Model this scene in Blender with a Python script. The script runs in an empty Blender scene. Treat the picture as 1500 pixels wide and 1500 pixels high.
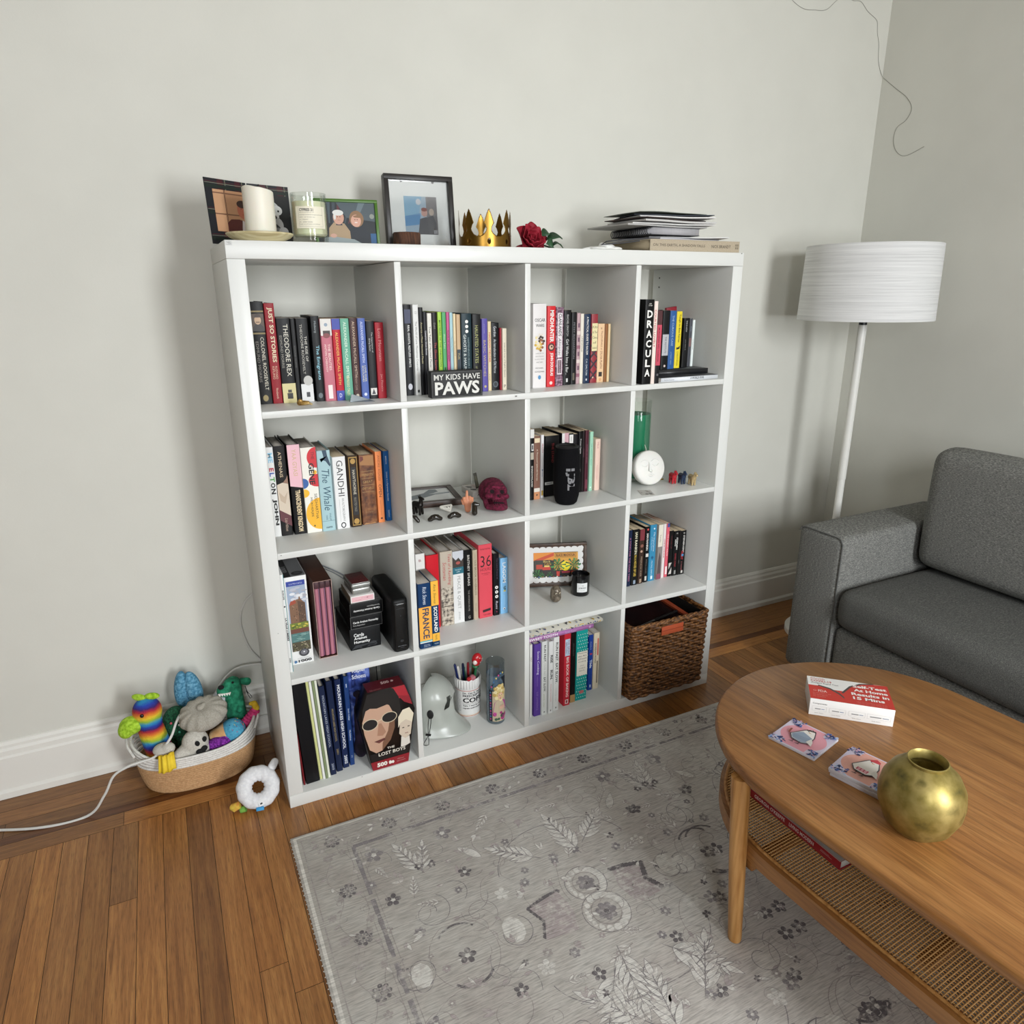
import bpy, bmesh, math, random
from mathutils import Vector, Matrix, Euler
SC = bpy.context.scene
COL = SC.collection
PI = math.pi
rnd = random.Random(7)
def R(d): return math.radians(d)

# ------------------------------------------------------------------ materials
def lin(c):
    return c / 12.92 if c <= 0.04045 else ((c + 0.055) / 1.055) ** 2.4
def rgb(h):
    if isinstance(h, (tuple, list)): return (h[0], h[1], h[2], 1)
    h = h.lstrip('#')
    return tuple(lin(int(h[i:i + 2], 16) / 255) for i in (0, 2, 4)) + (1,)
MATS = {}
def mat(col, rough=0.5, metal=0.0, key=None, **kw):
    k = key or (col, rough, metal, tuple(sorted(kw.items())))
    if k in MATS: return MATS[k]
    m = bpy.data.materials.new(str(key or ('paint_' + str(col).strip('#'))))
    m.use_nodes = True
    b = m.node_tree.nodes['Principled BSDF']
    b.inputs['Base Color'].default_value = rgb(col)
    b.inputs['Roughness'].default_value = rough
    b.inputs['Metallic'].default_value = metal
    for a, v in kw.items():
        b.inputs[a.replace('_', ' ')].default_value = v
    MATS[k] = m
    return m
def nt(m):
    t = m.node_tree
    return t, t.nodes, t.links, t.nodes['Principled BSDF']
def node(t, kind, **kw):
    n = t.nodes.new(kind)
    for a, v in kw.items():
        if a in n.inputs: n.inputs[a].default_value = v
        else: setattr(n, a, v)
    return n
def coords(t, out='Object', scale=(1, 1, 1), rot=(0, 0, 0)):
    tc = node(t, 'ShaderNodeTexCoord'); mp = node(t, 'ShaderNodeMapping')
    mp.inputs['Scale'].default_value = scale; mp.inputs['Rotation'].default_value = rot
    t.links.new(tc.outputs[out], mp.inputs['Vector'])
    return mp.outputs['Vector']
def ramp(t, fac, stops, interp='LINEAR'):
    r = node(t, 'ShaderNodeValToRGB'); r.color_ramp.interpolation = interp
    e = r.color_ramp.elements
    while len(e) < len(stops): e.new(0.5)
    for el, (p, c) in zip(e, stops): el.position = p; el.color = rgb(c)
    t.links.new(fac, r.inputs['Fac'])
    return r.outputs['Color']
def noise_mat(key, cols, scale=(1, 1, 1), nscale=20, detail=6, rough=0.6, bump=0.0, bscale=None, out='Object', metal=0.0, distort=0.0, lo=0.35, hi=0.65):
    if key in MATS: return MATS[key]
    m = mat(cols[0], rough, metal, key=key)
    t, N, L, b = nt(m)
    v = coords(t, out, scale)
    n = node(t, 'ShaderNodeTexNoise', Scale=nscale, Detail=detail, Distortion=distort)
    L.new(v, n.inputs['Vector'])
    k = len(cols) - 1
    L.new(ramp(t, n.outputs['Fac'], [(lo + (hi - lo) * i / k, c) for i, c in enumerate(cols)]), b.inputs['Base Color'])
    if bump:
        n2 = node(t, 'ShaderNodeTexNoise', Scale=bscale or nscale, Detail=4.0)
        L.new(v, n2.inputs['Vector'])
        bp = node(t, 'ShaderNodeBump', Strength=bump, Distance=0.002)
        L.new(n2.outputs['Fac'], bp.inputs['Height']); L.new(bp.outputs['Normal'], b.inputs['Normal'])
    return m

# ------------------------------------------------------------------ objects
def props(o, label=None, cat=None, group=None, kind=None):
    if label: o['label'] = label
    if cat: o['category'] = cat
    if group: o['group'] = group
    if kind: o['kind'] = kind
    return o
def thing(name, label, cat, loc=(0, 0, 0), rot=(0, 0, 0), group=None):
    o = bpy.data.objects.new(name, None)
    o.empty_display_size = 0.05
    COL.objects.link(o); o.location = loc; o.rotation_euler = rot
    return props(o, label, cat, group)
class MB:
    """collects shapes and links them as one mesh object"""
    def __init__(s): s.bm = bmesh.new(); s.mats = []; s.M = Matrix()
    def mi(s, m):
        if m not in s.mats: s.mats.append(m)
        return s.mats.index(m)
    def add(s, verts, faces, m, smooth=True, M=None):
        T = s.M @ M if M else s.M
        vs = [s.bm.verts.new(T @ Vector(v)) for v in verts]
        i = s.mi(m); out = []
        for f in faces:
            try:
                fc = s.bm.faces.new([vs[j] for j in f]); fc.material_index = i; fc.smooth = smooth; out.append(fc)
            except ValueError: pass
        return out
    def box(s, x0, x1, y0, y1, z0, z1, m, bevel=0.0, seg=2, M=None):
        v = [(x, y, z) for z in (z0, z1) for y in (y0, y1) for x in (x0, x1)]
        f = [(0, 2, 3, 1), (4, 5, 7, 6), (0, 1, 5, 4), (2, 6, 7, 3), (0, 4, 6, 2), (1, 3, 7, 5)]
        fs = s.add(v, f, m, M=M)
        if bevel > 0:
            es = list({e for fc in fs for e in fc.edges})
            r = bmesh.ops.bevel(s.bm, geom=es, offset=bevel, segments=seg, affect='EDGES', profile=0.5, clamp_overlap=True)
            for fc in r['faces']: fc.smooth = True
        return s
    def prism(s, pts, z0, z1, m, axis='z', M=None):
        n = len(pts)
        P = {'z': lambda a, b, c: (a, b, c), 'y': lambda a, b, c: (a, c, b), 'x': lambda a, b, c: (c, a, b)}[axis]
        v = [P(a, b, z0) for a, b in pts] + [P(a, b, z1) for a, b in pts]
        f = [tuple(range(n))[::-1], tuple(range(n, 2 * n))] + [(i, (i + 1) % n, n + (i + 1) % n, n + i) for i in range(n)]
        if axis == 'y': f = [t[::-1] for t in f]
        s.add(v, f, m, M=M); return s
    def lathe(s, prof, m, n=32, M=None, mats=None):
        v = []; f = []
        for r, z in prof:
            for i in range(n):
                a = 2 * PI * i / n; v.append((r * math.cos(a), r * math.sin(a), z))
        for k in range(len(prof) - 1):
            for i in range(n):
                f.append((k * n + i, k * n + (i + 1) % n, (k + 1) * n + (i + 1) % n, (k + 1) * n + i))
        if prof[0][0] > 1e-6: f.append(tuple(range(n))[::-1])
        if prof[-1][0] > 1e-6: f.append(tuple(range((len(prof) - 1) * n, len(prof) * n)))
        s.add(v, f, m, M=M); bmesh.ops.remove_doubles(s.bm, verts=s.bm.verts[:], dist=1e-6) if (prof[0][0] < 1e-6 or prof[-1][0] < 1e-6) else None
        return s
    def tube(s, pts, r, m, n=10, cap=True, closed=False, M=None):
        pts = [Vector(p) for p in pts]; k = len(pts)
        rs = r if isinstance(r, (list, tuple)) else [r] * k
        v = []; f = []; up = None
        for i, p in enumerate(pts):
            d = (pts[(i + 1) % k] - pts[i - 1]) if closed else (pts[min(i + 1, k - 1)] - pts[max(i - 1, 0)])
            d = d.normalized() if d.length > 1e-9 else Vector((0, 0, 1))
            if up is None: up = d.orthogonal().normalized()
            up = (up - d * up.dot(d))
            up = up.normalized() if up.length > 1e-6 else d.orthogonal().normalized()
            w = d.cross(up)
            for j in range(n):
                a = 2 * PI * j / n; v.append(p + (up * math.cos(a) + w * math.sin(a)) * rs[i])
        for i in range(k if closed else k - 1):
            for j in range(n):
                a, b = i * n, ((i + 1) % k) * n
                f.append((a + j, a + (j + 1) % n, b + (j + 1) % n, b + j))
        if cap and not closed: f += [tuple(range(n))[::-1], tuple(range((k - 1) * n, k * n))]
        s.add(v, f, m, M=M); return s
    def ball(s, c, r, m, seg=20, rings=12, M=None):
        rx, ry, rz = r if isinstance(r, (list, tuple)) else (r, r, r)
        v = [(c[0], c[1], c[2] - rz)]; f = []
        for k in range(1, rings):
            t = -PI / 2 + PI * k / rings
            for i in range(seg):
                a = 2 * PI * i / seg
                v.append((c[0] + rx * math.cos(t) * math.cos(a), c[1] + ry * math.cos(t) * math.sin(a), c[2] + rz * math.sin(t)))
        v.append((c[0], c[1], c[2] + rz)); last = len(v) - 1
        for i in range(seg):
            f.append((0, 1 + (i + 1) % seg, 1 + i))
            f.append((last, last - seg + i, last - seg + (i + 1) % seg))
        for k in range(rings - 2):
            for i in range(seg):
                a = 1 + k * seg; b = a + seg
                f.append((a + i, a + (i + 1) % seg, b + (i + 1) % seg, b + i))
        s.add(v, f, m, M=M); return s
    def obj(s, name, parent=None, loc=(0, 0, 0), rot=(0, 0, 0), sharp=35, recalc=True):
        if recalc: bmesh.ops.recalc_face_normals(s.bm, faces=s.bm.faces[:])
        me = bpy.data.meshes.new(name); s.bm.to_mesh(me); s.bm.free()
        for m in s.mats: me.materials.append(m)
        if sharp is not None: me.set_sharp_from_angle(angle=R(sharp))
        o = bpy.data.objects.new(name, me); COL.objects.link(o)
        o.location = loc; o.rotation_euler = rot
        if parent: o.parent = parent
        return o
def T(x=0, y=0, z=0, rx=0, ry=0, rz=0, s=None):
    M = Matrix.Translation((x, y, z)) @ Euler((R(rx), R(ry), R(rz))).to_matrix().to_4x4()
    if s: M = M @ Matrix.Diagonal((s[0], s[1], s[2], 1) if isinstance(s, (tuple, list)) else (s, s, s, 1))
    return M

# ------------------------------------------------------------------ soft shapes: union of blobs, remeshed to one skin
def blob(parts, voxel=0.004, smooth=4, dents=(), name='blob'):
    """parts: ('b', centre, radii[, euler deg]) or ('c', p0, p1, r0, r1); returns a plain mesh"""
    mb = MB(); m0 = mat('#808080')
    for p in parts:
        if p[0] == 'b':
            M = T(*p[1], *(p[3] if len(p) > 3 else (0, 0, 0)))
            mb.ball((0, 0, 0), p[2], m0, 24, 16, M=M)
        else:
            a, b = Vector(p[1]), Vector(p[2]); n = 8
            mb.tube([a.lerp(b, i / n) for i in range(n + 1)], [p[3] + (p[4] - p[3]) * i / n for i in range(n + 1)], m0, 14)
            mb.ball(a, p[3], m0, 14, 8); mb.ball(b, p[4], m0, 14, 8)
    o = mb.obj(name, sharp=None)
    r = o.modifiers.new('r', 'REMESH'); r.mode = 'VOXEL'; r.voxel_size = voxel; r.use_smooth_shade = True
    sm = o.modifiers.new('s', 'SMOOTH'); sm.iterations = smooth; sm.factor = 0.5
    dg = bpy.context.evaluated_depsgraph_get(); dg.update()
    me = bpy.data.meshes.new_from_object(o.evaluated_get(dg))
    old = o.data; bpy.data.objects.remove(o); bpy.data.meshes.remove(old)
    for c, rr, d in dents:            # push in with a soft edge: centre, radii, displacement
        c = Vector(c); d = Vector(d); rr = rr if isinstance(rr, (tuple, list)) else (rr,) * 3
        for v in me.vertices:
            q = v.co - c
            t = math.sqrt(sum((q[i] / rr[i]) ** 2 for i in range(3)))
            if t < 1: w = 1 - t * t; v.co += d * w * w * (3 - 2 * w) if False else d * (w ** 1.5)
    me.materials.clear()
    for p in me.polygons: p.use_smooth = True
    return me
def link_mesh(name, me, mats, parent=None, loc=(0, 0, 0), rot=(0, 0, 0), pick=None):
    for m in (mats if isinstance(mats, (list, tuple)) else [mats]): me.materials.append(m)
    if pick:
        for p in me.polygons: p.material_index = pick(p.center)
    o = bpy.data.objects.new(name, me); COL.objects.link(o); o.location = loc; o.rotation_euler = rot
    if parent: o.parent = parent
    return o

# ------------------------------------------------------------------ lettering and printed art on faces
GLYPH = {}
def glyphs(s, bold=0.0, shear=0.0):
    k = (s, bold, shear)
    if k in GLYPH: return GLYPH[k]
    cu = bpy.data.curves.new('t', 'FONT'); cu.body = s; cu.size = 1; cu.offset = bold; cu.shear = shear
    cu.resolution_u = 2; cu.space_line = 0.85
    o = bpy.data.objects.new('t', cu); COL.objects.link(o)
    dg = bpy.context.evaluated_depsgraph_get()
    me = bpy.data.meshes.new_from_object(o.evaluated_get(dg))
    vs = [(v.co.x, v.co.y) for v in me.vertices]; fs = [tuple(p.vertices) for p in me.polygons]
    bpy.data.objects.remove(o); bpy.data.curves.remove(cu); bpy.data.meshes.remove(me)
    if not vs: GLYPH[k] = ([], [], 1, 1); return GLYPH[k]
    x0 = min(v[0] for v in vs); y0 = min(v[1] for v in vs)
    w = max(v[0] for v in vs) - x0; h = max(v[1] for v in vs) - y0
    GLYPH[k] = ([(a - x0, b - y0) for a, b in vs], fs, w, h)
    return GLYPH[k]
class Art:
    """flat print on a face: origin O, axes U (right) and V (up) in metres"""
    def __init__(s, O, U, V, gap=0.00025, mb=None, wrap=None):
        s.wrap = wrap
        if mb: bmesh.ops.recalc_face_normals(mb.bm, faces=mb.bm.faces[:])
        s.mb = mb or MB(); s.O = Vector(O); s.U = Vector(U).normalized(); s.V = Vector(V).normalized(); s.N = s.U.cross(s.V); s.gap = gap; s.k = 0
    def p(s, u, v, l):
        if s.wrap:      # (axis x, axis y, radius): u runs around the cylinder, facing -y at u=0
            cx, cy, r = s.wrap; a = s.O.x + u / r; q = r + s.gap + l
            return Vector((cx + q * math.sin(a), cy - q * math.cos(a), s.O.z + v))
        return s.O + s.U * u + s.V * v + s.N * (s.gap + l)
    def _f(s, verts, faces, col, rough=0.5, metal=0.0):
        s.k += 1; l = s.k * 0.000025
        m = col if isinstance(col, bpy.types.Material) else mat(col, rough, metal)
        s.mb.add([s.p(u, v, l) for u, v in verts], faces, m, smooth=False); return s
    def rect(s, u0, v0, u1, v1, col, **k):
        if s.wrap:
            n = 14; us = [u0 + (u1 - u0) * i / n for i in range(n + 1)]
            return s._f([(u, v0) for u in us] + [(u, v1) for u in us], [(i, i + 1, n + 2 + i, n + 1 + i) for i in range(n)], col, **k)
        return s._f([(u0, v0), (u1, v0), (u1, v1), (u0, v1)], [(0, 1, 2, 3)], col, **k)
    def poly(s, pts, col, **k): return s._f(pts, [tuple(range(len(pts)))], col, **k)
    def disc(s, u, v, r, col, rv=None, n=20, a0=0, a1=360, **k):
        rv = rv or r; full = abs(a1 - a0) >= 360
        pts = [(u + r * math.cos(R(a0 + (a1 - a0) * i / n)), v + rv * math.sin(R(a0 + (a1 - a0) * i / n))) for i in range(n if full else n + 1)]
        return s.poly(pts, col, **k)
    def frame(s, u0, v0, u1, v1, w, col):
        for a in ((u0, v0, u1, v0 + w), (u0, v1 - w, u1, v1), (u0, v0, u0 + w, v1), (u1 - w, v0, u1, v1)): s.rect(*a, col)
        return s
    def text(s, t, u0, v0, u1, v1, col, d='h', bold=0.0, shear=0.0, fit=1.35, al='c'):
        """d: 'h' across, 'd' running down the spine, 'i' upside down"""
        vs, fs, w, h = glyphs(t, bold, shear)
        if not vs: return s
        A, B = (u1 - u0, v1 - v0) if d in 'hi' else (v1 - v0, u1 - u0)
        sx, sy = A / w, B / h
        if sx > sy * fit: sx = sy * fit
        if sy > sx * 2.0: sy = sx * 2.0
        ox = 0 if al == 'l' else (A - w * sx) / 2; oy = (B - h * sy) / 2
        if d == 'h': P = [(u0 + ox + a * sx, v0 + oy + b * sy) for a, b in vs]
        elif d == 'i': P = [(u1 - ox - a * sx, v1 - oy - b * sy) for a, b in vs]
        else: P = [(u0 + oy + b * sy, v1 - ox - a * sx) for a, b in vs]
        return s._f(P, fs, col)
    def obj(s, name, parent=None):
        return s.mb.obj(name, parent, sharp=None, recalc=False)

# ------------------------------------------------------------------ camera
cam = bpy.data.cameras.new('camera'); cam.sensor_width = 36; cam.lens = 1035.7112 / 1500 * 36
co = bpy.data.objects.new('camera', cam); COL.objects.link(co)
RC = ((0.8972248, -0.4415542, -0.0041864), (-0.1348571, -0.2649733, -0.9547789), (0.4204774, 0.8572159, -0.2972873))
co.matrix_world = Matrix(((RC[0][0], -RC[1][0], -RC[2][0], -0.1615), (RC[0][1], -RC[1][1], -RC[2][1], -1.7204), (RC[0][2], -RC[1][2], -RC[2][2], 1.3549), (0, 0, 0, 1)))
cam.clip_start = 0.02
SC.camera = co

# ------------------------------------------------------------------ room
YB, XR, XL, YF, HC = 0.42, 2.48, -2.9, -3.3, 2.8
wallm = noise_mat('wall_paint', ['#d3d2c9', '#d6d5cc'], nscale=6, rough=0.85, bump=0.06, bscale=220)
ceilm = mat('#c9c6bf', 0.9)
trimm = mat('#e3e1da', 0.45)

def struct(name, mb, **k): return props(mb.obj(name, **k), kind='structure')
m = MB(); m.box(XL - .1, XR + .1, YB, YB + .1, 0, HC, wallm); struct('wall_back', m)
m = MB(); m.box(XR, XR + .1, YF, YB, 0, HC, wallm); struct('wall_right', m)
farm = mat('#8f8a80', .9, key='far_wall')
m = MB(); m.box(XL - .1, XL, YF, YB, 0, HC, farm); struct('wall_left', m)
m = MB(); m.box(XL - .1, XR + .1, YF - .1, YB + .1, HC, HC + .1, ceilm); struct('ceiling', m)
WIN = [(0.75, 1.5, 0.72, 2.25), (-.95, -0.3, 0.72, 2.25)]
m = MB()
xs = [XL - .1, -.95, -0.3, 0.75, 1.5, XR + .1]
for i in range(5):
    if i in (1, 3):
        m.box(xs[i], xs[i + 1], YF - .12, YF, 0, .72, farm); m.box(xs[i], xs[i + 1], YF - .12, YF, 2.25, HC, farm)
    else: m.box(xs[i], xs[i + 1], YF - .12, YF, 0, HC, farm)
struct('wall_front', m)
for k, (a, b, c, d) in enumerate(WIN):
    m = MB()
    for q in ((a, b, c, c + .05), (a, b, d - .05, d), (a, a + .05, c, d), (b - .05, b, c, d)): m.box(q[0], q[1], YF - .09, YF - .03, q[2], q[3], trimm, .004)
    m.box(a, b, YF - .085, YF - .045, (c + d) / 2 - .025, (c + d) / 2 + .025, trimm, .004)
    if b - a > 1: m.box((a + b) / 2 - .035, (a + b) / 2 + .035, YF - .085, YF - .04, c, d, trimm, .004)
    m.box(a - .06, b + .06, YF - .02, YF + .05, c - .03, c, trimm, .005)
    struct('window_%d' % (k + 1), m)

# tall moulded baseboard: profile in (distance from wall, height)
PROF = [(0, 0), (.024, 0), (.024, .018), (.017, .026), (.017, .122), (.013, .128), (.013, .142), (.0085, .150), (.0085, .158), (.004, .166), (0, .168)]
def baseboard(name, p0, p1, inward):
    m = MB(); n = len(PROF); p0 = Vector(p0); p1 = Vector(p1); w = Vector(inward)
    v = [p + w * d + Vector((0, 0, z)) for p in (p0, p1) for d, z in PROF]
    f = [(i, (i + 1) % n, n + (i + 1) % n, n + i) for i in range(n)] + [tuple(range(n))[::-1], tuple(range(n, 2 * n))]
    m.add(v, f, trimm, smooth=False); struct(name, m, sharp=None)
baseboard('baseboard_back', (XL, YB, 0), (XR, YB, 0), (0, -1, 0))
baseboard('baseboard_right', (XR, YB - .024, 0), (XR, YF, 0), (-1, 0, 0))
baseboard('baseboard_left', (XL, YB - .024, 0), (XL, YF, 0), (1, 0, 0))

# strip oak floor with a picture-frame border and a walnut line
def wood_uv(key, c0, c1, c2, seam=None, rough=0.32, tone_amt=1.0, ns=(1.6, 34)):
    m = mat(c1, rough, key=key); t, N, L, b = nt(m)
    uv = node(t, 'ShaderNodeUVMap'); mp = node(t, 'ShaderNodeMapping'); mp.inputs['Scale'].default_value = (ns[0], ns[1], 1)
    L.new(uv.outputs[0], mp.inputs['Vector'])
    n1 = node(t, 'ShaderNodeTexNoise', Scale=2.2, Detail=8.0, Roughness=0.6, Distortion=1.1); L.new(mp.outputs[0], n1.inputs['Vector'])
    col = ramp(t, n1.outputs['Fac'], [(.28, c0), (.5, c1), (.72, c2)])
    mp2 = node(t, 'ShaderNodeMapping'); mp2.inputs['Scale'].default_value = (ns[0] * 9, ns[1] * 11, 1); L.new(uv.outputs[0], mp2.inputs['Vector'])
    n2 = node(t, 'ShaderNodeTexNoise', Scale=2.0, Detail=3.0); L.new(mp2.outputs[0], n2.inputs['Vector'])
    pores = ramp(t, n2.outputs['Fac'], [(.33, '#8f8f8f'), (.5, '#ffffff')])
    mx = node(t, 'ShaderNodeMixRGB', blend_type='MULTIPLY'); mx.inputs[0].default_value = .55
    L.new(col, mx.inputs[1]); L.new(pores, mx.inputs[2])
    at = node(t, 'ShaderNodeAttribute', attribute_name='tone')
    mx2 = node(t, 'ShaderNodeMixRGB', blend_type='MULTIPLY'); mx2.inputs[0].default_value = tone_amt
    L.new(mx.outputs[0], mx2.inputs[1]); L.new(at.outputs['Color'], mx2.inputs[2]); L.new(mx2.outputs[0], b.inputs['Base Color'])
    bp = node(t, 'ShaderNodeBump', Strength=0.08, Distance=0.001); L.new(n2.outputs['Fac'], bp.inputs['Height']); L.new(bp.outputs[0], b.inputs['Normal'])
    return m
oak = wood_uv('oak_strip', '#835428', '#a26c38', '#b98549')
dark = mat('#2a170c', 0.6)
def plank_mesh(name, planks, m, gap=.0006):
    """planks: (x0,x1,y0,y1,axis,tone)"""
    me = bpy.data.meshes.new(name); v = []; f = []; uv = []; tn = []
    for x0, x1, y0, y1, ax, tone in planks:
        b = len(v); g = gap
        v += [(x0 + g, y0 + g, 0), (x1 - g, y0 + g, 0), (x1 - g, y1 - g, 0), (x0 + g, y1 - g, 0)]
        f.append((b, b + 1, b + 2, b + 3)); ou, ov = rnd.uniform(0, 60), rnd.uniform(0, 60)
        for (x, y) in ((x0, y0), (x1, y0), (x1, y1), (x0, y1)):
            uv.append((x + ou, y + ov) if ax == 'x' else (y + ou, x + ov)); tn.append(tone)
    b = len(v); v += [(XL, YF, -.001), (XR, YF, -.001), (XR, YB, -.001), (XL, YB, -.001)]; f.append((b, b + 1, b + 2, b + 3)); uv += [(0, 0)] * 4; tn += [(1, 1, 1)] * 4
    b = len(v); v += [(XL, YF, -.05), (XR, YF, -.05), (XR, YB, -.05), (XL, YB, -.05)]; f.append((b, b + 3, b + 2, b + 1)); uv += [(0, 0)] * 4; tn += [(1, 1, 1)] * 4
    me.from_pydata(v, [], f)
    me.uv_layers.new(name='UVMap'); me.color_attributes.new('tone', 'FLOAT_COLOR', 'CORNER')
    u = me.uv_layers['UVMap']; a = me.color_attributes['tone']
    for i in range(len(uv)): u.data[i].uv = uv[i]; a.data[i].color = tuple(tn[i]) + (1,)
    me.materials.append(m); me.materials.append(dark)
    me.polygons[-1].material_index = 1; me.polygons[-2].material_index = 1
    o = bpy.data.objects.new(name, me); COL.objects.link(o); return props(o, kind='structure')
def tone(lo=.72, hi=1.12):
    k = rnd.uniform(lo, hi)
    if rnd.random() < .16: k *= .74
    w = rnd.uniform(-.05, .05); return (k * (1 + w * .5), k, k * (1 - w * 1.4))
pl = []; w = .058; x = -0.375 - .058 * 36
known = {-0.317: (.70, .66, .62), -0.259: (.98, .95, .9), -0.201: (.92, .9, .86), -0.143: (.9, .86, .8), -.375: (1.08, 1.06, 1)}
i = 0
while x < XR:
    y = .133; x1 = min(x + w, XR); first = True
    while y > YF:
        ln = rnd.uniform(.45, 1.5)
        if first: ln = {34: 1.9, 35: .28, 36: .26 + .0, 37: 1.6, 38: 1.7, 39: 1.4, 40: .61, 41: .69}.get(i, ln)
        tn = tone()
        if first and i in (36, 37, 38, 39, 40): tn = [(1.05, 1.02, .96), (.9, .86, .82), (.62, .57, .52), (1.0, .98, .95), (.96, .92, .88)][i - 36]
        if i == 36 and first: ln = 1.2
        if i == 37 and first: ln = 2.0
        if i == 38 and first: ln = 1.9
        pl.append((max(x, XL), x1, max(YF, y - ln), y, 'y', tn)); y -= ln; first = False
    x += w; i += 1
for k, (y0, y1) in enumerate(((.133, .190), (.190, .220), (.220, .278), (.278, .336), (.336, .394), (.394, YB))):
    x = XL
    while x < XR:
        ln = rnd.uniform(.6, 1.6)
        tn = (.36, .28, .24) if k == 1 else (tone(.95, 1.15) if k == 0 else tone(.6, .9))
        pl.append((x, min(x + ln, XR), y0, y1, 'x', tn)); x += ln
plank_mesh('floor', pl, oak)

# ------------------------------------------------------------------ daylight through the two windows
def area(name, x0, x1, z0, z1, power, col):
    l = bpy.data.lights.new(name, 'AREA'); l.shape = 'RECTANGLE'; l.size = x1 - x0; l.size_y = z1 - z0; l.energy = power; l.color = col
    o = bpy.data.objects.new(name, l); COL.objects.link(o); o.location = ((x0 + x1) / 2, YF - .34, (z0 + z1) / 2 + .06); o.rotation_euler = (R(70), 0, 0)
    return o
area('window_daylight', *WIN[0], 132, (.95, .98, 1.0))
area('window_daylight', *WIN[1], 60, (.95, .98, 1.0))
wd = bpy.data.worlds.new('sky'); SC.world = wd; wd.use_nodes = True
wd.node_tree.nodes['Background'].inputs[0].default_value = (.72, .82, 1, 1); wd.node_tree.nodes['Background'].inputs[1].default_value = 1.0
SC.view_settings.view_transform = 'Standard'; SC.view_settings.look = 'None'; SC.view_settings.exposure = 0.0; SC.view_settings.gamma = 1; SC.view_settings.use_curve_mapping = False

# ------------------------------------------------------------------ white cube bookcase, 4 x 4
WS, TS, CS, SS, DS = 1.464, .038, .335, .016, .39
white = mat('#d9dad6', 0.34, key='white_laminate')
case = thing('bookcase', 'large white four-by-four cube bookcase standing against the back wall', 'bookcase')
holes = mat('#1c1c1c', 0.8)
m = MB(); m.box(0, WS, 0, DS, WS - TS, WS, white, .0012); m.obj('top_panel', case)
m = MB(); m.box(0, WS, 0, DS, 0, TS, white, .0012); m.obj('bottom_panel', case)
m = MB(); m.box(0, TS, .0004, DS, TS + .0003, WS - TS - .0003, white, .001); m.obj('side_panel', case)
m = MB(); m.box(WS - TS, WS, .0004, DS, TS + .0003, WS - TS - .0003, white, .001)
for y, z in ((.355, 1.398), (.355, 1.368)): m.tube([(WS - TS - .0003, y, z), (WS - TS + .001, y, z)], .003, holes, 10)
m.obj('side_panel', case)
def ZF(r): return WS - TS - r * (CS + SS) - CS
def XC(c): return TS + c * (CS + SS)
for r in range(3):
    m = MB(); z = ZF(r); m.box(TS + .0002, WS - TS - .0002, .001, DS - .002, z - SS, z, white, .0008); m.obj('shelf_board', case)
for r in range(4):
    for c in range(3):
        m = MB(); x = XC(c) + CS; m.box(x, x + SS, .001, DS - .002, ZF(r) + .0002, ZF(r) + CS - .0004 - (.0012 if r == 0 else 0), white, .0008); m.obj('divider', case)
SCF = [(.002, WS - .011, .013, .0095, '#c4c5c2')] + [(x, z, k, k * .6, '#6d6a66') for x, z, k in ((1.452, 1.4605, .004), (.693, 1.083, .006), (.045, .7345, .003), (.018, .528, .0022), (.2, .033, .003))]
for x, z, w, h, c in SCF:
    a = Art((0, 0, 0), (1, 0, 0), (0, 0, 1), .0004); a.rect(x, z, x + w, z + h, c)
    if w > .01:
        for i in range(14):
            u = x + rnd.uniform(0, .008); v = z + rnd.uniform(.001, .0085); a.rect(u, v, u + rnd.uniform(.001, .005), v + .0006, rnd.choice(['#9a9a98', '#b4b4b2', '#8c8c8a']))
    a.obj('scuff_mark', case)

# ------------------------------------------------------------------ grey patterned rug (motifs woven into one mesh)
RX0, RX1, RY0, RY1 = -.022, 1.72, -2.6, -.124
rugb = mat('#b3afaa', 0.95, key='rug_pile'); t, N, L, b = nt(rugb)
def weave(t, L, b, base):
    """horizontal weft ribs: a fine light/dark multiply and a shallow bump"""
    v2 = coords(t, 'Object', (26, 330, 1)); n2 = node(t, 'ShaderNodeTexNoise', Scale=1.0, Detail=3.0, Roughness=.6); L.new(v2, n2.inputs['Vector'])
    c2 = ramp(t, n2.outputs['Fac'], [(.32, '#b9b9b9'), (.6, '#ffffff')])
    mx = node(t, 'ShaderNodeMixRGB', blend_type='MULTIPLY'); mx.inputs[0].default_value = .75; L.new(base, mx.inputs[1]); L.new(c2, mx.inputs[2]); L.new(mx.outputs[0], b.inputs['Base Color'])
    bp = node(t, 'ShaderNodeBump', Strength=.15, Distance=.002); L.new(n2.outputs['Fac'], bp.inputs['Height']); L.new(bp.outputs[0], b.inputs['Normal'])
def rugbase(t, L):
    v = coords(t, 'Object'); n = node(t, 'ShaderNodeTexNoise', Scale=5.0, Detail=6.0, Roughness=.65); L.new(v, n.inputs['Vector'])
    return ramp(t, n.outputs['Fac'], [(.30, '#b8b0aa'), (.5, '#c9c4bd'), (.70, '#d4d1cb')])
weave(t, L, b, rugbase(t, L))
def rugmat(key, c, al):
    """dyed yarn, worn through to the ground colour in places"""
    m = mat(c, .95, key=key); t, N, L, b = nt(m)
    v = coords(t, 'Object', (1, 1, 1)); n = node(t, 'ShaderNodeTexNoise', Scale=55.0, Detail=4.0, Roughness=.7); L.new(v, n.inputs['Vector'])
    f = node(t, 'ShaderNodeMapRange'); f.inputs[1].default_value = .5 - al; f.inputs[2].default_value = .52; L.new(n.outputs['Fac'], f.inputs[0])
    mx = node(t, 'ShaderNodeMixRGB'); L.new(f.outputs[0], mx.inputs[0]); L.new(rugbase(t, L), mx.inputs[1]); mx.inputs[2].default_value = rgb(c); weave(t, L, b, mx.outputs[0])
    return m
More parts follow.
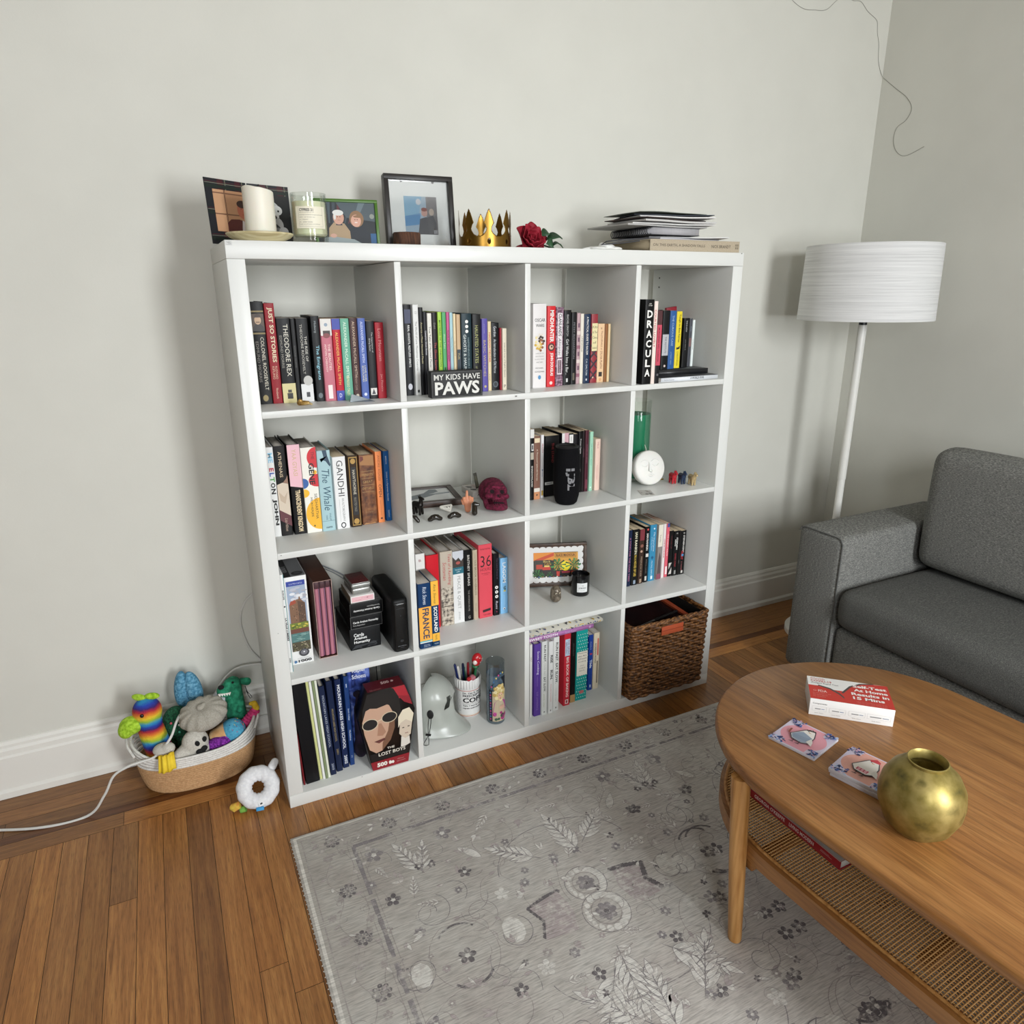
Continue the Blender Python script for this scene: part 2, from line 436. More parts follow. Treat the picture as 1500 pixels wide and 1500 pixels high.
rD = rugmat('rug_dark', '#6c6668', .2); rM = rugmat('rug_mid', '#8d8788', .2); rL = rugmat('rug_light', '#dcd9d2', .14); rS = rugmat('rug_shade', '#a8a09c', .22); rE = rugmat('rug_edge', '#ddd9d0', .3); rV = rugmat('rug_mauve', '#b0a5a3', .12)
RT = .007
rug = MB(); rug.box(RX0, RX1, RY0, RY1, .0003, RT, rugb, .002)
LV = [0]
def rp(pts, m):
    """one woven motif; stays inside the rug"""
    LV[0] = (LV[0] + 1) % 160
    if min(p[0] for p in pts) < RX0 + .004 or max(p[0] for p in pts) > RX1 - .004 or min(p[1] for p in pts) < RY0 or max(p[1] for p in pts) > RY1 - .004: return
    z = RT + .00005 + LV[0] * .0000025
    k = sum(pts[i - 1][0] * pts[i][1] - pts[i][0] * pts[i - 1][1] for i in range(len(pts)))
    rug.add([(x, y, z) for x, y in (pts if k > 0 else pts[::-1])], [tuple(range(len(pts)))], m, smooth=False)
def rline(pts, w, m):
    for i in range(len(pts) - 1):
        (ax, ay), (bx, by) = pts[i], pts[i + 1]; d = math.hypot(bx - ax, by - ay) or 1; nx, ny = -(by - ay) / d * w / 2, (bx - ax) / d * w / 2
        rp([(ax + nx, ay + ny), (ax - nx, ay - ny), (bx - nx, by - ny), (bx + nx, by + ny)], m)
def loc(cx, cy, a, pts): c, s = math.cos(a), math.sin(a); return [(cx + x * c - y * s, cy + x * s + y * c) for x, y in pts]
def leaf(cx, cy, a, ln, w, m, outline=None):
    P = [(ln * i / 8, w / 2 * math.sin(PI * (i / 8) ** .8)) for i in range(9)]
    pts = loc(cx, cy, a, P + [(x, -y) for x, y in P[-2:0:-1]])
    rp(pts, m)
    if outline: rline(pts + pts[:1], .0011, outline)
def flower(cx, cy, r, m, n=6, core=rL, a0=0.):
    for i in range(n):
        a = a0 + 2 * PI * i / n; q = [(r * .62 + r * .4 * math.cos(t), r * .34 * math.sin(t)) for t in [2 * PI * j / 8 for j in range(8)]]
        rp(loc(cx, cy, a, q), m)
    rp([(cx + r * .26 * math.cos(2 * PI * j / 8), cy + r * .26 * math.sin(2 * PI * j / 8)) for j in range(8)], core)
def rosette(cx, cy, r):
    for i in range(8):
        a = 2 * PI * i / 8; q = [(r * .78 + r * .24 * math.cos(t), r * .26 * math.sin(t)) for t in [2 * PI * j / 7 for j in range(7)]]
        rp(loc(cx, cy, a, q), rD)
    for i in range(8):
        a = 2 * PI * (i + .5) / 8; rp(loc(cx, cy, a, [(r * .30, -r * .06), (r * .55, -r * .13), (r * .66, 0), (r * .55, r * .13), (r * .30, r * .06)]), rM)
    rp([(cx + r * .2 * math.cos(2 * PI * j / 8), cy + r * .2 * math.sin(2 * PI * j / 8)) for j in range(8)], rD)
def fern(cx, cy, a, ln, n=6, m=rL, o=rM):
    for i in range(n):
        t = .15 + .8 * i / n; x = ln * t; k = ln * (.42 - .26 * t)
        for s in (-1, 1):
            q = loc(cx, cy, a, [(x, 0)])[0]; leaf(q[0], q[1], a + s * .62, k, k * .26, m, o)
    q = loc(cx, cy, a, [(ln * .85, 0)])[0]; leaf(q[0], q[1], a, ln * .3, ln * .1, m, o)
    e = loc(cx, cy, a, [(ln * .9, 0)])[0]; rline([(cx, cy), e], .0022, o)
def scroll(cx, cy, r, a0, turns, m=rM, w=.0018, flip=1):
    pts = [(cx + r * (1 - .75 * i / 26) * math.cos(a0 + flip * turns * 2 * PI * i / 26), cy + r * (1 - .75 * i / 26) * math.sin(a0 + flip * turns * 2 * PI * i / 26)) for i in range(27)]
    rline(pts, w, m)
def arc(cx, cy, r, a0, a1, m=rM, w=.002, ry=None, n=22):
    ry = ry or r; rline([(cx + r * math.cos(R(a0 + (a1 - a0) * i / n)), cy + ry * math.sin(R(a0 + (a1 - a0) * i / n))) for i in range(n + 1)], w, m)
# edge binding, border lines
rg = random.Random(11)
rline([(RX0 + .010, RY0 + .02), (RX0 + .010, RY1 - .012)], .0075, rE); rline([(RX0 + .006, RY1 - .009), (RX1 - .006, RY1 - .009)], .004, rE)
def wob(x0, y0, x1, y1, w, m, n=60):
    for i in range(n):
        if rg.random() < .95:
            a, b2 = i / n, (i + .96) / n
            rline([(x0 + (x1 - x0) * a, y0 + (y1 - y0) * a), (x0 + (x1 - x0) * b2, y0 + (y1 - y0) * b2)], w * rg.uniform(.75, 1.1), m)
wob(.118, -2.5, .118, -.224, .011, rM, 150); wob(.118, -.224, 1.66, -.224, .011, rM, 120)
wob(RX0 + .024, -2.5, RX0 + .024, RY1 - .02, .003, rS, 60); wob(RX0 + .02, RY1 - .022, RX1 - .02, RY1 - .022, .003, rS, 60)
for i in range(12): rosette(.073 + i * .1515, -.183, .021)
for i in range(16): rosette(.072, -.357 - i * .1415, .021)
for i in range(150):
    if rg.random() < .42: x, y = rg.uniform(.01, 1.68), rg.uniform(-.215, -.15)
    else: x, y = rg.uniform(.008, .105), rg.uniform(-2.4, -.16)
    k = rg.random()
    if k < .45: flower(x, y, rg.uniform(.008, .014), rS, rg.choice([5, 6]), rS, rg.uniform(0, 1))
    elif k < .6: flower(x, y, rg.uniform(.007, .010), rD if rg.random() < .3 else rM, 5, rS)
    else: scroll(x, y, rg.uniform(.012, .026), rg.uniform(0, 6), rg.uniform(.6, 1.1), rS, .0014, rg.choice([-1, 1]))
# field: one medallion group, mirrored about its axis and repeated down the rug
def both(fn, cx, cy, *a, ang=None, AX=.587, **k):
    if ang is None: fn(cx, cy, *a, **k); fn(2 * AX - cx, cy, *a, **k)
    else: fn(cx, cy, ang, *a, **k); fn(2 * AX - cx, cy, PI - ang, *a, **k)
def field(AX, Y, sg):
    Q = lambda y: Y + sg * (y + .63)
    G = lambda a: sg * a
    for cy, r in ((-.585, .042), (-.675, .046)):
        yy = Q(cy)
        for i in range(16):
            a = 2 * PI * i / 16; rp([(AX + r * (1 + .09 * math.cos(t)) * math.cos(a) + r * .2 * math.cos(t), yy + r * math.sin(a) + r * .2 * math.sin(t)) for t in [2 * PI * j / 8 for j in range(8)]], rL)
        arc(AX, yy, r * 1.22, 0, 360, rM, .0018); arc(AX, yy, r * .76, 0, 360, rS, .0026)
        flower(AX, yy, r * .55, rM, 7, rD)
    for s in (-1, 1):
        cx = AX + s * .110; cy = Q(-.632)
        rp([(cx - s * .035, cy + .055), (cx + s * .045, cy + .04), (cx + s * .028, cy - .004), (cx + s * .05, cy - .05), (cx - s * .03, cy - .058), (cx - s * .045, cy)], rV)
        e = [(cx - s * .035, cy + .055), (cx, cy + .052), (cx + s * .045, cy + .04), (cx + s * .028, cy - .004), (cx + s * .05, cy - .05)]
        for p, q in zip(e, e[1:]):
            for i in range(5):
                k = i / 5; rp([(p[0] + (q[0] - p[0]) * k + .008 * math.cos(t), p[1] + (q[1] - p[1]) * k + .007 * math.sin(t)) for t in [2 * PI * j / 6 for j in range(6)]], rD)
        arc(AX + s * .02, Q(-.50), .16, 90 - s * 80, 90 + s * 10, rM, .002, .13); arc(AX + s * .03, Q(-.76), .17, -90 - s * 10, -90 + s * 80, rM, .002, .12)
    fern(AX + .04, Q(-.50), G(PI / 2) + .15, .15, 6); fern(AX - .03, Q(-.76), G(-PI / 2) - .2, .15, 6)
    for a_ in (1, ):
        both(fern, AX - .06, Q(-.47), .13, 6, ang=G(PI * .78), AX=AX); both(fern, AX - .06, Q(-.80), .15, 6, ang=G(-PI * .72), AX=AX)
        both(leaf, AX - .19, Q(-.40), .07, .022, rL, rM, ang=G(2.2), AX=AX)
        both(fern, AX - .335, Q(-.385), .12, 5, ang=G(1.9), AX=AX); both(fern, AX - .34, Q(-.385), .10, 4, ang=G(1.25), AX=AX)
        for (dx, y, r, mm) in ((.427, -.429, .019, rD), (.246, -.426, .017, rD), (.328, -.639, .020, rD), (.19, -.739, .02, rL), (.34, -.36, .012, rD), (.31, -.365, .012, rD), (.193, -.525, .018, rL), (.43, -.275, .024, rM), (.25, -.28, .024, rM), (.03, -.481, .014, rM), (.40, -.54, .014, rM), (.26, -.76, .016, rD), (.10, -.80, .016, rD), (.44, -.75, .018, rM), (.36, -.84, .018, rD), (.28, -.47, .01, rM), (.13, -.52, .013, rM), (.12, -.735, .013, rM)):
            both(flower, AX - dx, Q(y), r, mm, 5 if r > .015 else 6, AX=AX)
        for s in (-1, 1):
            arc(AX + s * .329, Q(-.60), .05, 35, 145, rD, .005, .045 * 1); arc(AX + s * .333, Q(-.665), .05, 215, 325, rD, .006, .045)
            arc(AX + s * .33, Q(-.63), .075, 0, 360, rS, .0016, .085)
            scroll(AX + s * .211, Q(-.633), .045, 1, 1.3, rM, .002, s); scroll(AX + s * .432, Q(-.631), .05, 2, 1.4, rM, .002, -s)
            rp([(AX + s * .211 + .025 * math.cos(t), Q(-.625) + .035 * math.sin(t)) for t in [2 * PI * j / 10 for j in range(10)]], rL)
            rp([(AX + s * .43 + .022 * math.cos(t), Q(-.64) + .03 * math.sin(t)) for t in [2 * PI * j / 10 for j in range(10)]], rL)
            scroll(AX + s * .15, Q(-.35), .07, .5, 1.2, rS, .0017, s); scroll(AX + s * .4, Q(-.33), .06, 3, 1.1, rS, .0017, s); scroll(AX + s * .36, Q(-.5), .05, 1, 1.2, rM, .0017, s); scroll(AX + s * .26, Q(-.55), .05, 4, 1.2, rS, .0017, -s)
            scroll(AX + s * .3, Q(-.79), .06, 2, 1.2, rS, .0017, s); scroll(AX + s * .45, Q(-.82), .05, 2, 1.2, rM, .0016, s)
for k, Y in enumerate((-.63, -1.11, -1.59, -2.07)):
    for AX in (.587, 1.267): field(AX, Y, 1 if k % 2 == 0 else -1)
def vine(x0, y0, x1, y1, amp, wl):
    d = math.hypot(x1 - x0, y1 - y0); n = int(d / .012); ux, uy = (x1 - x0) / d, (y1 - y0) / d; P = []
    for i in range(n + 1):
        q = d * i / n; w = amp * math.sin(2 * PI * q / wl); P.append((x0 + ux * q - uy * w, y0 + uy * q + ux * w))
    rline(P, .0016, rS)
    for i in range(2, n, 3):
        a_ = math.atan2(P[i][1] - P[i - 1][1], P[i][0] - P[i - 1][0]); leaf(P[i][0], P[i][1], a_ + rg.choice([-1, 1]) * rg.uniform(.5, 1.1), rg.uniform(.012, .022), rg.uniform(.005, .009), rg.choice([rL, rV, rS]), rS)
vine(.0, -.172, 1.7, -.172, .012, .15); vine(.0, -.197, 1.7, -.197, .010, .15); vine(.045, -.2, .045, -2.5, .012, .14); vine(.095, -.24, .095, -2.5, .010, .14)
rline([(.130, -2.5), (.130, -.236), (1.66, -.236)], .0018, rS); rline([(.104, -2.5), (.104, -.212), (1.66, -.212)], .0018, rS)
cells = [(.14 + .0575 * i + rg.uniform(-.015, .015), -.26 - .0575 * j + rg.uniform(-.015, .015)) for i in range(27) for j in range(36)]
for x, y in cells:
    k = rg.random()
    if k < .24: scroll(x, y, rg.uniform(.014, .040), rg.uniform(0, 6), rg.uniform(.5, 1.2), rg.choice([rS, rS, rM]), .0014, rg.choice([-1, 1]))
    elif k < .44:
        a0 = rg.uniform(0, 6.28)
        for q in range(rg.choice([2, 3, 4])): leaf(x, y, a0 + q * .62, rg.uniform(.016, .032), rg.uniform(.006, .011), rg.choice([rL, rV]), rS)
    elif k < .58: flower(x, y, rg.uniform(.007, .013), rg.choice([rS, rM, rV]), rg.choice([5, 6]), rL, rg.uniform(0, 1))
    elif k < .66: flower(x, y, rg.uniform(.007, .012), rD, 5, rM, rg.uniform(0, 1)); leaf(x, y, rg.uniform(0, 6), .03, .008, rL, rS)
    elif k < .78: fern(x, y, rg.uniform(0, 6.28), rg.uniform(.045, .075), 4, rL, rS)
    else:
        a = rg.uniform(0, 6.28); pts = [(x, y)]; da = rg.uniform(-.35, .35)
        for j in range(12): a += da + rg.uniform(-.2, .2); pts.append((pts[-1][0] + .009 * math.cos(a), pts[-1][1] + .009 * math.sin(a)))
        rline(pts, .0014, rg.choice([rS, rM])); leaf(pts[-1][0], pts[-1][1], a, .02, .008, rV, rS)
for i in range(170):       # fringe of selvedge stitches along the left edge
    y = RY1 - .004 - i * .0145
    if y < RY0 + .01: break
    rug.tube([(RX0 + .004, y, .003), (RX0 - .001, y - .004, .004), (RX0 + .004, y - .008, .003)], .0014, rE, 5)
ro = rug.obj('area_rug', sharp=40, recalc=False)
props(ro, 'faded grey oriental area rug with floral pattern on the wooden floor', 'rug')

# ------------------------------------------------------------------ coffee table with a cane shelf
oakt = mat('#b07a42', 0.38, key='table_oak'); t, N, L, b = nt(oakt)
v = coords(t, 'Object', (14, 1.2, 14)); n = node(t, 'ShaderNodeTexNoise', Scale=3.0, Detail=7.0, Roughness=.6, Distortion=.6); L.new(v, n.inputs['Vector'])
ca = ramp(t, n.outputs['Fac'], [(.28, '#84562c'), (.5, '#9c6a39'), (.72, '#b28049')])
v = coords(t, 'Object', (170, 7, 170)); n2 = node(t, 'ShaderNodeTexNoise', Scale=1.5, Detail=3.0); L.new(v, n2.inputs['Vector'])
cb = ramp(t, n2.outputs['Fac'], [(.3, '#a8a8a8'), (.55, '#ffffff')])
mx = node(t, 'ShaderNodeMixRGB', blend_type='MULTIPLY'); mx.inputs[0].default_value = .5; L.new(ca, mx.inputs[1]); L.new(cb, mx.inputs[2]); L.new(mx.outputs[0], b.inputs['Base Color'])
legm = noise_mat('leg_oak', ['#a26e36', '#b9854a', '#c8965a'], (30, 30, 2), 3, 6, .4)
TCX, TCY, TR, TH, TL = 1.122, -.892, .338, .43, .55     # centre of far half-round end, radius, height, straight length
def stadium(r, n=40, ln=TL):
    p = [(r * math.cos(PI * i / n), r * math.sin(PI * i / n)) for i in range(n + 1)]
    return p + [(-a, -ln - b2) for a, b2 in p]
tab = thing('coffee_table', 'oak coffee table with rounded ends and woven cane lower shelf', 'coffee table', (TCX, TCY, .0078), (0, 0, R(4)))
m = MB()
prev = None
for r, z in ((TR - .012, TH - .036), (TR - .003, TH - .033), (TR, TH - .024), (TR, TH - .007), (TR - .002, TH - .002), (TR - .006, TH)):
    pass
rings = [stadium(r) for r, z in ((TR - .012, 0), (TR - .003, 0), (TR, 0), (TR, 0), (TR - .002, 0), (TR - .006, 0))]
zs = [TH - .043, TH - .040, TH - .030, TH - .008, TH - .0025, TH - .0073]
zs = [z - .0073 for z in (TH - .029, TH - .026, TH - .019, TH - .006, TH - .002, TH)]
nn = len(rings[0]); vv = [(x, y, z) for rr, z in zip(rings, zs) for x, y in rr]; ff = [(k * nn + i, k * nn + (i + 1) % nn, (k + 1) * nn + (i + 1) % nn, (k + 1) * nn + i) for k in range(5) for i in range(nn)]
ff += [tuple(range(nn))[::-1], tuple(range(5 * nn, 6 * nn))]
m.add(vv, ff, oakt); m.obj('tabletop', tab, sharp=50)
LEGS = [(-.3225, .055), (.3225, .055), (-.3225, -TL - .055), (.3225, -TL - .055)]
for lx, ly in LEGS:
    m = MB(); s = 1 if ly > 0 else -1; k = 1 if lx > 0 else -1
    m.tube([(lx, ly, 0), (lx, ly, .004), (lx * .990, ly + s * .018, .2), (lx * .980, ly + s * .034, TH - .0375)], [.0135, .0145, .0180, .0200], legm, 24)
    m.obj('leg', tab)
SR, SZ = .314, .241
m = MB()
o_, i_ = stadium(SR), stadium(SR - .022)
nn = len(o_)
vv = [(x, y, z) for rr, z in ((o_, SZ - .036), (o_, SZ), (i_, SZ), (i_, SZ - .036)) for x, y in rr]
ff = [(k * nn + i, k * nn + (i + 1) % nn, ((k + 1) % 4) * nn + (i + 1) % nn, ((k + 1) % 4) * nn + i) for k in range(4) for i in range(nn)]
m.add(vv, ff, oakt, smooth=True)
for yy in (.16, -.28, -.72): m.box(-.25, .25, yy - .012, yy + .012, SZ - .03, SZ - .008, oakt, .002)
m.obj('shelf_frame', tab, sharp=40)
m = MB(); m.tube([(x, y, SZ + .003) for x, y in stadium(SR - .012, 30)], .0035, legm, 8, closed=True); m.obj('cane_spline', tab)
cane = mat('#b98a4e', 0.55, key='cane')
m = MB()     # open woven cane: strands both ways, real gaps between
def chord(x): # y-limits at x inside the frame
    r = SR - .013; d = math.sqrt(max(r * r - x * x, 0)); return (-TL - d, d)
def chordx(y):
    r = SR - .013; e = y if y > 0 else (-TL - y if y < -TL else 0); d = math.sqrt(max(r * r - e * e, 0)); return (-d, d)
st = .0066
k = int(SR / st)
for i in range(-k, k + 1):
    x = i * st
    if abs(x) > SR - .016: continue
    a, b2 = chord(x); m.box(x - .0011, x + .0011, a, b2, SZ + .0005, SZ + .0018, cane)
y = -TL - SR + .018
while y < SR - .016:
    a, b2 = chordx(y); m.box(a, b2, y - .0011, y + .0011, SZ + .0012, SZ + .0026, cane); y += st
m.obj('cane_panel', tab, sharp=None)
for s in (1, -1):
    m = MB(); yy = .058 if s > 0 else -TL - .058
    m.box(-.302, .302, yy - .011, yy + .011, SZ - .066, SZ - .040, oakt, .003); m.obj('stretcher', tab)

# ------------------------------------------------------------------ grey sofa along the right wall
fab = mat('#6f6f6d', 0.95, key='grey_melange'); t, N, L, b = nt(fab)
v = coords(t, 'Object', (90, 90, 420)); n = node(t, 'ShaderNodeTexNoise', Scale=1.6, Detail=5.0, Roughness=.75); L.new(v, n.inputs['Vector'])
L.new(ramp(t, n.outputs['Fac'], [(.34, '#4a4a4a'), (.5, '#73736f'), (.66, '#a2a29c')]), b.inputs['Base Color'])
bp = node(t, 'ShaderNodeBump', Strength=.4, Distance=.002); L.new(n.outputs['Fac'], bp.inputs['Height']); L.new(bp.outputs[0], b.inputs['Normal'])
fab2 = mat('#555553', 0.95, key='grey_seat'); t, N, L, b = nt(fab2)
v = coords(t, 'Object', (70, 260, 260)); n = node(t, 'ShaderNodeTexNoise', Scale=1.8, Detail=5.0, Roughness=.8); L.new(v, n.inputs['Vector'])
L.new(ramp(t, n.outputs['Fac'], [(.34, '#3a3a39'), (.52, '#5c5c59'), (.7, '#868680')]), b.inputs['Base Color'])
bp = node(t, 'ShaderNodeBump', Strength=.5, Distance=.002); L.new(n.outputs['Fac'], bp.inputs['Height']); L.new(bp.outputs[0], b.inputs['Normal'])
sofa = thing('sofa', 'grey melange fabric sofa with square arms beside the floor lamp', 'sofa', (1.755, -.07, 0))
SD = .665; SLN = 1.95
pipe = mat('#5f5f5d', .95)
for y0 in (-.185, -SLN):
    m = MB(); m.box(0, SD, y0, y0 + .185, .05, .585, fab, .024, 4)
    m.obj('arm', sofa)
m = MB()
m.tube([(.004, -.181, .06), (.004, -.181, .562), (.004, -.172, .577), (.004, -.158, .581), (.004, -.03, .581), (.004, -.012, .577), (.004, -.004, .562)], .0022, pipe, 8); m.obj('piping', sofa)
m = MB(); m.box(.012, SD, -SLN + .186, -.186, .06, .27, fab, .02, 3); m.obj('seat_base', sofa)
m = MB(); m.box(SD - .17, SD, -SLN + .186, -.186, .271, .80, fab, .04, 4); m.obj('backrest', sofa)
def cushion(bx, r, name, mt, seg=5):
    m = MB(); m.box(*bx, mt, r, seg); o = m.obj(name, sofa); s = o.modifiers.new('sub', 'SUBSURF'); s.levels = s.render_levels = 1; return o
half = (SLN - .372) / 2
for k in (0, 1):
    y1 = -.187 - k * half; cushion((-.02, SD - .172, y1 - half + .002, y1, .272, .425), .055, 'seat_cushion', fab2)
    cushion((SD - .32, SD - .171, y1 - half + .003, y1 - .001, .432, .86), .06, 'back_cushion', fab)
for lx in (.05, SD - .05):
    for ly in (-.04, -SLN + .04):
        m = MB(); m.tube([(lx, ly, 0), (lx, ly, .05)], [.018, .022], mat('#2a2018', .5), 14); m.obj('leg', sofa)

# ------------------------------------------------------------------ floor lamp
LX, LY = 2.145, .092
lamp = thing('floor_lamp', 'white floor lamp with a wide drum shade behind the grey sofa', 'floor lamp', (LX, LY, 0))
lw = mat('#e4e3dd', .35, key='lamp_white')
m = MB(); m.lathe([(0, 0), (.137, 0), (.140, .003), (.140, .022), (.137, .026), (0, .027)], lw, 48); m.obj('base', lamp)
m = MB(); m.lathe([(.0135, .0271), (.0135, .66), (.0150, .661), (.0150, 1.235), (0, 1.236)], lw, 20); m.obj('pole', lamp)
m = MB(); m.lathe([(.014, 1.2361), (.014, 1.262), (.017, 1.263), (.017, 1.30), (0, 1.30)], mat('#16171a', .4), 18); m.obj('socket', lamp)
shade = mat('#e2e2e0', .8, key='shade_slub'); t, N, L, b = nt(shade)
v = coords(t, 'Object', (3, 3, 190)); n = node(t, 'ShaderNodeTexNoise', Scale=1.0, Detail=4.0, Roughness=.7); L.new(v, n.inputs['Vector'])
L.new(ramp(t, n.outputs['Fac'], [(.3, '#c6c6c5'), (.5, '#d9d9d8'), (.7, '#e4e4e3')]), b.inputs['Base Color'])
m = MB(); r1, r2, z0, z1 = .226, .219, 1.253, 1.505
m.lathe([(r1, z0), (r2, z1), (r2 - .003, z1), (r1 - .003, z0), (r1, z0)], shade, 72); m.obj('lamp_shade', lamp, sharp=40)
m = MB()
for k in range(3):
    a = R(75 + 120 * k); m.tube([(.017 * math.cos(a), .017 * math.sin(a), 1.285), (.222 * math.cos(a), .222 * math.sin(a), 1.262)], .0022, lw, 8)
m.obj('shade_spider', lamp)

# ------------------------------------------------------------------ books
# measured places in metres: (left, right, spine depth from the case front, height)
BK = {
 'A': [(0.0503,0.0820,0.125,0.244), (0.0828,0.1061,0.122,0.240), (0.1069,0.1392,0.118,0.205), (0.1400,0.1514,0.118,0.204), (0.1522,0.1814,0.115,0.204), (0.1870,0.2076,0.109,0.209), (0.2084,0.2353,0.102,0.202), (0.2361,0.2559,0.099,0.202), (0.2567,0.2786,0.098,0.202), (0.2794,0.2992,0.099,0.203), (0.3000,0.3194,0.096,0.202), (0.3202,0.3406,0.092,0.195), (0.3414,0.3635,0.088,0.191)],
 'B': [(0.4225,0.4434,0.102,0.233), (0.4472,0.4626,0.100,0.233), (0.4634,0.4740,0.097,0.226), (0.4748,0.4849,0.099,0.215), (0.4857,0.4981,0.099,0.211), (0.4989,0.5132,0.098,0.213), (0.5140,0.5249,0.097,0.214), (0.5257,0.5367,0.095,0.213), (0.5375,0.5455,0.094,0.213), (0.5463,0.5551,0.093,0.212), (0.5559,0.5630,0.092,0.209), (0.5638,0.5749,0.089,0.207), (0.5757,0.6052,0.084,0.209), (0.6060,0.6304,0.080,0.207), (0.6345,0.6514,0.083,0.195), (0.6558,0.6662,0.091,0.187), (0.6670,0.6911,0.094,0.183), (0.6919,0.6963,0.090,0.169), (0.6971,0.7102,0.085,0.168)],
 'C': [(0.7878,0.8307,0.077,0.232), (0.8371,0.8643,0.084,0.225), (0.8707,0.8957,0.093,0.221), (0.9013,0.9256,0.100,0.213), (0.9293,0.9464,0.104,0.207), (0.9492,0.9607,0.107,0.204), (0.9615,0.9730,0.107,0.202), (0.9738,0.9961,0.107,0.201), (0.9991,1.0217,0.108,0.200), (1.0241,1.0478,0.110,0.172), (1.0486,1.0585,0.109,0.171), (1.0593,1.0674,0.108,0.171)],
 'D': [(1.1030,1.1454,0.004,0.241), (1.1462,1.1593,0.004,0.236), (1.1601,1.1770,0.005,0.212), (1.2457,1.2716,0.089,0.178), (1.2766,1.3010,0.094,0.177), (1.3107,1.3322,0.105,0.174), (1.3490,1.3709,0.115,0.153), (1.3799,1.3913,0.125,0.151), (1.3955,1.4050,0.128,0.146)],
 'E': [(0.0526,0.0705,0.135,0.240), (0.0713,0.0994,0.134,0.241), (0.1042,0.1354,0.131,0.242), (0.1362,0.1752,0.127,0.232), (0.1760,0.2108,0.123,0.221), (0.2152,0.2498,0.124,0.200), (0.2547,0.2830,0.123,0.200), (0.2866,0.3286,0.129,0.197), (0.3319,0.3498,0.130,0.202), (0.3560,0.3715,0.135,0.200)],
 'F': [(0.8105,0.8233,0.134,0.221), (0.8241,0.8462,0.136,0.198), (0.8520,0.8623,0.142,0.199), (0.8686,0.9180,0.146,0.193), (0.9294,0.9534,0.149,0.196), (0.9542,0.9705,0.149,0.193), (0.9713,0.9865,0.147,0.190), (0.9873,1.0009,0.144,0.198), (1.0017,1.0112,0.144,0.198), (1.0120,1.0248,0.144,0.199), (1.0289,1.0416,0.144,0.193), (1.0485,1.0680,0.142,0.168)],
 'G': [(0.4268,0.4553,0.113,0.245), (0.4582,0.4973,0.113,0.235), (0.5017,0.5408,0.113,0.239), (0.5416,0.5761,0.115,0.233), (0.5769,0.6048,0.115,0.231), (0.6056,0.6209,0.113,0.228), (0.6242,0.6691,0.112,0.241), (0.6721,0.6925,0.111,0.205), (0.6966,0.7225,0.113,0.186), (0.3955,0.4322,0.007,0.198), (0.4330,0.4548,0.007,0.200)],
 'H': [(1.1712,1.1881,0.113,0.203), (1.1914,1.2171,0.114,0.202), (1.2206,1.2407,0.115,0.198), (1.2456,1.2630,0.118,0.203), (1.2668,1.2932,0.119,0.206), (1.3022,1.3211,0.120,0.201), (1.3259,1.3378,0.123,0.200), (1.3408,1.3540,0.125,0.199), (1.3548,1.3713,0.123,0.170), (1.3721,1.3938,0.121,0.167), (1.3946,1.4009,0.120,0.166), (1.4017,1.4245,0.120,0.164)],
 'I': [(0.0443,0.0499,0.031,0.319), (0.0525,0.0902,0.031,0.317), (0.0910,0.0981,0.036,0.315), (0.0989,0.1059,0.032,0.316), (0.1067,0.1130,0.031,0.317), (0.1138,0.1202,0.033,0.315), (0.1232,0.1387,0.039,0.289), (0.1420,0.1589,0.047,0.295), (0.1621,0.1792,0.055,0.290), (0.1832,0.1965,0.059,0.291)],
 'J': [(0.7632,0.7721,0.041,0.261), (0.7772,0.8018,0.039,0.259), (0.8026,0.8223,0.034,0.265), (0.8271,0.8440,0.033,0.260), (0.8482,0.8689,0.039,0.267), (0.8929,0.9176,0.049,0.263), (0.9230,0.9417,0.056,0.263), (0.9442,0.9881,0.058,0.261), (1.0174,1.0342,0.095,0.211), (1.0366,1.0591,0.095,0.214)],
}
pagem = {}
def pages_mat(c):
    if c in pagem: return pagem[c]
    m = mat(c, .9, key='pages_' + c.strip('#')); t, N, L, b = nt(m)
    w = node(t, 'ShaderNodeTexNoise', Scale=1.0, Detail=2.0); L.new(coords(t, 'Object', (1500, 6, 6)), w.inputs['Vector'])
    k = node(t, 'ShaderNodeMixRGB', blend_type='MULTIPLY'); k.inputs[0].default_value = .5; k.inputs[1].default_value = rgb(c)
    L.new(ramp(t, w.outputs['Fac'], [(.35, '#a8a29a'), (.6, '#ffffff')]), k.inputs[2]); L.new(k.outputs[0], b.inputs['Base Color'])
    pagem[c] = m; return m
CREAM, GREY = '#b9a88c', '#aaa49b'
def spine_art(a, w, h, ops):
    for o in ops:
        k = o[0]
        if k == 't': a.text(o[1], w * o[5], h * o[3], w * o[6], h * o[2], o[4], 'd', *(o[7:]))      # runs down: text, top, bottom, colour, u0, u1
        elif k == 'h': a.text(o[1], w * o[2], h * o[3], w * o[4], h * o[5], o[6], 'h', *(o[7:]))
        elif k == 'r': a.rect(w * o[1], h * o[2], w * o[3], h * o[4], o[5])
        elif k == 'd': a.disc(w * o[1], h * o[2], w * o[3], o[4], rv=(w * o[5] if len(o) > 5 else None))
        elif k == 'p': a.poly([(w * u, h * v) for u, v in o[1]], o[2])
        elif k == 's':
            n = len(o[1]); st = (o[2] - o[3]) / n
            for i, ch in enumerate(o[1]): a.text(ch, w * o[5], h * (o[2] - st * (i + .88)), w * o[6], h * (o[2] - st * (i + .12)), o[4], 'h', .03)
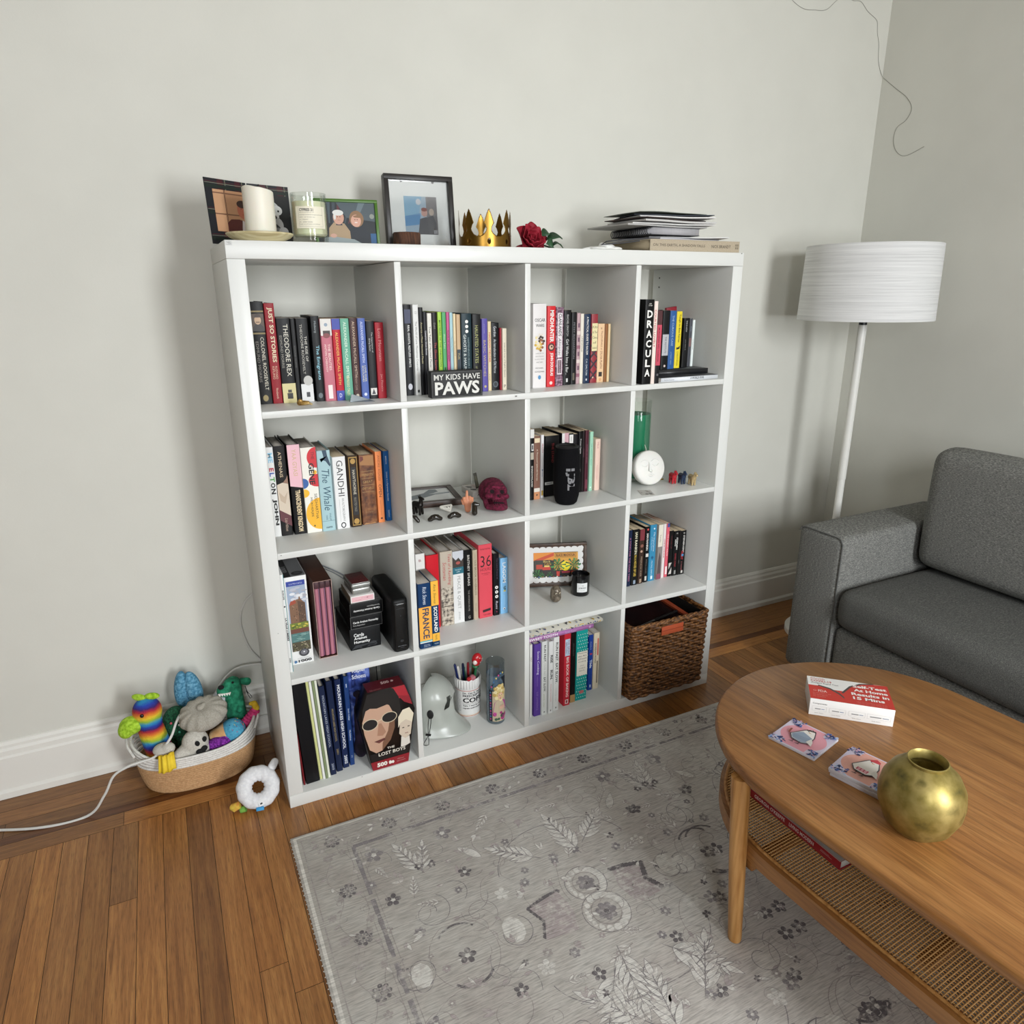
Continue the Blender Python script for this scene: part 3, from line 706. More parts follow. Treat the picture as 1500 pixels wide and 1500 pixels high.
def book(w, h, d, kind, col, page, ops, label, loc, rot=(0, 0, 0), group=None, rough=.42, cover=None):
    """spine faces -y at y=0; origin at lower left front"""
    hard = kind == 'h'
    ch = [int(col[i:i + 2], 16) for i in (1, 3, 5)]
    if max(ch) < 0x38: col = '#%02x%02x%02x' % tuple(int(c * .62) for c in ch)
    root = thing('hardcover_book' if hard else 'paperback_book', label, 'book', loc, rot, group)
    cm = cover or mat(col, rough, Specular_IOR_Level=.22); t = .0022 if hard else .0007; t = min(t, w * .22); ov = .003 if hard else .0
    c = min(.0022, w * .2)
    out = [(0, d), (0, c), (c * .3, c * .3), (c, 0), (w - c, 0), (w - c * .3, c * .3), (w, c), (w, d)]
    inn = [(w - t, d), (w - t, t + .001), (t, t + .001), (t, d)]
    m = MB(); pts = out + inn; n = len(pts)
    v = [(x, y, z) for z in (0, h) for x, y in pts]
    f = [(i, (i + 1) % n, n + (i + 1) % n, n + i) for i in range(n)]
    strip = [(0, 1, 10, 11), (1, 2, 3, 10), (3, 4, 9, 10), (4, 5, 6, 9), (6, 7, 8, 9)]
    f += [tuple(n + i for i in q) for q in strip] + [q[::-1] for q in strip]
    m.add(v, f, cm, smooth=True)
    a = Art((0, 0, 0), (1, 0, 0), (0, 0, 1), mb=m); spine_art(a, w, h, ops); m.obj('cover', root, sharp=30, recalc=False)
    m = MB(); m.box(t + .0001, w - t - .0001, t + .0012, d - ov - .0002, ov + .0002, h - ov - .0002, pages_mat(page)); m.obj('pages', root, sharp=None)
    return root
W_, K_ = '#e6e4de', '#1a1a1a'
leather = noise_mat('cracked_leather', ['#4a2714', '#6d4022', '#8a5a33'], nscale=60, detail=8, rough=.55, bump=.5, bscale=120)
sketch = noise_mat('engraving', ['#4d4640', '#a89c8c', '#c9bfae'], nscale=95, detail=6, rough=.6, lo=.38, hi=.6)
tartanr = mat('#8e2630', .5)
SP = {
'A': [
 ('h', '#1e1d1d', GREY, 'thick black book with a gentleman in a small portrait', [('r', .04, .90, .96, .915, '#7d6b3c'), ('r', .08, .72, .95, .885, '#4a3a2c'), ('p', [(.1, .72), (.95, .72), (.9, .76), (.65, .79), (.35, .79), (.15, .76)], '#2a2420'), ('d', .5, .825, .24, '#b99a7c', .33), ('r', .36, .80, .64, .81, '#6b5442'), ('p', [(.26, .85), (.74, .85), (.68, .875), (.5, .885), (.32, .875)], '#3a2c22'), ('r', .04, .69, .96, .705, '#7d6b3c'), ('t', 'COLONEL ROOSEVELT', .66, .14, '#c9c2b0', .55, .8), ('t', 'EDMUND MORRIS', .66, .18, '#77716a', .18, .38), ('d', .5, .06, .2, '#8a7a4c', .25)]),
 ('h', '#8c1f27', GREY, 'dark red hardback with a large cream title', [('t', 'JUST SO STORIES', .96, .42, '#d8cba8', .25, .78, .02), ('t', 'RUDYARD', .38, .25, '#c9a58a', .52, .74), ('t', 'KIPLING', .38, .25, '#c9a58a', .24, .46), ('t', 'Wordsworth', .16, .05, '#d8b8a0', .4, .62)]),
 ('p', '#1c1d1f', GREY, 'black paperback with a pale yellow foot', [('r', 0, 0, 1, .235, '#cbc08b'), ('t', 'THEODORE REX', .93, .32, '#cfcabb', .46, .80), ('t', 'EDMUND MORRIS', .80, .42, '#8a867c', .14, .32), ('r', .33, .05, .75, .12, '#26231d'), ('r', .4, .125, .68, .16, '#3a362c')]),
 ('p', '#151618', GREY, 'very narrow black paperback squeezed between two black ones', [('t', 'EDMUND MORRIS', .8, .3, '#55534f', .3, .6)]),
 ('p', '#1c1d1f', GREY, 'black paperback with a white foot and grey roundel', [('r', 0, 0, 1, .22, '#d9d9d8'), ('d', .62, .26, .38, '#b9b7b2', .42), ('t', 'THE RISE OF', .88, .40, '#c6c2b8', .60, .80), ('t', 'THEODORE ROOSEVELT', .93, .34, '#b4b0a6', .28, .48), ('r', .4, .06, .7, .12, '#34363a')]),
 ('p', '#161b1e', GREY, 'black paperback with a light blue title', [('t', 'The Emigrants', .72, .2, '#8fcbdc', .3, .78), ('t', 'Moberg', .95, .80, '#9aa3a6', .3, .6), ('d', .5, .07, .26, '#5b6468', .32)]),
 ('p', '#c0707e', CREAM, 'dusty pink paperback with a white picture at the top', [('r', 0, .80, 1, 1, '#d8d5cf'), ('d', .5, .93, .16, '#8798a8'), ('r', .2, .80, .85, .86, '#33231f'), ('d', .5, .80, .32, '#7c3336', .22), ('t', 'THE BEAUTIES', .70, .38, '#ecd6cc', .54, .76), ('t', 'ANTON CHEKHOV', .70, .36, '#ecd6cc', .24, .42), ('r', .3, .03, .7, .2, '#e9dcd8')]),
 ('p', '#b81f30', CREAM, 'red paperback with blue top and blue foot', [('r', 0, .87, 1, 1, '#2c3c9c'), ('r', 0, 0, 1, .125, '#2c3c9c'), ('t', 'ALEXANDER McCALL SMITH', .84, .2, '#e6b74e', .35, .68), ('h', 'D', .35, .04, .65, .09, '#d8d8e6')]),
 ('p', '#6bab92', CREAM, 'sea green paperback beside the red and blue one', [('t', 'ALEXANDER McCALL SMITH', .96, .28, '#dcebd9', .34, .66), ('t', 'ESPRESSO TALES', .3, .06, '#e6d9a0', .3, .6)]),
 ('p', '#49312f', CREAM, 'dark brown paperback between green and blue ones', [('t', 'ALEXANDER McCALL SMITH', .96, .28, '#c2a890', .34, .66), ('t', 'SUNDAY CLUB', .3, .12, '#9c7e6c', .3, .55), ('d', .5, .05, .2, '#c8bca8')]),
 ('p', '#566bad', CREAM, 'periwinkle blue paperback with pale lettering', [('t', 'ALEXANDER McCALL SMITH', .96, .46, '#d2daf2', .34, .66), ('t', 'LOVE OVER', .42, .22, '#e6dfa8', .54, .76), ('t', 'SCOTLAND', .42, .22, '#e6dfa8', .22, .44), ('d', .5, .06, .2, '#d8dcea')]),
 ('p', '#2d2e32', CREAM, 'charcoal paperback with a small white square label', [('t', 'The Importance of', .96, .5, '#c6c6c4', .52, .74), ('t', 'Being Seven', .9, .5, '#c6c6c4', .2, .42), ('r', .12, .05, .9, .14, '#d6d2cc'), ('p', [(.25, .06), (.75, .06), (.5, .13)], '#33333a')]),
 ('h', '#a4222e', GREY, 'bright red hardback at the right end of the row', [('t', 'Lost Mountain', .92, .5, '#d48a86', .32, .66), ('t', 'Jan Pitcairn', .36, .06, '#d48a86', .32, .62)]),
],
'B': [
 ('p', '#181920', GREY, 'black paperback with a dim blue picture at its head', [('r', .1, .8, .9, .95, '#2c3350'), ('t', 'REAL GHOSTS, RESTLESS SPIRITS', .78, .32, '#dcdcda', .42, .72, .015), ('d', .5, .1, .28, '#b9b9c0', .4)]),
 ('h', '#dcdcd9', GREY, 'slim white hardback, tall, beside the black sign', [('t', 'The World of Lore: Monstrous Creatures', .82, .28, '#3c3c3c', .34, .66), ('r', .32, .03, .68, .06, '#2c2c2c'), ('h', '121', .3, .9, .7, .93, '#8a8a8a')]),
 ('p', '#1b1b1d', GREY, 'thin black paperback right of the slim white one', [('t', 'America s Most Haunted Places', .9, .3, '#c4b98a', .3, .7)]),
 ('p', '#23232b', GREY, 'thin charcoal paperback with white lettering', [('t', 'Complete Ghost Stories', .92, .34, '#dcdce2', .3, .74, .01)]),
 ('p', '#dcd9d0', CREAM, 'off-white paperback with black lettering behind the sign', [('t', 'True Tales of Haunted Places', .84, .34, '#2c2a28', .3, .7, .01)]),
 ('p', '#1f1616', CREAM, 'black paperback with dull red lettering', [('t', 'The Ghost Stories', .64, .3, '#b23a36', .3, .7), ('t', 'Dahl', .9, .78, '#8c8480', .3, .6)]),
 ('p', '#a3ce4d', CREAM, 'lime green paperback above the black sign', [('t', 'MYSTERIES OF THE UNKNOWN', .92, .32, '#2d3a16', .3, .72, .012)]),
 ('p', '#57a56c', CREAM, 'leaf green paperback beside the lime one', [('t', 'Weird Tales', .9, .4, '#cfe6c6', .3, .66), ('r', .3, .28, .7, .33, '#1d3a26')]),
 ('p', '#c25688', CREAM, 'narrow magenta paperback above the black sign', [('t', 'ROCK OF WITCHCRAFT', .86, .32, '#4a1430', .25, .75, .012)]),
 ('p', '#a5c6cd', CREAM, 'narrow pale blue paperback above the black sign', [('t', 'The Haunting Hours', .9, .32, '#5a7c88', .3, .68)]),
 ('p', '#dccba6', CREAM, 'narrow cream paperback above the black sign', [('t', 'Old Wives Lore', .8, .34, '#8c5a3a', .28, .72)]),
 ('p', '#c5a884', CREAM, 'tan paperback with a dark lower half', [('r', 0, .25, 1, .56, '#24303a'), ('t', 'Folk', .54, .4, '#c8b070', .25, .7)]),
 ('h', '#22353c', GREY, 'dark teal hardback with three white dots at its head', [('d', .52, .9, .15, W_), ('d', .52, .84, .15, W_), ('d', .52, .78, .15, W_), ('t', 'GHOSTS & HAUNTINGS', .74, .12, '#d8e0dc', .18, .44), ('t', 'HAPPENINGS FROM ENGLAND', .7, .14, '#7f969a', .58, .74)]),
 ('h', '#2a2b2b', GREY, 'charcoal hardback with olive lettering', [('t', 'HAUNTED STATES', .86, .38, '#a5a763', .28, .66), ('t', 'of AMERICA', .34, .1, '#8f9158', .3, .6)]),
 ('p', '#5a519d', CREAM, 'violet paperback right of the black sign', [('t', 'BASIC WITCHES', .72, .2, '#b9a774', .24, .66), ('t', 'JAYA SAXENA', .93, .8, '#9c92c4', .3, .5), ('d', .5, .07, .2, '#b9a774')]),
 ('p', '#dac9a2', CREAM, 'cream paperback with red lettering', [('t', 'HADDON FIELDER', .9, .36, '#c0392f', .25, .75, .015), ('t', 'a novel', .3, .1, '#6b5a40', .3, .6)]),
 ('h', '#15191e', GREY, 'black hardback with a round emblem at its foot', [('t', 'Gordon', .95, .80, '#d6d8dc', .3, .64), ('t', 'An Introduction to Old Norse', .76, .26, '#c6cacf', .3, .62), ('d', .5, .09, .32, '#4b545c', .36), ('d', .5, .09, .2, '#1b2026', .23)]),
 ('p', '#9c2131', CREAM, 'very narrow crimson booklet', []),
 ('p', '#d9d0ba', CREAM, 'ivory paperback at the right end of the row', [('t', 'Lives and loves of English Queens', .84, .14, '#3a342c', .3, .66), ('h', 'P', .3, .04, .7, .09, '#3a342c')]),
],
'C': [
 ('h', '#dbd7d5', GREY, 'thick white hardback with a gold cluster on its spine', [('h', 'OSCAR', .13, .79, .9, .83, '#3a3836', .01), ('h', 'WARS', .22, .73, .82, .765, '#3a3836', .01), ('h', 'A HISTORY OF', .2, .41, .8, .425, '#8a8886'), ('h', 'HOLLYWOOD', .2, .375, .8, .39, '#8a8886'), ('h', 'IN GOLD, SWEAT', .15, .34, .85, .355, '#8a8886'), ('h', 'AND TEARS', .25, .305, .75, .32, '#8a8886'), ('h', 'MICHAEL', .2, .235, .8, .25, '#3a3836'), ('h', 'SCHULMAN', .15, .19, .85, .207, '#3a3836'), ('d', .5, .13, .11, '#4b86b4', .14)] + [('d', .5 + .34 * math.cos(i * 2.4) * (i / 26) ** .5, .55 + .105 * math.sin(i * 2.4) * (i / 26) ** .5, .085, ('#c9a43e', '#3a2c20', '#e0cf96', '#8a5a3a', '#d8d0c4')[i % 5]) for i in range(26)]),
 ('p', '#cc2a30', CREAM, 'scarlet paperback with bold white capitals', [('t', 'MINDHUNTER', .95, .56, W_, .32, .78, .03), ('d', .5, .5, .42, '#4a1c1c'), ('d', .5, .5, .25, '#c9a28a'), ('d', .55, .505, .1, '#1c1010'), ('t', 'JOHN DOUGLAS', .43, .14, W_, .32, .76, .03), ('d', .5, .05, .18, '#e9c8c0')]),
 ('h', noise_mat('plaid_maroon', ['#3d2630', '#77566a', '#a98f9c'], nscale=150, detail=3, rough=.6), GREY, 'maroon patterned hardback with a white upright label', [('r', .22, .37, .82, .93, '#dcd6d8'), ('t', 'CLANLANDS', .92, .64, '#1e1a1c', .34, .74, .02), ('t', 'Almanac', .62, .39, '#2e2a2c', .34, .7, 0, .3), ('r', .22, .15, .82, .35, '#e2d6da'), ('r', .3, .165, .74, .335, '#4e2c3c'), ('t', 'HEUGHAN McTAVISH', .33, .17, '#d8cad0', .4, .64)]),
 ('p', '#1f1f21', CREAM, 'black paperback with a white comic title', [('t', 'RACHEL DRATCH', .94, .66, '#b9b9b7', .34, .62), ('t', 'Girl Walks Into a Bar...', .62, .14, '#d9d9d7', .3, .68), ('r', .38, .04, .62, .09, '#c9c9c7')]),
 ('p', '#262628', CREAM, 'dark grey paperback with faint grey capitals', [('t', 'PETEY RICHARDSON', .92, .3, '#77777a', .32, .66), ('r', .32, .06, .7, .16, '#5c5648')]),
 ('p', '#b79a9e', CREAM, 'narrow pink and blue patterned paperback', [('r', 0, .1 + .1 * i, 1, .15 + .1 * i, ('#8c5a6a', '#7f8da8', '#d6c6c0', '#a34a58')[i % 4]) if i % 2 == 0 else ('r', .3, .1 + .1 * i, .8, .16 + .1 * i, '#6a4a5c') for i in range(8)]),
 ('p', '#dcd6c8', CREAM, 'narrow cream paperback left of the navy one', [('t', 'LINDSKOLD', .78, .36, '#4c4a44', .3, .68)]),
 ('p', '#1f3049', CREAM, 'navy paperback with white capitals', [('t', 'A PRACTICAL GUIDE TO RACISM', .96, .42, W_, .36, .66, .01), ('t', 'C.H. DALTON', .36, .12, '#d2d6dc', .36, .62), ('r', .4, .04, .6, .07, '#c9ccd2')]),
 ('p', tartanr, CREAM, 'red tartan paperback with a yellow label', [('p', [(-.0, .04 + .16 * i), (0, .08 + .16 * i), (1, .2 + .16 * i), (1, .16 + .16 * i)], '#22242e') for i in range(5)] + [('p', [(0, .16 + .16 * i), (0, .19 + .16 * i), (1, .07 + .16 * i), (1, .04 + .16 * i)], '#3c2a34') for i in range(5)] + [('r', .12, .47, .95, .87, '#ded3a2')] + [('h', t_, .2, .80 - .075 * i, .88, .835 - .075 * i, '#3c3420') for i, t_ in enumerate(('Kilts', '& The', 'Clans', 'of', 'Scotland'))] + [('d', .4, .08, .12, '#c9a890')]),
 ('p', '#e3c097', CREAM, 'short peach paperback near the right end', [('h', 'W', .4, .9, .6, .94, '#4a2c20'), ('t', 'The JOURNALS of', .88, .56, '#6b2c2a', .4, .7), ('t', 'SYLVIA PLATH', .54, .24, '#6b2c2a', .4, .72), ('r', .25, .1, .75, .18, '#2a2220'), ('d', .5, .05, .2, '#d0a070')]),
 ('p', '#8a5b35', CREAM, 'short brown booklet second from the end', []),
 ('p', '#d9c095', CREAM, 'short straw coloured booklet at the end', []),
],
'D': [
 ('h', '#131313', GREY, 'tall black hardback with huge stacked white capitals', [('h', 'BRAM', .42, .945, .66, .958, W_), ('h', 'STOKER', .34, .925, .76, .938, W_), ('s', 'DRACULA', .89, .08, '#eceae4', .24, .84)]),
 ('p', '#ead9cf', CREAM, 'slim pale pink book beside the tall black one', [('t', 'COURTED LOVELY', .9, .45, '#b5303a', .1, .62, .01)]),
 ('p', '#29272a', CREAM, 'black paperback with a raspberry band', [('r', .02, .25, .98, .80, '#c2455a'), ('t', 'MURDERERS RED HORROR', .76, .3, '#5a1824', .3, .62, .012), ('r', 0, .8, .98, .99, '#4a2024'), ('d', .55, .12, .22, '#5b595c')]),
 ('p', '#212226', CREAM, 'black paperback with a light grey oblong label', [('r', .05, .24, .95, .60, '#b6b6ba'), ('t', 'THE INSTITUTE', .56, .28, '#3a3a40', .4, .66), ('d', .55, .06, .14, '#d6c6c0')]),
 ('p', '#2f5a94', CREAM, 'royal blue paperback beside the yellow one', [('t', 'THE CURIOUS CASE', .92, .4, '#a9c0e0', .32, .62), ('t', 'of MARY ANN', .3, .08, '#86a2cc', .3, .55)]),
 ('p', '#e2cd33', CREAM, 'bright yellow paperback with a small black boot', [('t', 'Tough to Bite Fairies', .95, .46, '#2c2810', .36, .74, .015), ('p', [(.22, .33), (.8, .345), (.84, .40), (.62, .38), (.58, .37), (.22, .37)], '#1c1a14'), ('t', 'CHRISTOPHER', .3, .04, '#54501c', .36, .6)]),
 ('p', '#1b1c1e', CREAM, 'black paperback right of the yellow one', [('t', 'THIS IS HOW', .95, .72, '#c6c6c4', .36, .6), ('t', 'you lose it', .62, .3, '#8c8c8a', .32, .56)]),
 ('p', '#4a4c52', CREAM, 'thin slate grey paperback', [('r', .1, .42, .9, .6, '#7a5a58'), ('t', 'Essays', .9, .66, '#8fa0ac', .3, .7)]),
 ('p', '#dfe7e3', CREAM, 'thin white paperback at the right end', [('t', 'The Body Keeps', .66, .3, '#5a6a66', .3, .66)]),
],
'E': [
 ('h', '#e3e3e1', GREY, 'white hardback with big multicoloured lettering', [('t', 'ME', .95, .82, '#8fc4de', .2, .84, .03), ('t', 'E', .78, .73, '#b23a48', .2, .84, .04), ('t', 'L', .725, .68, '#3c5ca8', .2, .84, .04), ('t', 'T', .675, .62, '#4c9a48', .2, .84, .04), ('t', 'O', .61, .555, '#1a1a1a', .2, .84, .04), ('t', 'N', .545, .485, '#1a1a1a', .2, .84, .04), ('t', 'JOHN', .43, .13, '#1a1a1a', .2, .84, .05, 0, 3)]),
 ('h', '#2c2b2b', GREY, 'dark hardback with a cream marble band', [('t', 'ATHENAIS', .94, .66, '#cdb99a', .34, .62), ('p', [(0, .30), (1, .22), (1, .58), (.5, .60), (0, .58)], '#cbbca9'), ('p', [(.55, .6), (1, .58), (1, .68), (.85, .64)], '#8a6a58'), ('p', [(.1, .5), (.55, .44), (.9, .5), (.6, .36), (.2, .4)], '#b8a48f'), ('p', [(0, .18), (1, .1), (1, .22), (0, .30)], '#5a2c32'), ('t', 'Lisa Hilton', .2, .05, '#b49c8a', .4, .66, 0, .3)]),
 ('h', '#1b1a1b', GREY, 'hardback with a pink upper half and black lower half', [('p', [(0, .55), (1, .52), (1, 1), (0, 1)], '#e2b4bd'), ('t', 'YAA GYASI', .95, .66, '#c6a878', .34, .68), ('t', 'TRANSCENDENT KINGDOM', .50, .03, '#dcc7a0', .34, .74, .03)]),
 ('h', '#ebe8de', GREY, 'white hardback with red, blue and yellow circles', [('p', [(1, .80)] + [(1 - .62 * math.sin(R(180 * i / 14)), .88 + .12 * math.cos(R(180 - 180 * i / 14))) for i in range(15)] + [(1, 1)], '#c8252f'), ('p', [(1, .54)] + [(1 - .62 * math.sin(R(180 * i / 14)), .615 - .075 * math.cos(R(180 * i / 14))) for i in range(15)], '#c8252f'), ('p', [(0, .53)] + [(.36 * math.sin(R(180 * i / 14)), .59 - .06 * math.cos(R(180 * i / 14))) for i in range(15)], '#2f5a9c'), ('p', [(0, .43)] + [(.36 * math.sin(R(180 * i / 14)), .475 - .05 * math.cos(R(180 * i / 14))) for i in range(15)], '#e9b326'), ('p', [(1, .03)] + [(1 - .98 * math.sin(R(180 * i / 14)), .22 - .19 * math.cos(R(180 * i / 14))) for i in range(15)], '#ecb02a'), ('d', .82, .71, .14, '#ecb02a'), ('t', 'THE', .95, .86, '#5a1418', .66, .86), ('t', 'GENE', .82, .57, '#17161a', .44, .80, .03), ('t', 'SIDDHARTHA', .46, .16, '#3c3420', .66, .84), ('t', 'MUKHERJEE', .44, .17, '#3c3420', .34, .52), ('r', .48, .07, .56, .09, '#3c3420')]),
 ('h', '#a7c5ca', GREY, 'pale blue hardback with a dark whale tail', [('p', [(.4, 1), (.72, 1), (.78, .93), (.98, .82), (.9, .8), (.62, .87), (.2, .90), (.3, .86), (.52, .9)], '#2b4458'), ('t', 'The Whale', .77, .26, '#2f5468', .26, .82, .0, .25), ('t', 'PHILIP', .22, .13, '#4c6c7a', .58, .72), ('t', 'HOARE', .2, .14, '#4c6c7a', .32, .46), ('r', 0, .125, 1, .129, '#5a7c86'), ('h', 'HARPER', .28, .035, .76, .055, '#2f4450', .02)]),
 ('p', '#e8e8e7', CREAM, 'white paperback with a large black name', [('t', 'GANDHI', .95, .46, '#232323', .28, .76, .0), ('t', 'AN AUTOBIOGRAPHY', .43, .1, '#7a7a78', .5, .68), ('r', .3, .1, .32, .42, '#b4b4b2'), ('d', .5, .05, .2, '#3a3a3a', .24), ('d', .5, .05, .12, '#e8e8e7', .15)]),
 ('h', '#38291b', CREAM, 'dark brown antique book with a gilt border', [('r', .1, .03, .16, .97, '#a4813e'), ('r', .84, .03, .9, .97, '#a4813e'), ('r', .1, .02, .9, .035, '#a4813e'), ('r', .1, .965, .9, .98, '#a4813e'), ('d', .5, .92, .24, '#b08a44', .26), ('d', .5, .08, .26, '#b08a44', .28), ('r', .26, .17, .74, .84, '#17171a'), ('t', 'HAWTHORNE', .80, .46, '#d2c8b2', .38, .64), ('t', 'SELECTED TALES', .42, .22, '#8c8474', .4, .6)]),
 ('h', leather, CREAM, 'worn brown leather-bound antique book', [('p', [(.04, .86), (.96, .84), (.95, .985), (.06, .99)], '#a0703f'), ('p', [(.08, .90), (.3, .93), (.28, .98), (.08, .985)], '#6b2c22'), ('h', "MERRY'S", .14, .70, .86, .735, '#b08c55'), ('r', .1, .765, .9, .77, '#a08050'), ('h', 'GREAT', .18, .60, .82, .635, '#b08c55'), ('r', .1, .665, .9, .67, '#a08050'), ('h', 'DETAILS', .14, .51, .86, .54, '#b08c55'), ('r', .1, .57, .9, .575, '#a08050'), ('r', .1, .47, .9, .475, '#a08050'), ('h', 'ILLUSTRATED', .25, .17, .75, .19, '#96744a'), ('p', [(.05, 0), (.95, .01), (.8, .025), (.5, .012), (.2, .03)], '#a87c50')]),
 ('p', '#ee9058', CREAM, 'orange paperback with dark lettering', [('t', 'ANDRE AGASSI', .95, .60, '#a4542c', .34, .66), ('t', 'OPEN', .55, .36, '#4a2418', .3, .72), ('r', .45, .1, .5, .32, '#c06c3c'), ('d', .5, .06, .16, '#5a2c1c')]),
 ('p', '#1d5a99', CREAM, 'cobalt blue paperback with white lettering', [('t', 'BARDON', .93, .82, '#dce6f0', .36, .6), ('t', 'Loose in a Pyrenean Scandal', .74, .26, '#e6ecf4', .3, .62), ('t', 'SERPENT', .16, .05, '#c0d2e6', .36, .6)]),
],
'F': [
 ('p', '#161618', CREAM, 'black paperback with white patches at the left end', [('r', 0, .88, 1, 1, '#d6d4d0'), ('r', .3, .70, .9, .80, '#c6c4c0'), ('r', .45, .72, .75, .78, '#161618'), ('r', .1, .58, .9, .68, '#b0a898'), ('t', 'SHADOWLAND', .54, .14, '#d2cec6', .3, .7, .02)]),
 ('p', '#7b584a', CREAM, 'brown paperback with an orange and white foot', [('r', .05, .0, .95, .12, '#c2845a'), ('r', .05, .12, .95, .18, '#d8d0c4'), ('d', .5, .07, .12, K_), ('r', .1, .9, .9, .97, '#dcc9a8'), ('t', 'A Thousand Splendid Stories', .88, .22, '#e0d4c0', .36, .62)]),
 ('p', '#dfdddd', CREAM, 'narrow white paperback with pink and blue lettering', [('t', 'REALITY', .92, .66, '#b0485e', .3, .7, .01), ('r', .2, .04, .8, .12, '#c9a43e'), ('t', 'Steinberg', .6, .2, '#4a6a9c', .3, .66), ('d', .5, .45, .2, '#3c5a8c')]),
 ('p', '#151517', CREAM, 'very thick black paperback with red lettering', [('t', 'THE STAND', .88, .56, '#a02c30', .46, .62), ('r', .0, .2, .96, .245, '#c9c9c7'), ('r', .1, .21, .5, .235, '#8a8a88')]),
 ('p', '#26262a', CREAM, 'white-topped paperback standing behind the speaker', [('r', 0, .62, .4, 1, '#d9d6d2'), ('p', [(.4, .86), (1, .84), (1, 1), (.4, 1)], '#c9a0a8'), ('t', 'TVE', .82, .66, '#d6dce6', .45, .85, .02)]),
 ('p', '#1b1c20', CREAM, 'black paperback with a white tab behind the speaker', [('r', .1, .84, .95, .98, '#dedcd8'), ('r', .48, .87, .56, .95, '#222222'), ('t', 'AVE', .78, .64, '#c0c4cc', .3, .7, .02)]),
 ('p', '#222024', CREAM, 'plain black paperback behind the speaker', [('t', 'SILENCE', .9, .6, '#6a4a4a', .3, .6)]),
 ('p', '#191518', CREAM, 'black paperback with a slanting white title', [('t', 'Truman Capote', .92, .6, '#d8d4d2', .3, .68, .01, .2), ('t', 'Tiffany', .5, .2, '#b4aeb0', .3, .6, 0, .2)]),
 ('p', '#2c1a20', CREAM, 'thin wine-black paperback beside the slanting title', [('t', 'CATHEDRAL', .9, .4, '#7a4a58', .3, .6)]),
 ('p', '#4c1f2b', CREAM, 'maroon paperback left of the mint one', [('t', 'SHADES OF MAGIC', .94, .3, '#8c5a66', .34, .64), ('r', .2, .05, .8, .2, '#6b2c3c')]),
 ('p', '#9dcdb2', CREAM, 'mint green paperback', [('t', 'THE WEDDING PEOPLE', .94, .3, '#54907a', .34, .62), ('d', .5, .06, .2, '#e0f0e4')]),
 ('p', '#e3c6b6', CREAM, 'short blush pink paperback at the right end', [('t', 'MILK', .95, .8, '#a86c6c', .34, .6), ('t', 'Frederica Dane', .6, .1, '#c08a84', .36, .56)]),
],
'G': [
 ('h', '#e0deda', GREY, 'white hardback with a crimson inner edge', [('h', 'B', .35, .90, .6, .93, '#8c3040'), ('t', 'XOLI', .82, .5, '#5a5a58', .4, .66)]),
 ('h', '#c8202c', GREY, 'plain scarlet hardback behind the travel guides', [('t', 'DALI', .4, .2, '#e0a8a0', .3, .6)]),
 ('h', '#bdb1a1', GREY, 'beige hardback with red script and a sketched street', [('r', 0, 0, 1, .52, sketch), ('t', 'Tales of a Rambling', .96, .55, '#b2343c', .55, .85, .0, .2), ('t', 'Scotsman', .86, .62, '#b2343c', .2, .48, .0, .2), ('r', 0, .26, 1, .27, '#4a423a'), ('r', 0, .36, 1, .365, '#5a5046')]),
 ('h', '#e2e2e0', GREY, 'white hardback with a landscape and teal band', [('r', 0, .78, 1, 1, '#c6c9cf'), ('p', [(0, .80), (0, .93), (.3, .88), (.55, .91), (.8, .86), (1, .9), (1, .78), (0, .78)], '#3c342f'), ('d', .5, .84, .2, '#a8524a', .14), ('r', 0, .69, 1, .78, '#1d6676'), ('h', 'THE SECRET', .2, .74, .8, .755, '#cfe0e4'), ('h', 'LIFE', .35, .71, .65, .728, '#cfe0e4'), ('t', 'PEACE & QUIET', .66, .20, '#9a9a98', .34, .68), ('t', 'JENNER', .16, .04, '#a8a8a6', .4, .6)]),
 ('h', '#151516', GREY, 'black hardback with spaced white capitals', [('t', 'BRITNEY SPEARS', .95, .48, '#d0ccc4', .42, .68, .01), ('t', 'THE WOMAN IN ME', .44, .14, '#8f8b84', .42, .62), ('h', 'G', .42, .03, .66, .07, '#a8a49c')]),
 ('h', '#b8aa93', GREY, 'narrow tan hardback left of the coral one', [('t', 'OLD BROOK IN HERALDS', .86, .36, '#5c5040', .34, .72), ('t', 'a novel', .95, .88, '#7c705c', .4, .6), ('t', 'Henry James', .3, .06, '#7c705c', .36, .6)]),
 ('p', '#d84f5b', GREY, 'wide coral guidebook with a big black number', [('h', 'The New York Times', .12, .93, .88, .95, '#6b1c26'), ('h', '36', .14, .70, .92, .85, '#241114', -.005), ('h', 'HOURS', .12, .645, .92, .685, '#8c2632'), ('h', '150 WEEKENDS', .2, .605, .85, .618, '#8c2632'), ('h', 'in the USA', .32, .585, .7, .597, '#8c2632'), ('p', [(.25, .075), (.85, .09), (.85, .125), (.25, .11)], '#2c1216'), ('h', 'TASCHEN', .28, .03, .84, .052, '#6b1c26')]),
 ('h', '#18161c', GREY, 'black hardback with three white circles', [('d', .52, .46, .26, W_), ('d', .52, .385, .26, W_), ('d', .52, .31, .26, W_), ('d', .52, .46, .1, '#77727c'), ('d', .52, .385, .1, '#77727c'), ('d', .52, .31, .1, '#77727c'), ('t', 'The Love Poems of', .94, .58, '#5a4a60', .54, .76), ('t', 'Rumi', .24, .1, '#cac4ce', .34, .7, 0, .3), ('d', .5, .06, .1, '#8a2c4c')]),
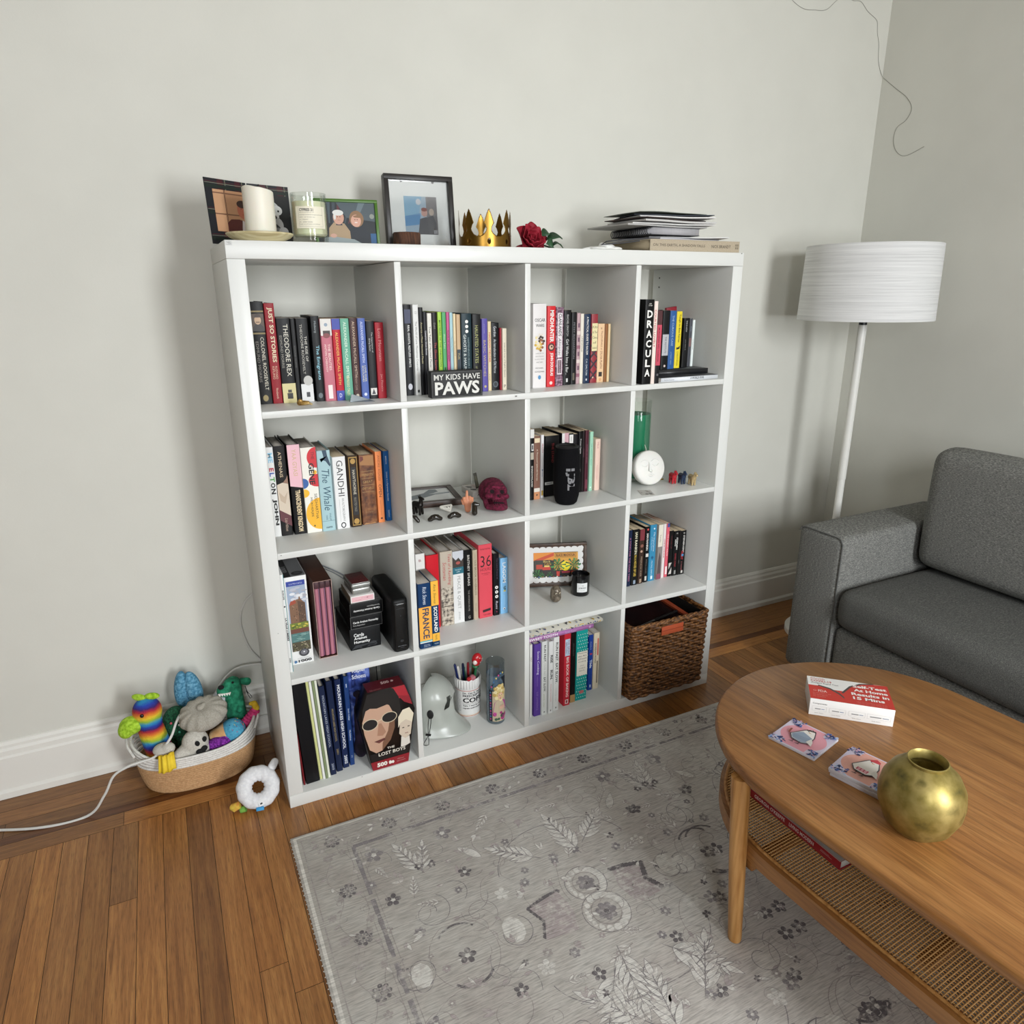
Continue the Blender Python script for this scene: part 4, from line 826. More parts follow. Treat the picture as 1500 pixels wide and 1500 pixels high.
 ('h', '#85bce5', GREY, 'sky blue hardback at the right end', [('t', 'LAGOM', .92, .56, '#eef4f8', .3, .74, .02), ('t', 'SJN', .52, .38, '#3c4a3a', .36, .72, .03), ('r', .4, .4, .7, .42, '#e6d24a'), ('r', .5, .14, .53, .34, '#b8d8ee'), ('d', .5, .09, .16, '#e8f0f4'), ('d', .5, .08, .14, '#2c4460', None, )][:-1] + [('d', .5, .085, .09, '#2c4460')]),
 ('p', '#14365e', GREY, 'navy and yellow travel guide, wider of the pair', [('r', 0, .12, 1, .64, '#f0ac40'), ('r', 0, .10, 1, .12, '#5cb0b8'), ('r', 0, .085, 1, .10, '#e6e6e0'), ('t', 'Rick Steves', .95, .68, '#cfd8e4', .36, .66, 0, .25), ('t', 'FRANCE', .62, .15, '#17355c', .28, .80, .02), ('h', 'AVALON', .28, .02, .8, .035, '#c6d0dc'), ('h', 'TRAVEL', .28, .042, .8, .057, '#c6d0dc')]),
 ('p', '#143a5c', GREY, 'yellow-topped navy travel guide, narrower of the pair', [('r', 0, .63, 1, 1, '#f0b43c'), ('r', 0, .075, 1, .2, '#f0b43c'), ('t', 'Rick Steves', .95, .66, '#5c4a1c', .34, .66, 0, .25), ('t', 'SCOTLAND', .61, .22, '#eef0ec', .28, .76, .03), ('t', 'TRAVEL', .18, .09, '#5c4a1c', .36, .62), ('h', 'MOON', .25, .03, .8, .05, '#c6d0dc')]),
],
'H': [
 ('p', '#1b2640', CREAM, 'navy paperback with rose lettering at the left end', [('t', 'A SONG FOR THE DARK TIMES', .9, .06, '#b06a88', .36, .72, .01)]),
 ('p', '#191919', CREAM, 'black paperback with yellow capitals', [('t', 'IAN RANKIN', .95, .56, '#d9d4b8', .34, .72, .025), ('t', 'IN A HOUSE OF LIES', .54, .16, '#d0b04a', .34, .72, .02), ('r', .35, .02, .7, .09, '#8a98a8')]),
 ('p', '#3b2a22', CREAM, 'brown paperback with a mottled red head', [('r', .05, .8, .95, 1, '#7a3038'), ('d', .5, .7, .3, '#8a5a4c'), ('d', .45, .6, .22, '#c2a08a'), ('t', 'FRENCH KISS', .52, .12, '#b09880', .34, .66), ('r', .3, .02, .7, .09, '#a08a74')]),
 ('p', '#1b1a1b', CREAM, 'black paperback with white capitals and red corner', [('d', .55, .95, .22, '#c24a44'), ('t', 'IAN RANKIN', .88, .58, W_, .3, .74, .025), ('r', .3, .46, .95, .52, '#d6d2cc'), ('t', 'MORTAL CAUSES', .42, .16, '#77736e', .36, .62), ('r', .3, .03, .75, .11, '#c9c4bc')]),
 ('p', '#3988ae', CREAM, 'bright blue paperback with white script', [('d', .6, .93, .12, '#d8e8f0'), ('t', 'The Importance', .88, .52, '#d8e8f0', .46, .74, 0, .2), ('t', 'of Being Seven', .82, .52, '#bcd6e4', .18, .4, 0, .2), ('d', .5, .42, .2, '#1f5c84'), ('t', 'McCALL SMITH', .36, .1, '#cfe2ec', .36, .58), ('r', .36, .03, .66, .09, '#d6e6ee')]),
 ('p', '#a8a09a', CREAM, 'cream-topped paperback with a grey photograph', [('r', 0, .60, 1, 1, '#e2dccc'), ('t', 'Tortilla', .84, .66, '#5a544c', .36, .62), ('r', 0, .1, 1, .6, '#8c8480'), ('p', [(.1, .1), (.9, .1), (.8, .4), (.5, .5), (.25, .36)], '#54484a'), ('r', 0, 0, 1, .1, '#8a4a5a')]),
 ('p', '#e2d8d6', CREAM, 'narrow white paperback with red lettering', [('t', 'LOVE IN COLOUR', .9, .2, '#c2303c', .3, .7, .02)]),
 ('p', '#d8606e', CREAM, 'rose paperback with a blue mark at its head', [('r', .2, .93, .9, 1, '#3a4a8a'), ('t', 'THE SCARLET WALTZ', .9, .3, '#f0d0d0', .36, .7, .015), ('r', .2, .05, .8, .2, '#f0dcdc')]),
 ('p', '#1d1a1b', CREAM, 'short black paperback with a white foot', [('t', 'HOUSE OF', .9, .6, '#6a2c30', .34, .66), ('r', .1, .05, .9, .3, '#c6bfba'), ('p', [(.1, .05), (.9, .2), (.9, .3), (.1, .16)], '#1d1a1b')]),
 ('p', '#19191a', CREAM, 'short black paperback with a white author name', [('h', 'ONE', .4, .93, .7, .96, W_), ('t', 'STEPHEN', .88, .56, W_, .5, .78, .02), ('t', 'KING', .86, .62, W_, .2, .46, .02), ('t', 'DARK HALF', .5, .2, '#a8323a', .34, .62), ('r', .36, .03, .7, .12, '#8a8a88')]),
 ('p', '#2a2626', CREAM, 'very narrow short black paperback', [('t', 'KING', .5, .1, '#8a8280', .3, .7)]),
 ('p', '#181818', CREAM, 'short black paperback with red title at the right end', [('h', 'ONE', .4, .93, .7, .96, W_), ('t', 'STEPHEN KING', .9, .5, '#d8d4ce', .42, .72, .02), ('t', 'MISERY', .54, .34, '#b0303a', .2, .62, .02), ('r', .3, .42, .7, .47, '#4a86b4'), ('t', 'a novel', .3, .1, '#9a5a5c', .3, .6), ('r', .36, .03, .7, .09, '#c6c2bc')]),
],
'I': [
 ('p', '#6c1b21', '#5a171c', 'thin dark red folder against the case side', []),
 ('h', '#17181c', '#1e1f23', 'wide black binder with a blank spine', []),
 ('p', '#c8cb8c', '#c4c7a4', 'thin yellow-green folder next to the black binder', []),
 ('p', '#dfdfdb', '#d0d0cc', 'thin white magazine beside the yellow-green folder', []),
 ('p', '#7f8c68', '#d4d6c6', 'thin sage green magazine among the white ones', []),
 ('p', '#dcdfce', '#d0d0c4', 'thin ivory magazine beside the navy yearbooks', [('t', 'spring issue', .8, .5, '#8c9070', .3, .7)]),
 ('h', '#19233f', GREY, 'navy yearbook with thin silver capitals', [('t', 'MOUNTAIN LAKES HIGH SCHOOL', .90, .32, '#aeb6c6', .34, .72), ('t', '2003', .14, .05, '#aeb6c6', .34, .72)]),
 ('h', '#17223f', GREY, 'navy yearbook with small gold capitals', [('t', 'MOUNTAIN LAKES HIGH SCHOOL', .70, .34, '#a8945c', .36, .68), ('t', '2001', .26, .19, '#a8945c', .36, .68)]),
 ('h', '#18254a', GREY, 'navy yearbook with bold white serif capitals', [('t', 'MOUNTAIN LAKES HIGH SCHOOL', .94, .22, '#dfe2e8', .32, .8, .02), ('t', '2002', .15, .04, '#dfe2e8', .32, .8, .02)]),
 ('h', '#1d3a70', GREY, 'brighter blue yearbook, last in the row', [('h', '1', .4, .88, .6, .92, '#b8c6de'), ('t', 'Smith College', .68, .48, '#c0cde2', .34, .70, .01), ('t', 'Madeleine', .42, .27, '#c0cde2', .34, .68, .01), ('t', '11', .12, .08, '#c0cde2', .34, .68)]),
],
'J': [
 ('p', '#d8d6d2', GREY, 'narrow white cookbook at the left end', [('t', 'SALT', .9, .7, '#9a6a5a', .3, .7)]),
 ('h', '#5a3e93', GREY, 'purple cookbook with white lettering', [('t', 'Scots Cooking', .9, .58, '#d6cfe8', .36, .76, .01), ('t', 'SUE LAWRENCE', .34, .08, '#8c74b8', .36, .62), ('r', .45, .42, .5, .56, '#8c74b8')]),
 ('h', '#d9dcd8', GREY, 'white cookbook with spotted black lettering', [('t', 'RUN FAST.', .95, .72, '#2a2a28', .34, .72, .02), ('t', 'COOK FAST.', .71, .53, '#b8bab4', .34, .72, .02), ('t', 'EAT SLOW.', .52, .32, '#2a2a28', .34, .72, .02), ('t', 'quick-fix recipes', .3, .1, '#9aa878', .3, .56), ('d', .5, .04, .12, '#5a5a58')]),
 ('h', '#dddedc', GREY, 'white cookbook with heavy black two-word title', [('t', 'RISE', .84, .68, '#20201e', .34, .86, .03), ('t', 'RUN.', .62, .46, '#20201e', .34, .86, .03), ('t', 'SHALANE FLANAGAN', .42, .16, '#c27a7a', .42, .62), ('r', .4, .03, .6, .05, '#6a6a68')]),
 ('h', '#e0e1de', GREY, 'white cookbook with long black title left of red one', [('t', 'RUN FAST. EAT SLOW.', .93, .38, '#20201e', .34, .78, .02), ('t', 'nourishing recipes', .34, .1, '#a8a8a6', .36, .58), ('r', .4, .03, .6, .05, '#6a6a68')]),
 ('h', '#c22c3a', '#c99aa0', 'red baking book with a pale blue label', [('r', .14, .70, .86, .93, '#b8cede'), ('t', 'THE GREAT', .92, .715, '#7a3a5c', .54, .80), ('t', 'BRITISH', .9, .73, '#7a3a5c', .22, .46), ('t', 'BIG BOOK OF BAKING', .68, .12, '#eddcd8', .36, .74, .02), ('r', .26, .025, .74, .085, '#eddcd8'), ('r', .38, .035, .62, .075, '#8c1c2c')]),
 ('h', '#1c1c1d', GREY, 'black cookbook with a wooden-coloured foot', [('r', 0, 0, 1, .11, '#b8925c'), ('t', 'JERUSALEM', .9, .6, '#4a4a4a', .3, .64)]),
 ('h', '#199a94', GREY, 'thick teal cookbook covered in white dots', [('d', .12 + .19 * (i % 5) + (.095 if (i // 5) % 2 else 0), .04 + .045 * (i // 5), .035, '#d8eee8') for i in range(105)] + [('r', .04, .36, .96, .70, '#e4e0d2')] + [('h', t_, .12, .665 - .04 * i, .88, .688 - .04 * i, '#3c3c38') for i, t_ in enumerate(('Mastering', 'the Art', 'of French', 'Cooking'))] + [('h', t_, .2, .49 - .035 * i, .8, .507 - .035 * i, '#77746a') for i, t_ in enumerate(('JULIA', 'CHILD', 'BECK'))] + [('d', .5, .12, .22, '#c06a6a', .14)]),
 ('p', '#1f3f92', GREY, 'deep blue cookbook with a white brand-like script', [('d', .5, .66, .3, '#b83a4c', .2), ('t', 'Tilda', .6, .36, '#e2e6f0', .26, .78, .02), ('t', 'modern', .9, .72, '#a9b8dc', .3, .6), ('r', .36, .05, .64, .1, '#c6d0e4')]),
 ('p', '#dacdb4', GREY, 'cream cookbook with dark block lettering at the end', [('t', 'KOREAN ROAD', .86, .42, '#3c3630', .2, .46, .02), ('r', .62, .6, .84, .9, '#c9584c'), ('r', .6, .1, .8, .5, '#6a6256')]),
],
}
SP['J'][8] = SP['J'][8][:3] + ('deep blue cookbook with large white script',) + SP['J'][8][4:]
CUBE = {'A': (0, 'top row, first cube'), 'B': (0, 'top row, second cube'), 'C': (0, 'top row, third cube'), 'D': (0, 'top row, fourth cube'), 'E': (1, 'second row, first cube'), 'F': (1, 'second row, third cube'), 'G': (2, 'third row, second cube'), 'H': (2, 'third row, fourth cube'), 'I': (3, 'bottom row, first cube'), 'J': (3, 'bottom row, third cube')}
DEEP = {}
for g in 'ABCDEFGHIJ':
    row, where = CUBE[g]
    for i, (sp, (x0, x1, y, h)) in enumerate(zip(SP[g], BK[g])):
        z = ZF(row) + .0004; w = x1 - x0
        d = .155 if h > .225 else (.132 if h > .185 else .112)
        if sp[0] == 'h' and h < .225: d = .145
        if g == 'I': d = .22 if h > .3 else .21
        if g == 'J': d = .19
        if g == 'G' and i > 8: d = .098
        rot = (0, 0, 0)
        if g == 'I' and 1 <= i <= 8: rot = (0, R((-2.4, -2.45, -2.5, -2.5, -2.5, -2.5, -1.9, -1.0)[i - 1]), 0)
        if g == 'I' and i == 0: rot = (0, R(-2.2), 0); x0, w, h = .0450, .0048, .165
        if g == 'D' and i == 0: x0 += .011; w = x1 - x0
        if g == 'D' and i > 2: z = 1.1204; d = .108 if i < 6 else .088
        if g == 'G' and i == 6: d = .2
        h = min(h, CS - .006)
        d = min(d, DS - y - .006)
        cm = None; col = sp[1]
        if not isinstance(col, str): cm = col; col = '#888888'
        book(w, h, d, sp[0], col, sp[2], sp[4], sp[3] + ', ' + where, (x0, y, z), rot, 'books in the ' + where.replace(',', ''), cover=cm)

# ------------------------------------------------------------------ simple boxes and frames
def carton(name, label, cat, w, d, h, col, loc, rot=(0, 0, 0), group=None, art=None, top=None, left=None, bev=.0006, rough=.45, parts=None):
    """closed box, origin lower left front; prints on front (-y), top (+z) and left (-x) faces"""
    m = MB(); c = mat(col, rough) if isinstance(col, str) else col
    m.box(0, w, 0, d, 0, h, c, bev)
    if art: art(Art((0, 0, 0), (1, 0, 0), (0, 0, 1), mb=m))
    if top: top(Art((0, 0, h), (1, 0, 0), (0, 1, 0), mb=m))
    if left: left(Art((0, d, 0), (0, -1, 0), (0, 0, 1), mb=m))
    return props(m.obj(name, None, loc, rot, recalc=False), label, cat, group)
TOP = WS + .0004
clearg = mat('#ffffff', 0.02, key='clear_glass', Transmission_Weight=1.0, IOR=1.45)
def glass_mat(key, tint, alpha):
    """thin-walled glass: mostly see-through, mirror-like at grazing angles"""
    m = mat(tint, .03, key=key); t, N, L, b = nt(m)
    tr = node(t, 'ShaderNodeBsdfTransparent'); tr.inputs[0].default_value = rgb(tint); gl = node(t, 'ShaderNodeBsdfGlossy', Roughness=.02)
    fr = node(t, 'ShaderNodeLayerWeight', Blend=.28); mr = node(t, 'ShaderNodeMath', operation='MULTIPLY_ADD'); mr.inputs[1].default_value = .35; mr.inputs[2].default_value = alpha
    L.new(fr.outputs['Fresnel'], mr.inputs[0]); mx = node(t, 'ShaderNodeMixShader'); L.new(mr.outputs[0], mx.inputs[0]); L.new(tr.outputs[0], mx.inputs[1]); L.new(gl.outputs[0], mx.inputs[2])
    L.new(mx.outputs[0], N['Material Output'].inputs['Surface']); return m
thin = glass_mat('thin_glass', '#fafcfa', .01)
pane = glass_mat('picture_glass', '#ffffff', .16)
# ---- on top of the case
# tartan bifold photo card
f = thing('photo_folder', 'open tartan photo folder standing behind the ivory pillar candle', 'photo folder', (-.010, .150, TOP))
def plaid(a, w, h):
    a.rect(0, 0, w, h, '#14171f')
    for k in range(2):
        u = w * (.30 + k * .42); a.rect(u, 0, u + w * .14, h, '#3c1019'); a.rect(u + w * .18, 0, u + w * .187, h, '#a9a684'); a.rect(u + w * .205, 0, u + w * .21, h, '#5c6a60')
    for k in range(3):
        v = h * (.06 + k * .40); a.rect(0, v, w, v + h * .05, '#12201a'); a.rect(0, v + h * .068, w, v + h * .074, '#8c8c78'); a.rect(0, v + h * .09, w, v + h * .094, '#6a262e')
def panel(name, w, h, th, rot, loc, art):
    m = MB(); m.box(0, w, 0, th, 0, h, mat('#14171f', .6), .0004); a = Art((0, 0, 0), (1, 0, 0), (0, 0, 1), mb=m); plaid(a, w, h); art(a, w, h); return m.obj(name, f, loc, rot, recalc=False)
def man(a, w, h):
    a.rect(w * .16, h * .2, w * .97, h * .84, '#b98a66'); a.rect(w * .16, h * .2, w * .42, h * .84, '#c19470')
    for u in (.42, .44): a.rect(w * u, h * .2, w * (u + .012), h * .84, '#5a3a2a')
    for v in (.46, .78): a.rect(w * .16, h * v, w * .97, h * (v + .02), '#7a5540')
    a.poly([(w * .42, h * .2), (w * .42, h * .34), (w * .52, h * .40), (w * .72, h * .41), (w * .97, h * .36), (w * .97, h * .2)], '#5a2622')
    a.poly([(w * .76, h * .2), (w * .80, h * .40), (w * .9, h * .36), (w * .93, h * .2)], '#d0c6c2'); a.poly([(w * .86, h * .2), (w * .88, h * .37), (w * .93, h * .33), (w * .95, h * .2)], '#6a3a3a')
    a.disc(w * .83, h * .56, w * .13, '#b5684e', rv=h * .135); a.disc(w * .83, h * .65, w * .13, '#3a211a', rv=h * .06); a.rect(w * .78, h * .575, w * .82, h * .583, '#4a2a20'); a.rect(w * .86, h * .575, w * .9, h * .583, '#4a2a20'); a.rect(w * .81, h * .485, w * .87, h * .49, '#7a3a30')
def dog(a, w, h):
    a.rect(w * .1, h * .1, w * .97, h * .84, '#17181a')
    for u, v, r, c in ((.52, .62, .2, '#c6c6c6'), (.40, .66, .12, '#4a4a4c'), (.66, .60, .13, '#d8d8d8'), (.58, .50, .12, '#dedede'), (.55, .36, .24, '#b5b5b5'), (.48, .24, .26, '#3a3a3c'), (.62, .20, .2, '#8a8a8a'), (.78, .26, .12, '#c2c2c2')): a.disc(w * u, h * v, w * r, c, rv=h * r * .62)
    a.disc(w * .58, h * .585, w * .028, '#101010'); a.disc(w * .69, h * .59, w * .024, '#101010'); a.disc(w * .60, h * .49, w * .04, '#141414'); a.poly([(w * .3, h * .72), (w * .48, h * .74), (w * .4, h * .84)], '#d2d2d2')
panel('photo_panel', .117, .142, .0022, (R(-3), 0, R(34)), (0, 0, 0), man)
panel('photo_panel', .104, .142, .0022, (R(-3), 0, R(16)), (.0985, .066, 0), dog)
# pillar candle on a round plate
wax = mat('#e6e1d2', .45, key='ivory_wax', Subsurface_Weight=.15)
wood_pl = noise_mat('pale_wood', ['#b5a67c', '#c9bc93', '#d4c9a4'], (3, 40, 40), 2, 5, .5)
m = MB(); m.lathe([(0, 0), (.048, 0), (.050, .003), (.066, .010), (.0735, .0165), (.0735, .0195), (.071, .0205), (.055, .0165), (0, .0155)], wood_pl, 48)
props(m.obj('candle_plate', None, (.086, .083, TOP)), 'round pale wooden plate under the ivory pillar candle', 'plate')
t_ = thing('pillar_candle', 'thick ivory pillar candle, melted at the top, on the round plate', 'candle', (.090, .083, TOP + .0168))
m = MB(); n = 40; v = []; fc = []
for k, (r, z) in enumerate(((0, 0), (.0325, 0), (.0335, .002), (.0335, .05), (.0335, .088), (.0335, 1), (.029, 2), (.024, 3), (0, 3))):
    for i in range(n):
        a = 2 * PI * i / n; dz = -.006 - .011 * max(0, math.cos(a)) ** 1.3 - .002 * math.sin(3 * a)
        zz = z if z < .5 else {1: .104 + dz, 2: .1055 + dz, 3: .097 + dz * .6}[int(z)]
        v.append((r * math.cos(a), r * math.sin(a), zz))
for k in range(8):
    for i in range(n): fc.append((k * n + i, k * n + (i + 1) % n, (k + 1) * n + (i + 1) % n, (k + 1) * n + i))
m.add(v, fc, wax); bmesh.ops.remove_doubles(m.bm, verts=m.bm.verts[:], dist=1e-5); m.obj('wax_body', t_, sharp=60)
m = MB(); m.tube([(0, 0, .09), (.001, 0, .1), (.004, 0, .106)], .0012, mat('#1a1512', .9), 8); m.obj('wick', t_)
# glass jar candle with a paper label
t_ = thing('jar_candle', 'clear glass jar candle with a printed cream label', 'candle', (.202, .090, TOP))
m = MB(); m.lathe([(0, 0), (.036, 0), (.0395, .003), (.0405, .012), (.0405, .109), (.0398, .1095), (.0385, .109), (.0383, .020), (.034, .016), (0, .0155)], thin, 48); m.obj('glass_jar', t_)
m = MB(); m.lathe([(0, .0165), (.0335, .0168), (.0379, .021), (.0379, .091), (0, .0905)], mat('#e2dcbd', .5, key='jar_wax', Subsurface_Weight=.2), 40); m.obj('wax', t_)
m = MB(); a = Art((-.12, 0, 0), (1, 0, 0), (0, 0, 1), wrap=(0, 0, .0407), mb=None)
a.rect(-.036, .032, .036, .079, '#e3ddc9'); a.text('CYPRES 21', -.026, .0685, .006, .0745, '#2a2826', al='l', bold=.03)
for i, (s_, w) in enumerate((('eau de parfum no. 21', .030), ('scented candle & bougie parfumee', .034), ('name   be my own day', .022), ('no.   bergamot', .012), ('to.   amber woods', .018), ('keep out of reach of children', .030))): a.text(s_, -.026, .0645 - i * .005, -.026 + w * 1.6, .0672 - i * .005, '#6a665c', al='l')
a.rect(-.028, .036, -.0277, .0765, '#6a665c'); a.rect(.028, .036, .0283, .0765, '#6a665c'); a.rect(-.028, .036, .028, .0363, '#6a665c')
a.obj('paper_label', t_)
# picture frames
def frame(name, label, w, h, th, bw, col, loc, rot, art, glass=True, cat='picture frame', matte=None, stand=True, lip=.004, fm=None):
    t = thing(name, label, cat, loc, rot); c = fm or mat(col, .4)
    m = MB()
    for b in ((0, w, 0, bw), (0, w, h - bw, h)): m.box(b[0], b[1], 0, th, b[2], b[3], c, .0012)
    for b in ((0, bw), (w - bw, w)): m.box(b[0], b[1], .0002, th, bw - .0005, h - bw + .0005, c, .001)
    m.obj('frame', t)
    m = MB(); m.box(bw - .002, w - bw + .002, lip + .001, lip + .003, bw - .002, h - bw + .002, mat('#d9d9d6', .7)); a = Art((0, lip + .001, 0), (1, 0, 0), (0, 0, 1), .0001, mb=m); art(a, w, h); m.obj('picture', t, recalc=False)
    m = MB(); m.box(bw, w - bw, lip + .0032, th - .001, bw, h - bw, mat('#3a322a', .8)); m.obj('backing', t)
    if glass: m = MB(); m.box(bw - .001, w - bw + .001, lip - .0012, lip - .0002, bw - .001, h - bw + .001, pane); m.obj('glass', t)
    if stand:
        m = MB(); k = math.tan(-rot[0]) if rot[0] < 0 else .2
        m.prism([(w * .42, h * .62), (w * .58, h * .62), (w * .62, .004), (w * .38, .004)], th, th + .002, mat('#2a2622', .7), axis='y'); m.obj('easel_back', t)
    return t
def couple(a, w, h):
    b = .0075; a.rect(b, b, w - b, h - b, '#23282d')
    for i in range(9): a.poly([(w * (.1 + .06 * i), h * .5), (w * (.12 + .06 * i), h * .5), (w * (.05 + .08 * i + .05), h - b), (w * (.05 + .08 * i), h - b)], ('#3a444c', '#5a2c34', '#46525a')[i % 3])
    a.poly([(w * .5, h * .62), (w - b, h * .55), (w - b, h - b), (w * .35, h - b)], '#4b565c'); a.poly([(w * .62, h * .62), (w * .68, h * .62), (w * .8, h - b), (w * .7, h - b)], '#66747a')
    a.disc(w * .90, h * .66, .006, '#8a8f86')
    a.poly([(w * .20, b), (w * .22, h * .40), (w * .30, h * .52), (w * .46, h * .5), (w * .54, h * .34), (w * .55, b)], '#a58d6f'); a.poly([(w * .33, h * .46), (w * .43, h * .46), (w * .42, h * .52), (w * .34, h * .53)], '#2a3244')
    a.disc(w * .375, h * .62, .0135, '#c99a86', rv=.017); a.disc(w * .372, h * .72, .0135, '#d8d8d4', rv=.007); a.disc(w * .30 + .003, h * .64, .003, '#d8d8d4', rv=.008)
    a.poly([(w * .54, b), (w * .55, h * .34), (w * .62, h * .46), (w * .74, h * .46), (w * .86, h * .28), (w * .88, b)], '#20262e')
    a.disc(w * .655, h * .60, .018, '#8a6a4c', rv=.020); a.disc(w * .645, h * .56, .0125, '#d0a08c', rv=.015); a.poly([(w * .6, h * .66), (w * .72, h * .7), (w * .74, h * .62), (w * .62, h * .63)], '#8a6a4c')
    for u, v in ((.36, .635), (.40, .635), (.63, .585), (.665, .585)): a.disc(w * u, h * v, .0012, '#2a1c18')
    a.rect(w * .36, h * .565, w * .40, h * .572, '#8a5a50'); a.disc(w * .645, h * .525, .004, '#e0cfc8', rv=.0015)
    a.poly([(w * .12, b), (w * .14, h * .2), (w * .3, h * .22), (w * .6, h * .17), (w * .75, b)], '#8f9a9c'); a.disc(w * .28, h * .24, .008, '#c49a88', rv=.005); a.rect(w * .86, b, w - b, h * .3, '#2c5a86')
frame('framed_photo', 'small green picture frame holding a photo of two seated people', .160, .116, .014, .0075, '#456d1e', (.234, .190, TOP + .001), (R(-9), 0, R(-7)), couple, glass=False)
def snow(a, w, h):
    b = .013; a.rect(b, b, w - b, h - b, '#e4e8e6'); x0, x1, y0, y1 = w * .28, w * .76, h * .22, h * .73
    a.rect(x0, y0, x1, y1, '#9fb6c6'); a.poly([(x0, y0 + .03), (x0, y1), (x0 + .05, y1), (x0 + .04, y0 + .05)], '#7fb0cc'); a.poly([(x0, y0 + .045), (x0 + .045, y0 + .055), (x0 + .04, y0 + .025), (x0, y0 + .02)], '#5a92be')
    a.rect(x1 - .03, y0, x1, y1, '#77787c'); a.poly([(x0 + .035, y0), (x0 + .042, y0 + .04), (x0 + .06, y0 + .045), (x0 + .072, y0 + .035), (x0 + .072, y0)], '#4c5058'); a.disc(x0 + .055, y0 + .056, .0085, '#c09a90', rv=.0105); a.disc(x0 + .055, y0 + .064, .0085, '#8a4a44', rv=.005)
    a.poly([(x1 - .026, y0), (x1 - .028, y0 + .045), (x1 - .012, y0 + .05), (x1 - .004, y0 + .03), (x1 - .004, y0)], '#55585e'); a.disc(x1 - .016, y0 + .058, .007, '#b5a89c', rv=.009); a.disc(x0 + .04, y0 + .083, .007, '#c9ccd0', rv=.008)
    for i in range(5): a.rect(x1 - .012 + i * .002, y0 + .002, x1 - .011 + i * .002, y0 + .012, '#c9ccd0')
    for u in (.26, .72): a.disc(w * u, h - b - .001, .0035, '#15120f')
frame('framed_photo', 'large black picture frame with a wide white mat, reflecting the window', .190, .190, .027, .0125, '#221e1b', (.432, .226, TOP + .001), (R(-7), 0, R(-3)), snow, lip=.012)
bark = noise_mat('bark_wood', ['#2a170e', '#4a2c1b', '#68422a'], (60, 60, 8), 3, 6, .7, .6, 60)
m = MB(); v = []
prof = [(.0335, 0), (.0355, .003), (.0355, .034), (.0335, .037), (0, .0375)]
m.lathe([(0, 0)] + prof, bark, 18); o = m.obj('wood_block', None, (.457, .150, TOP)); props(o, 'small round dark brown wood block in front of the black picture frame', 'wood block')
# paper crown: cut from one strip and rolled into a ring
gold = mat('#7c5d26', .3, .92, key='gold_paper')
m = MB(); RR, NU, NZ, HH = .071, 300, 46, .094
def inside(u, z):
    k = 8; s = (u * k) % 1 - .5; a_ = abs(s) * (2 * PI * RR / k)        # metres from spike axis
    if z < .028: return not (((a_ / .0045) ** 2 + ((z - .0165) / .006) ** 2) < 1)
    if z < .046: return a_ < .0275 - .0205 * math.sin(PI / 2 * (z - .028) / .018) ** .6
    if z < .060: return a_ < .0068 + .0072 * ((z - .046) / .014) ** 1.5
    return a_ < .0140 * max(0, 1 - (z - .060) / (HH - .060)) ** .8
vi = {}
def cv(i, j):
    if (i % NU, j) not in vi:
        a_ = 2 * PI * i / NU; r = RR + .002 * math.sin(3 * a_); vi[(i % NU, j)] = m.bm.verts.new((r * math.sin(a_), -r * .9 * math.cos(a_), HH * j / NZ))
    return vi[(i % NU, j)]
m.mats.append(gold)
for i in range(NU):
    for j in range(NZ):
        if i == 146 and j < 10: continue
        if inside((i + .5) / NU, HH * (j + .5) / NZ):
            fq = m.bm.faces.new((cv(i, j), cv(i + 1, j), cv(i + 1, j + 1), cv(i, j + 1))); fq.smooth = True
o = m.obj('paper_coronet', None, (.664, .118, TOP), (0, 0, R(10)), sharp=None, recalc=False); props(o, 'shiny gold paper crown standing left of the red rose', 'crown')
sd = o.modifiers.new('t', 'SOLIDIFY'); sd.thickness = .0005
# red rose
ros = noise_mat('rose_velvet', ['#6d0618', '#8f0d24', '#a51430'], nscale=14, rough=.7); leafm = noise_mat('rose_leaf', ['#16301c', '#22452a', '#305534'], nscale=20, rough=.5)
t_ = thing('rose', 'single red fabric rose with green leaves lying beside the crown', 'rose', (.803, .105, TOP))
def petal(M, w, h, curl, m):
    g = MB(); n = 9; v = []
    for j in range(n):
        for i in range(n):
            s, q = i / (n - 1) * 2 - 1, j / (n - 1); ww = w * (math.sin(PI * (.12 + .78 * q)) ** .7)
            v.append((s * ww, -.5 * w * (1 - s * s * .9) * math.sin(q * PI * .55) * 1.0 - curl * max(0, q - .7) ** 2 * 4, q * h - .08 * h * s * s))
    g.add(v, [(j * n + i, j * n + i + 1, (j + 1) * n + i + 1, (j + 1) * n + i) for j in range(n - 1) for i in range(n - 1)], m, M=M)
    o = g.obj('petal', t_, sharp=None); k = o.modifiers.new('s', 'SOLIDIFY'); k.thickness = .0007; return o
base = T(-.004, 0, .031) @ Euler((R(62), 0, R(6))).to_matrix().to_4x4()
for ring, (n, tilt, w, h, r) in enumerate(((3, 4, .011, .027, .002), (4, 13, .016, .032, .006), (5, 26, .021, .036, .010), (5, 44, .025, .038, .012))):
    for i in range(n):
        petal(base @ Matrix.Translation((0, 0, -.016)) @ Matrix.Rotation(2 * PI * (i + ring * .43) / n, 4, 'Z') @ Matrix.Translation((0, -r, 0)) @ Matrix.Rotation(R(tilt), 4, 'X'), w, h, .004 + ring * .003, ros)
m = MB(); m.ball((-.036, .004, .012), (.020, .012, .010), ros, 16, 10, M=T(0, 0, 0, 0, -14, 0)); m.obj('petal', t_)
m = MB(); m.tube([(.010, .012, .022), (.035, .012, .014), (.070, .016, .006), (.10, .022, .004)], [.0028, .0024, .002, .0016], leafm, 8); m.obj('stem', t_)
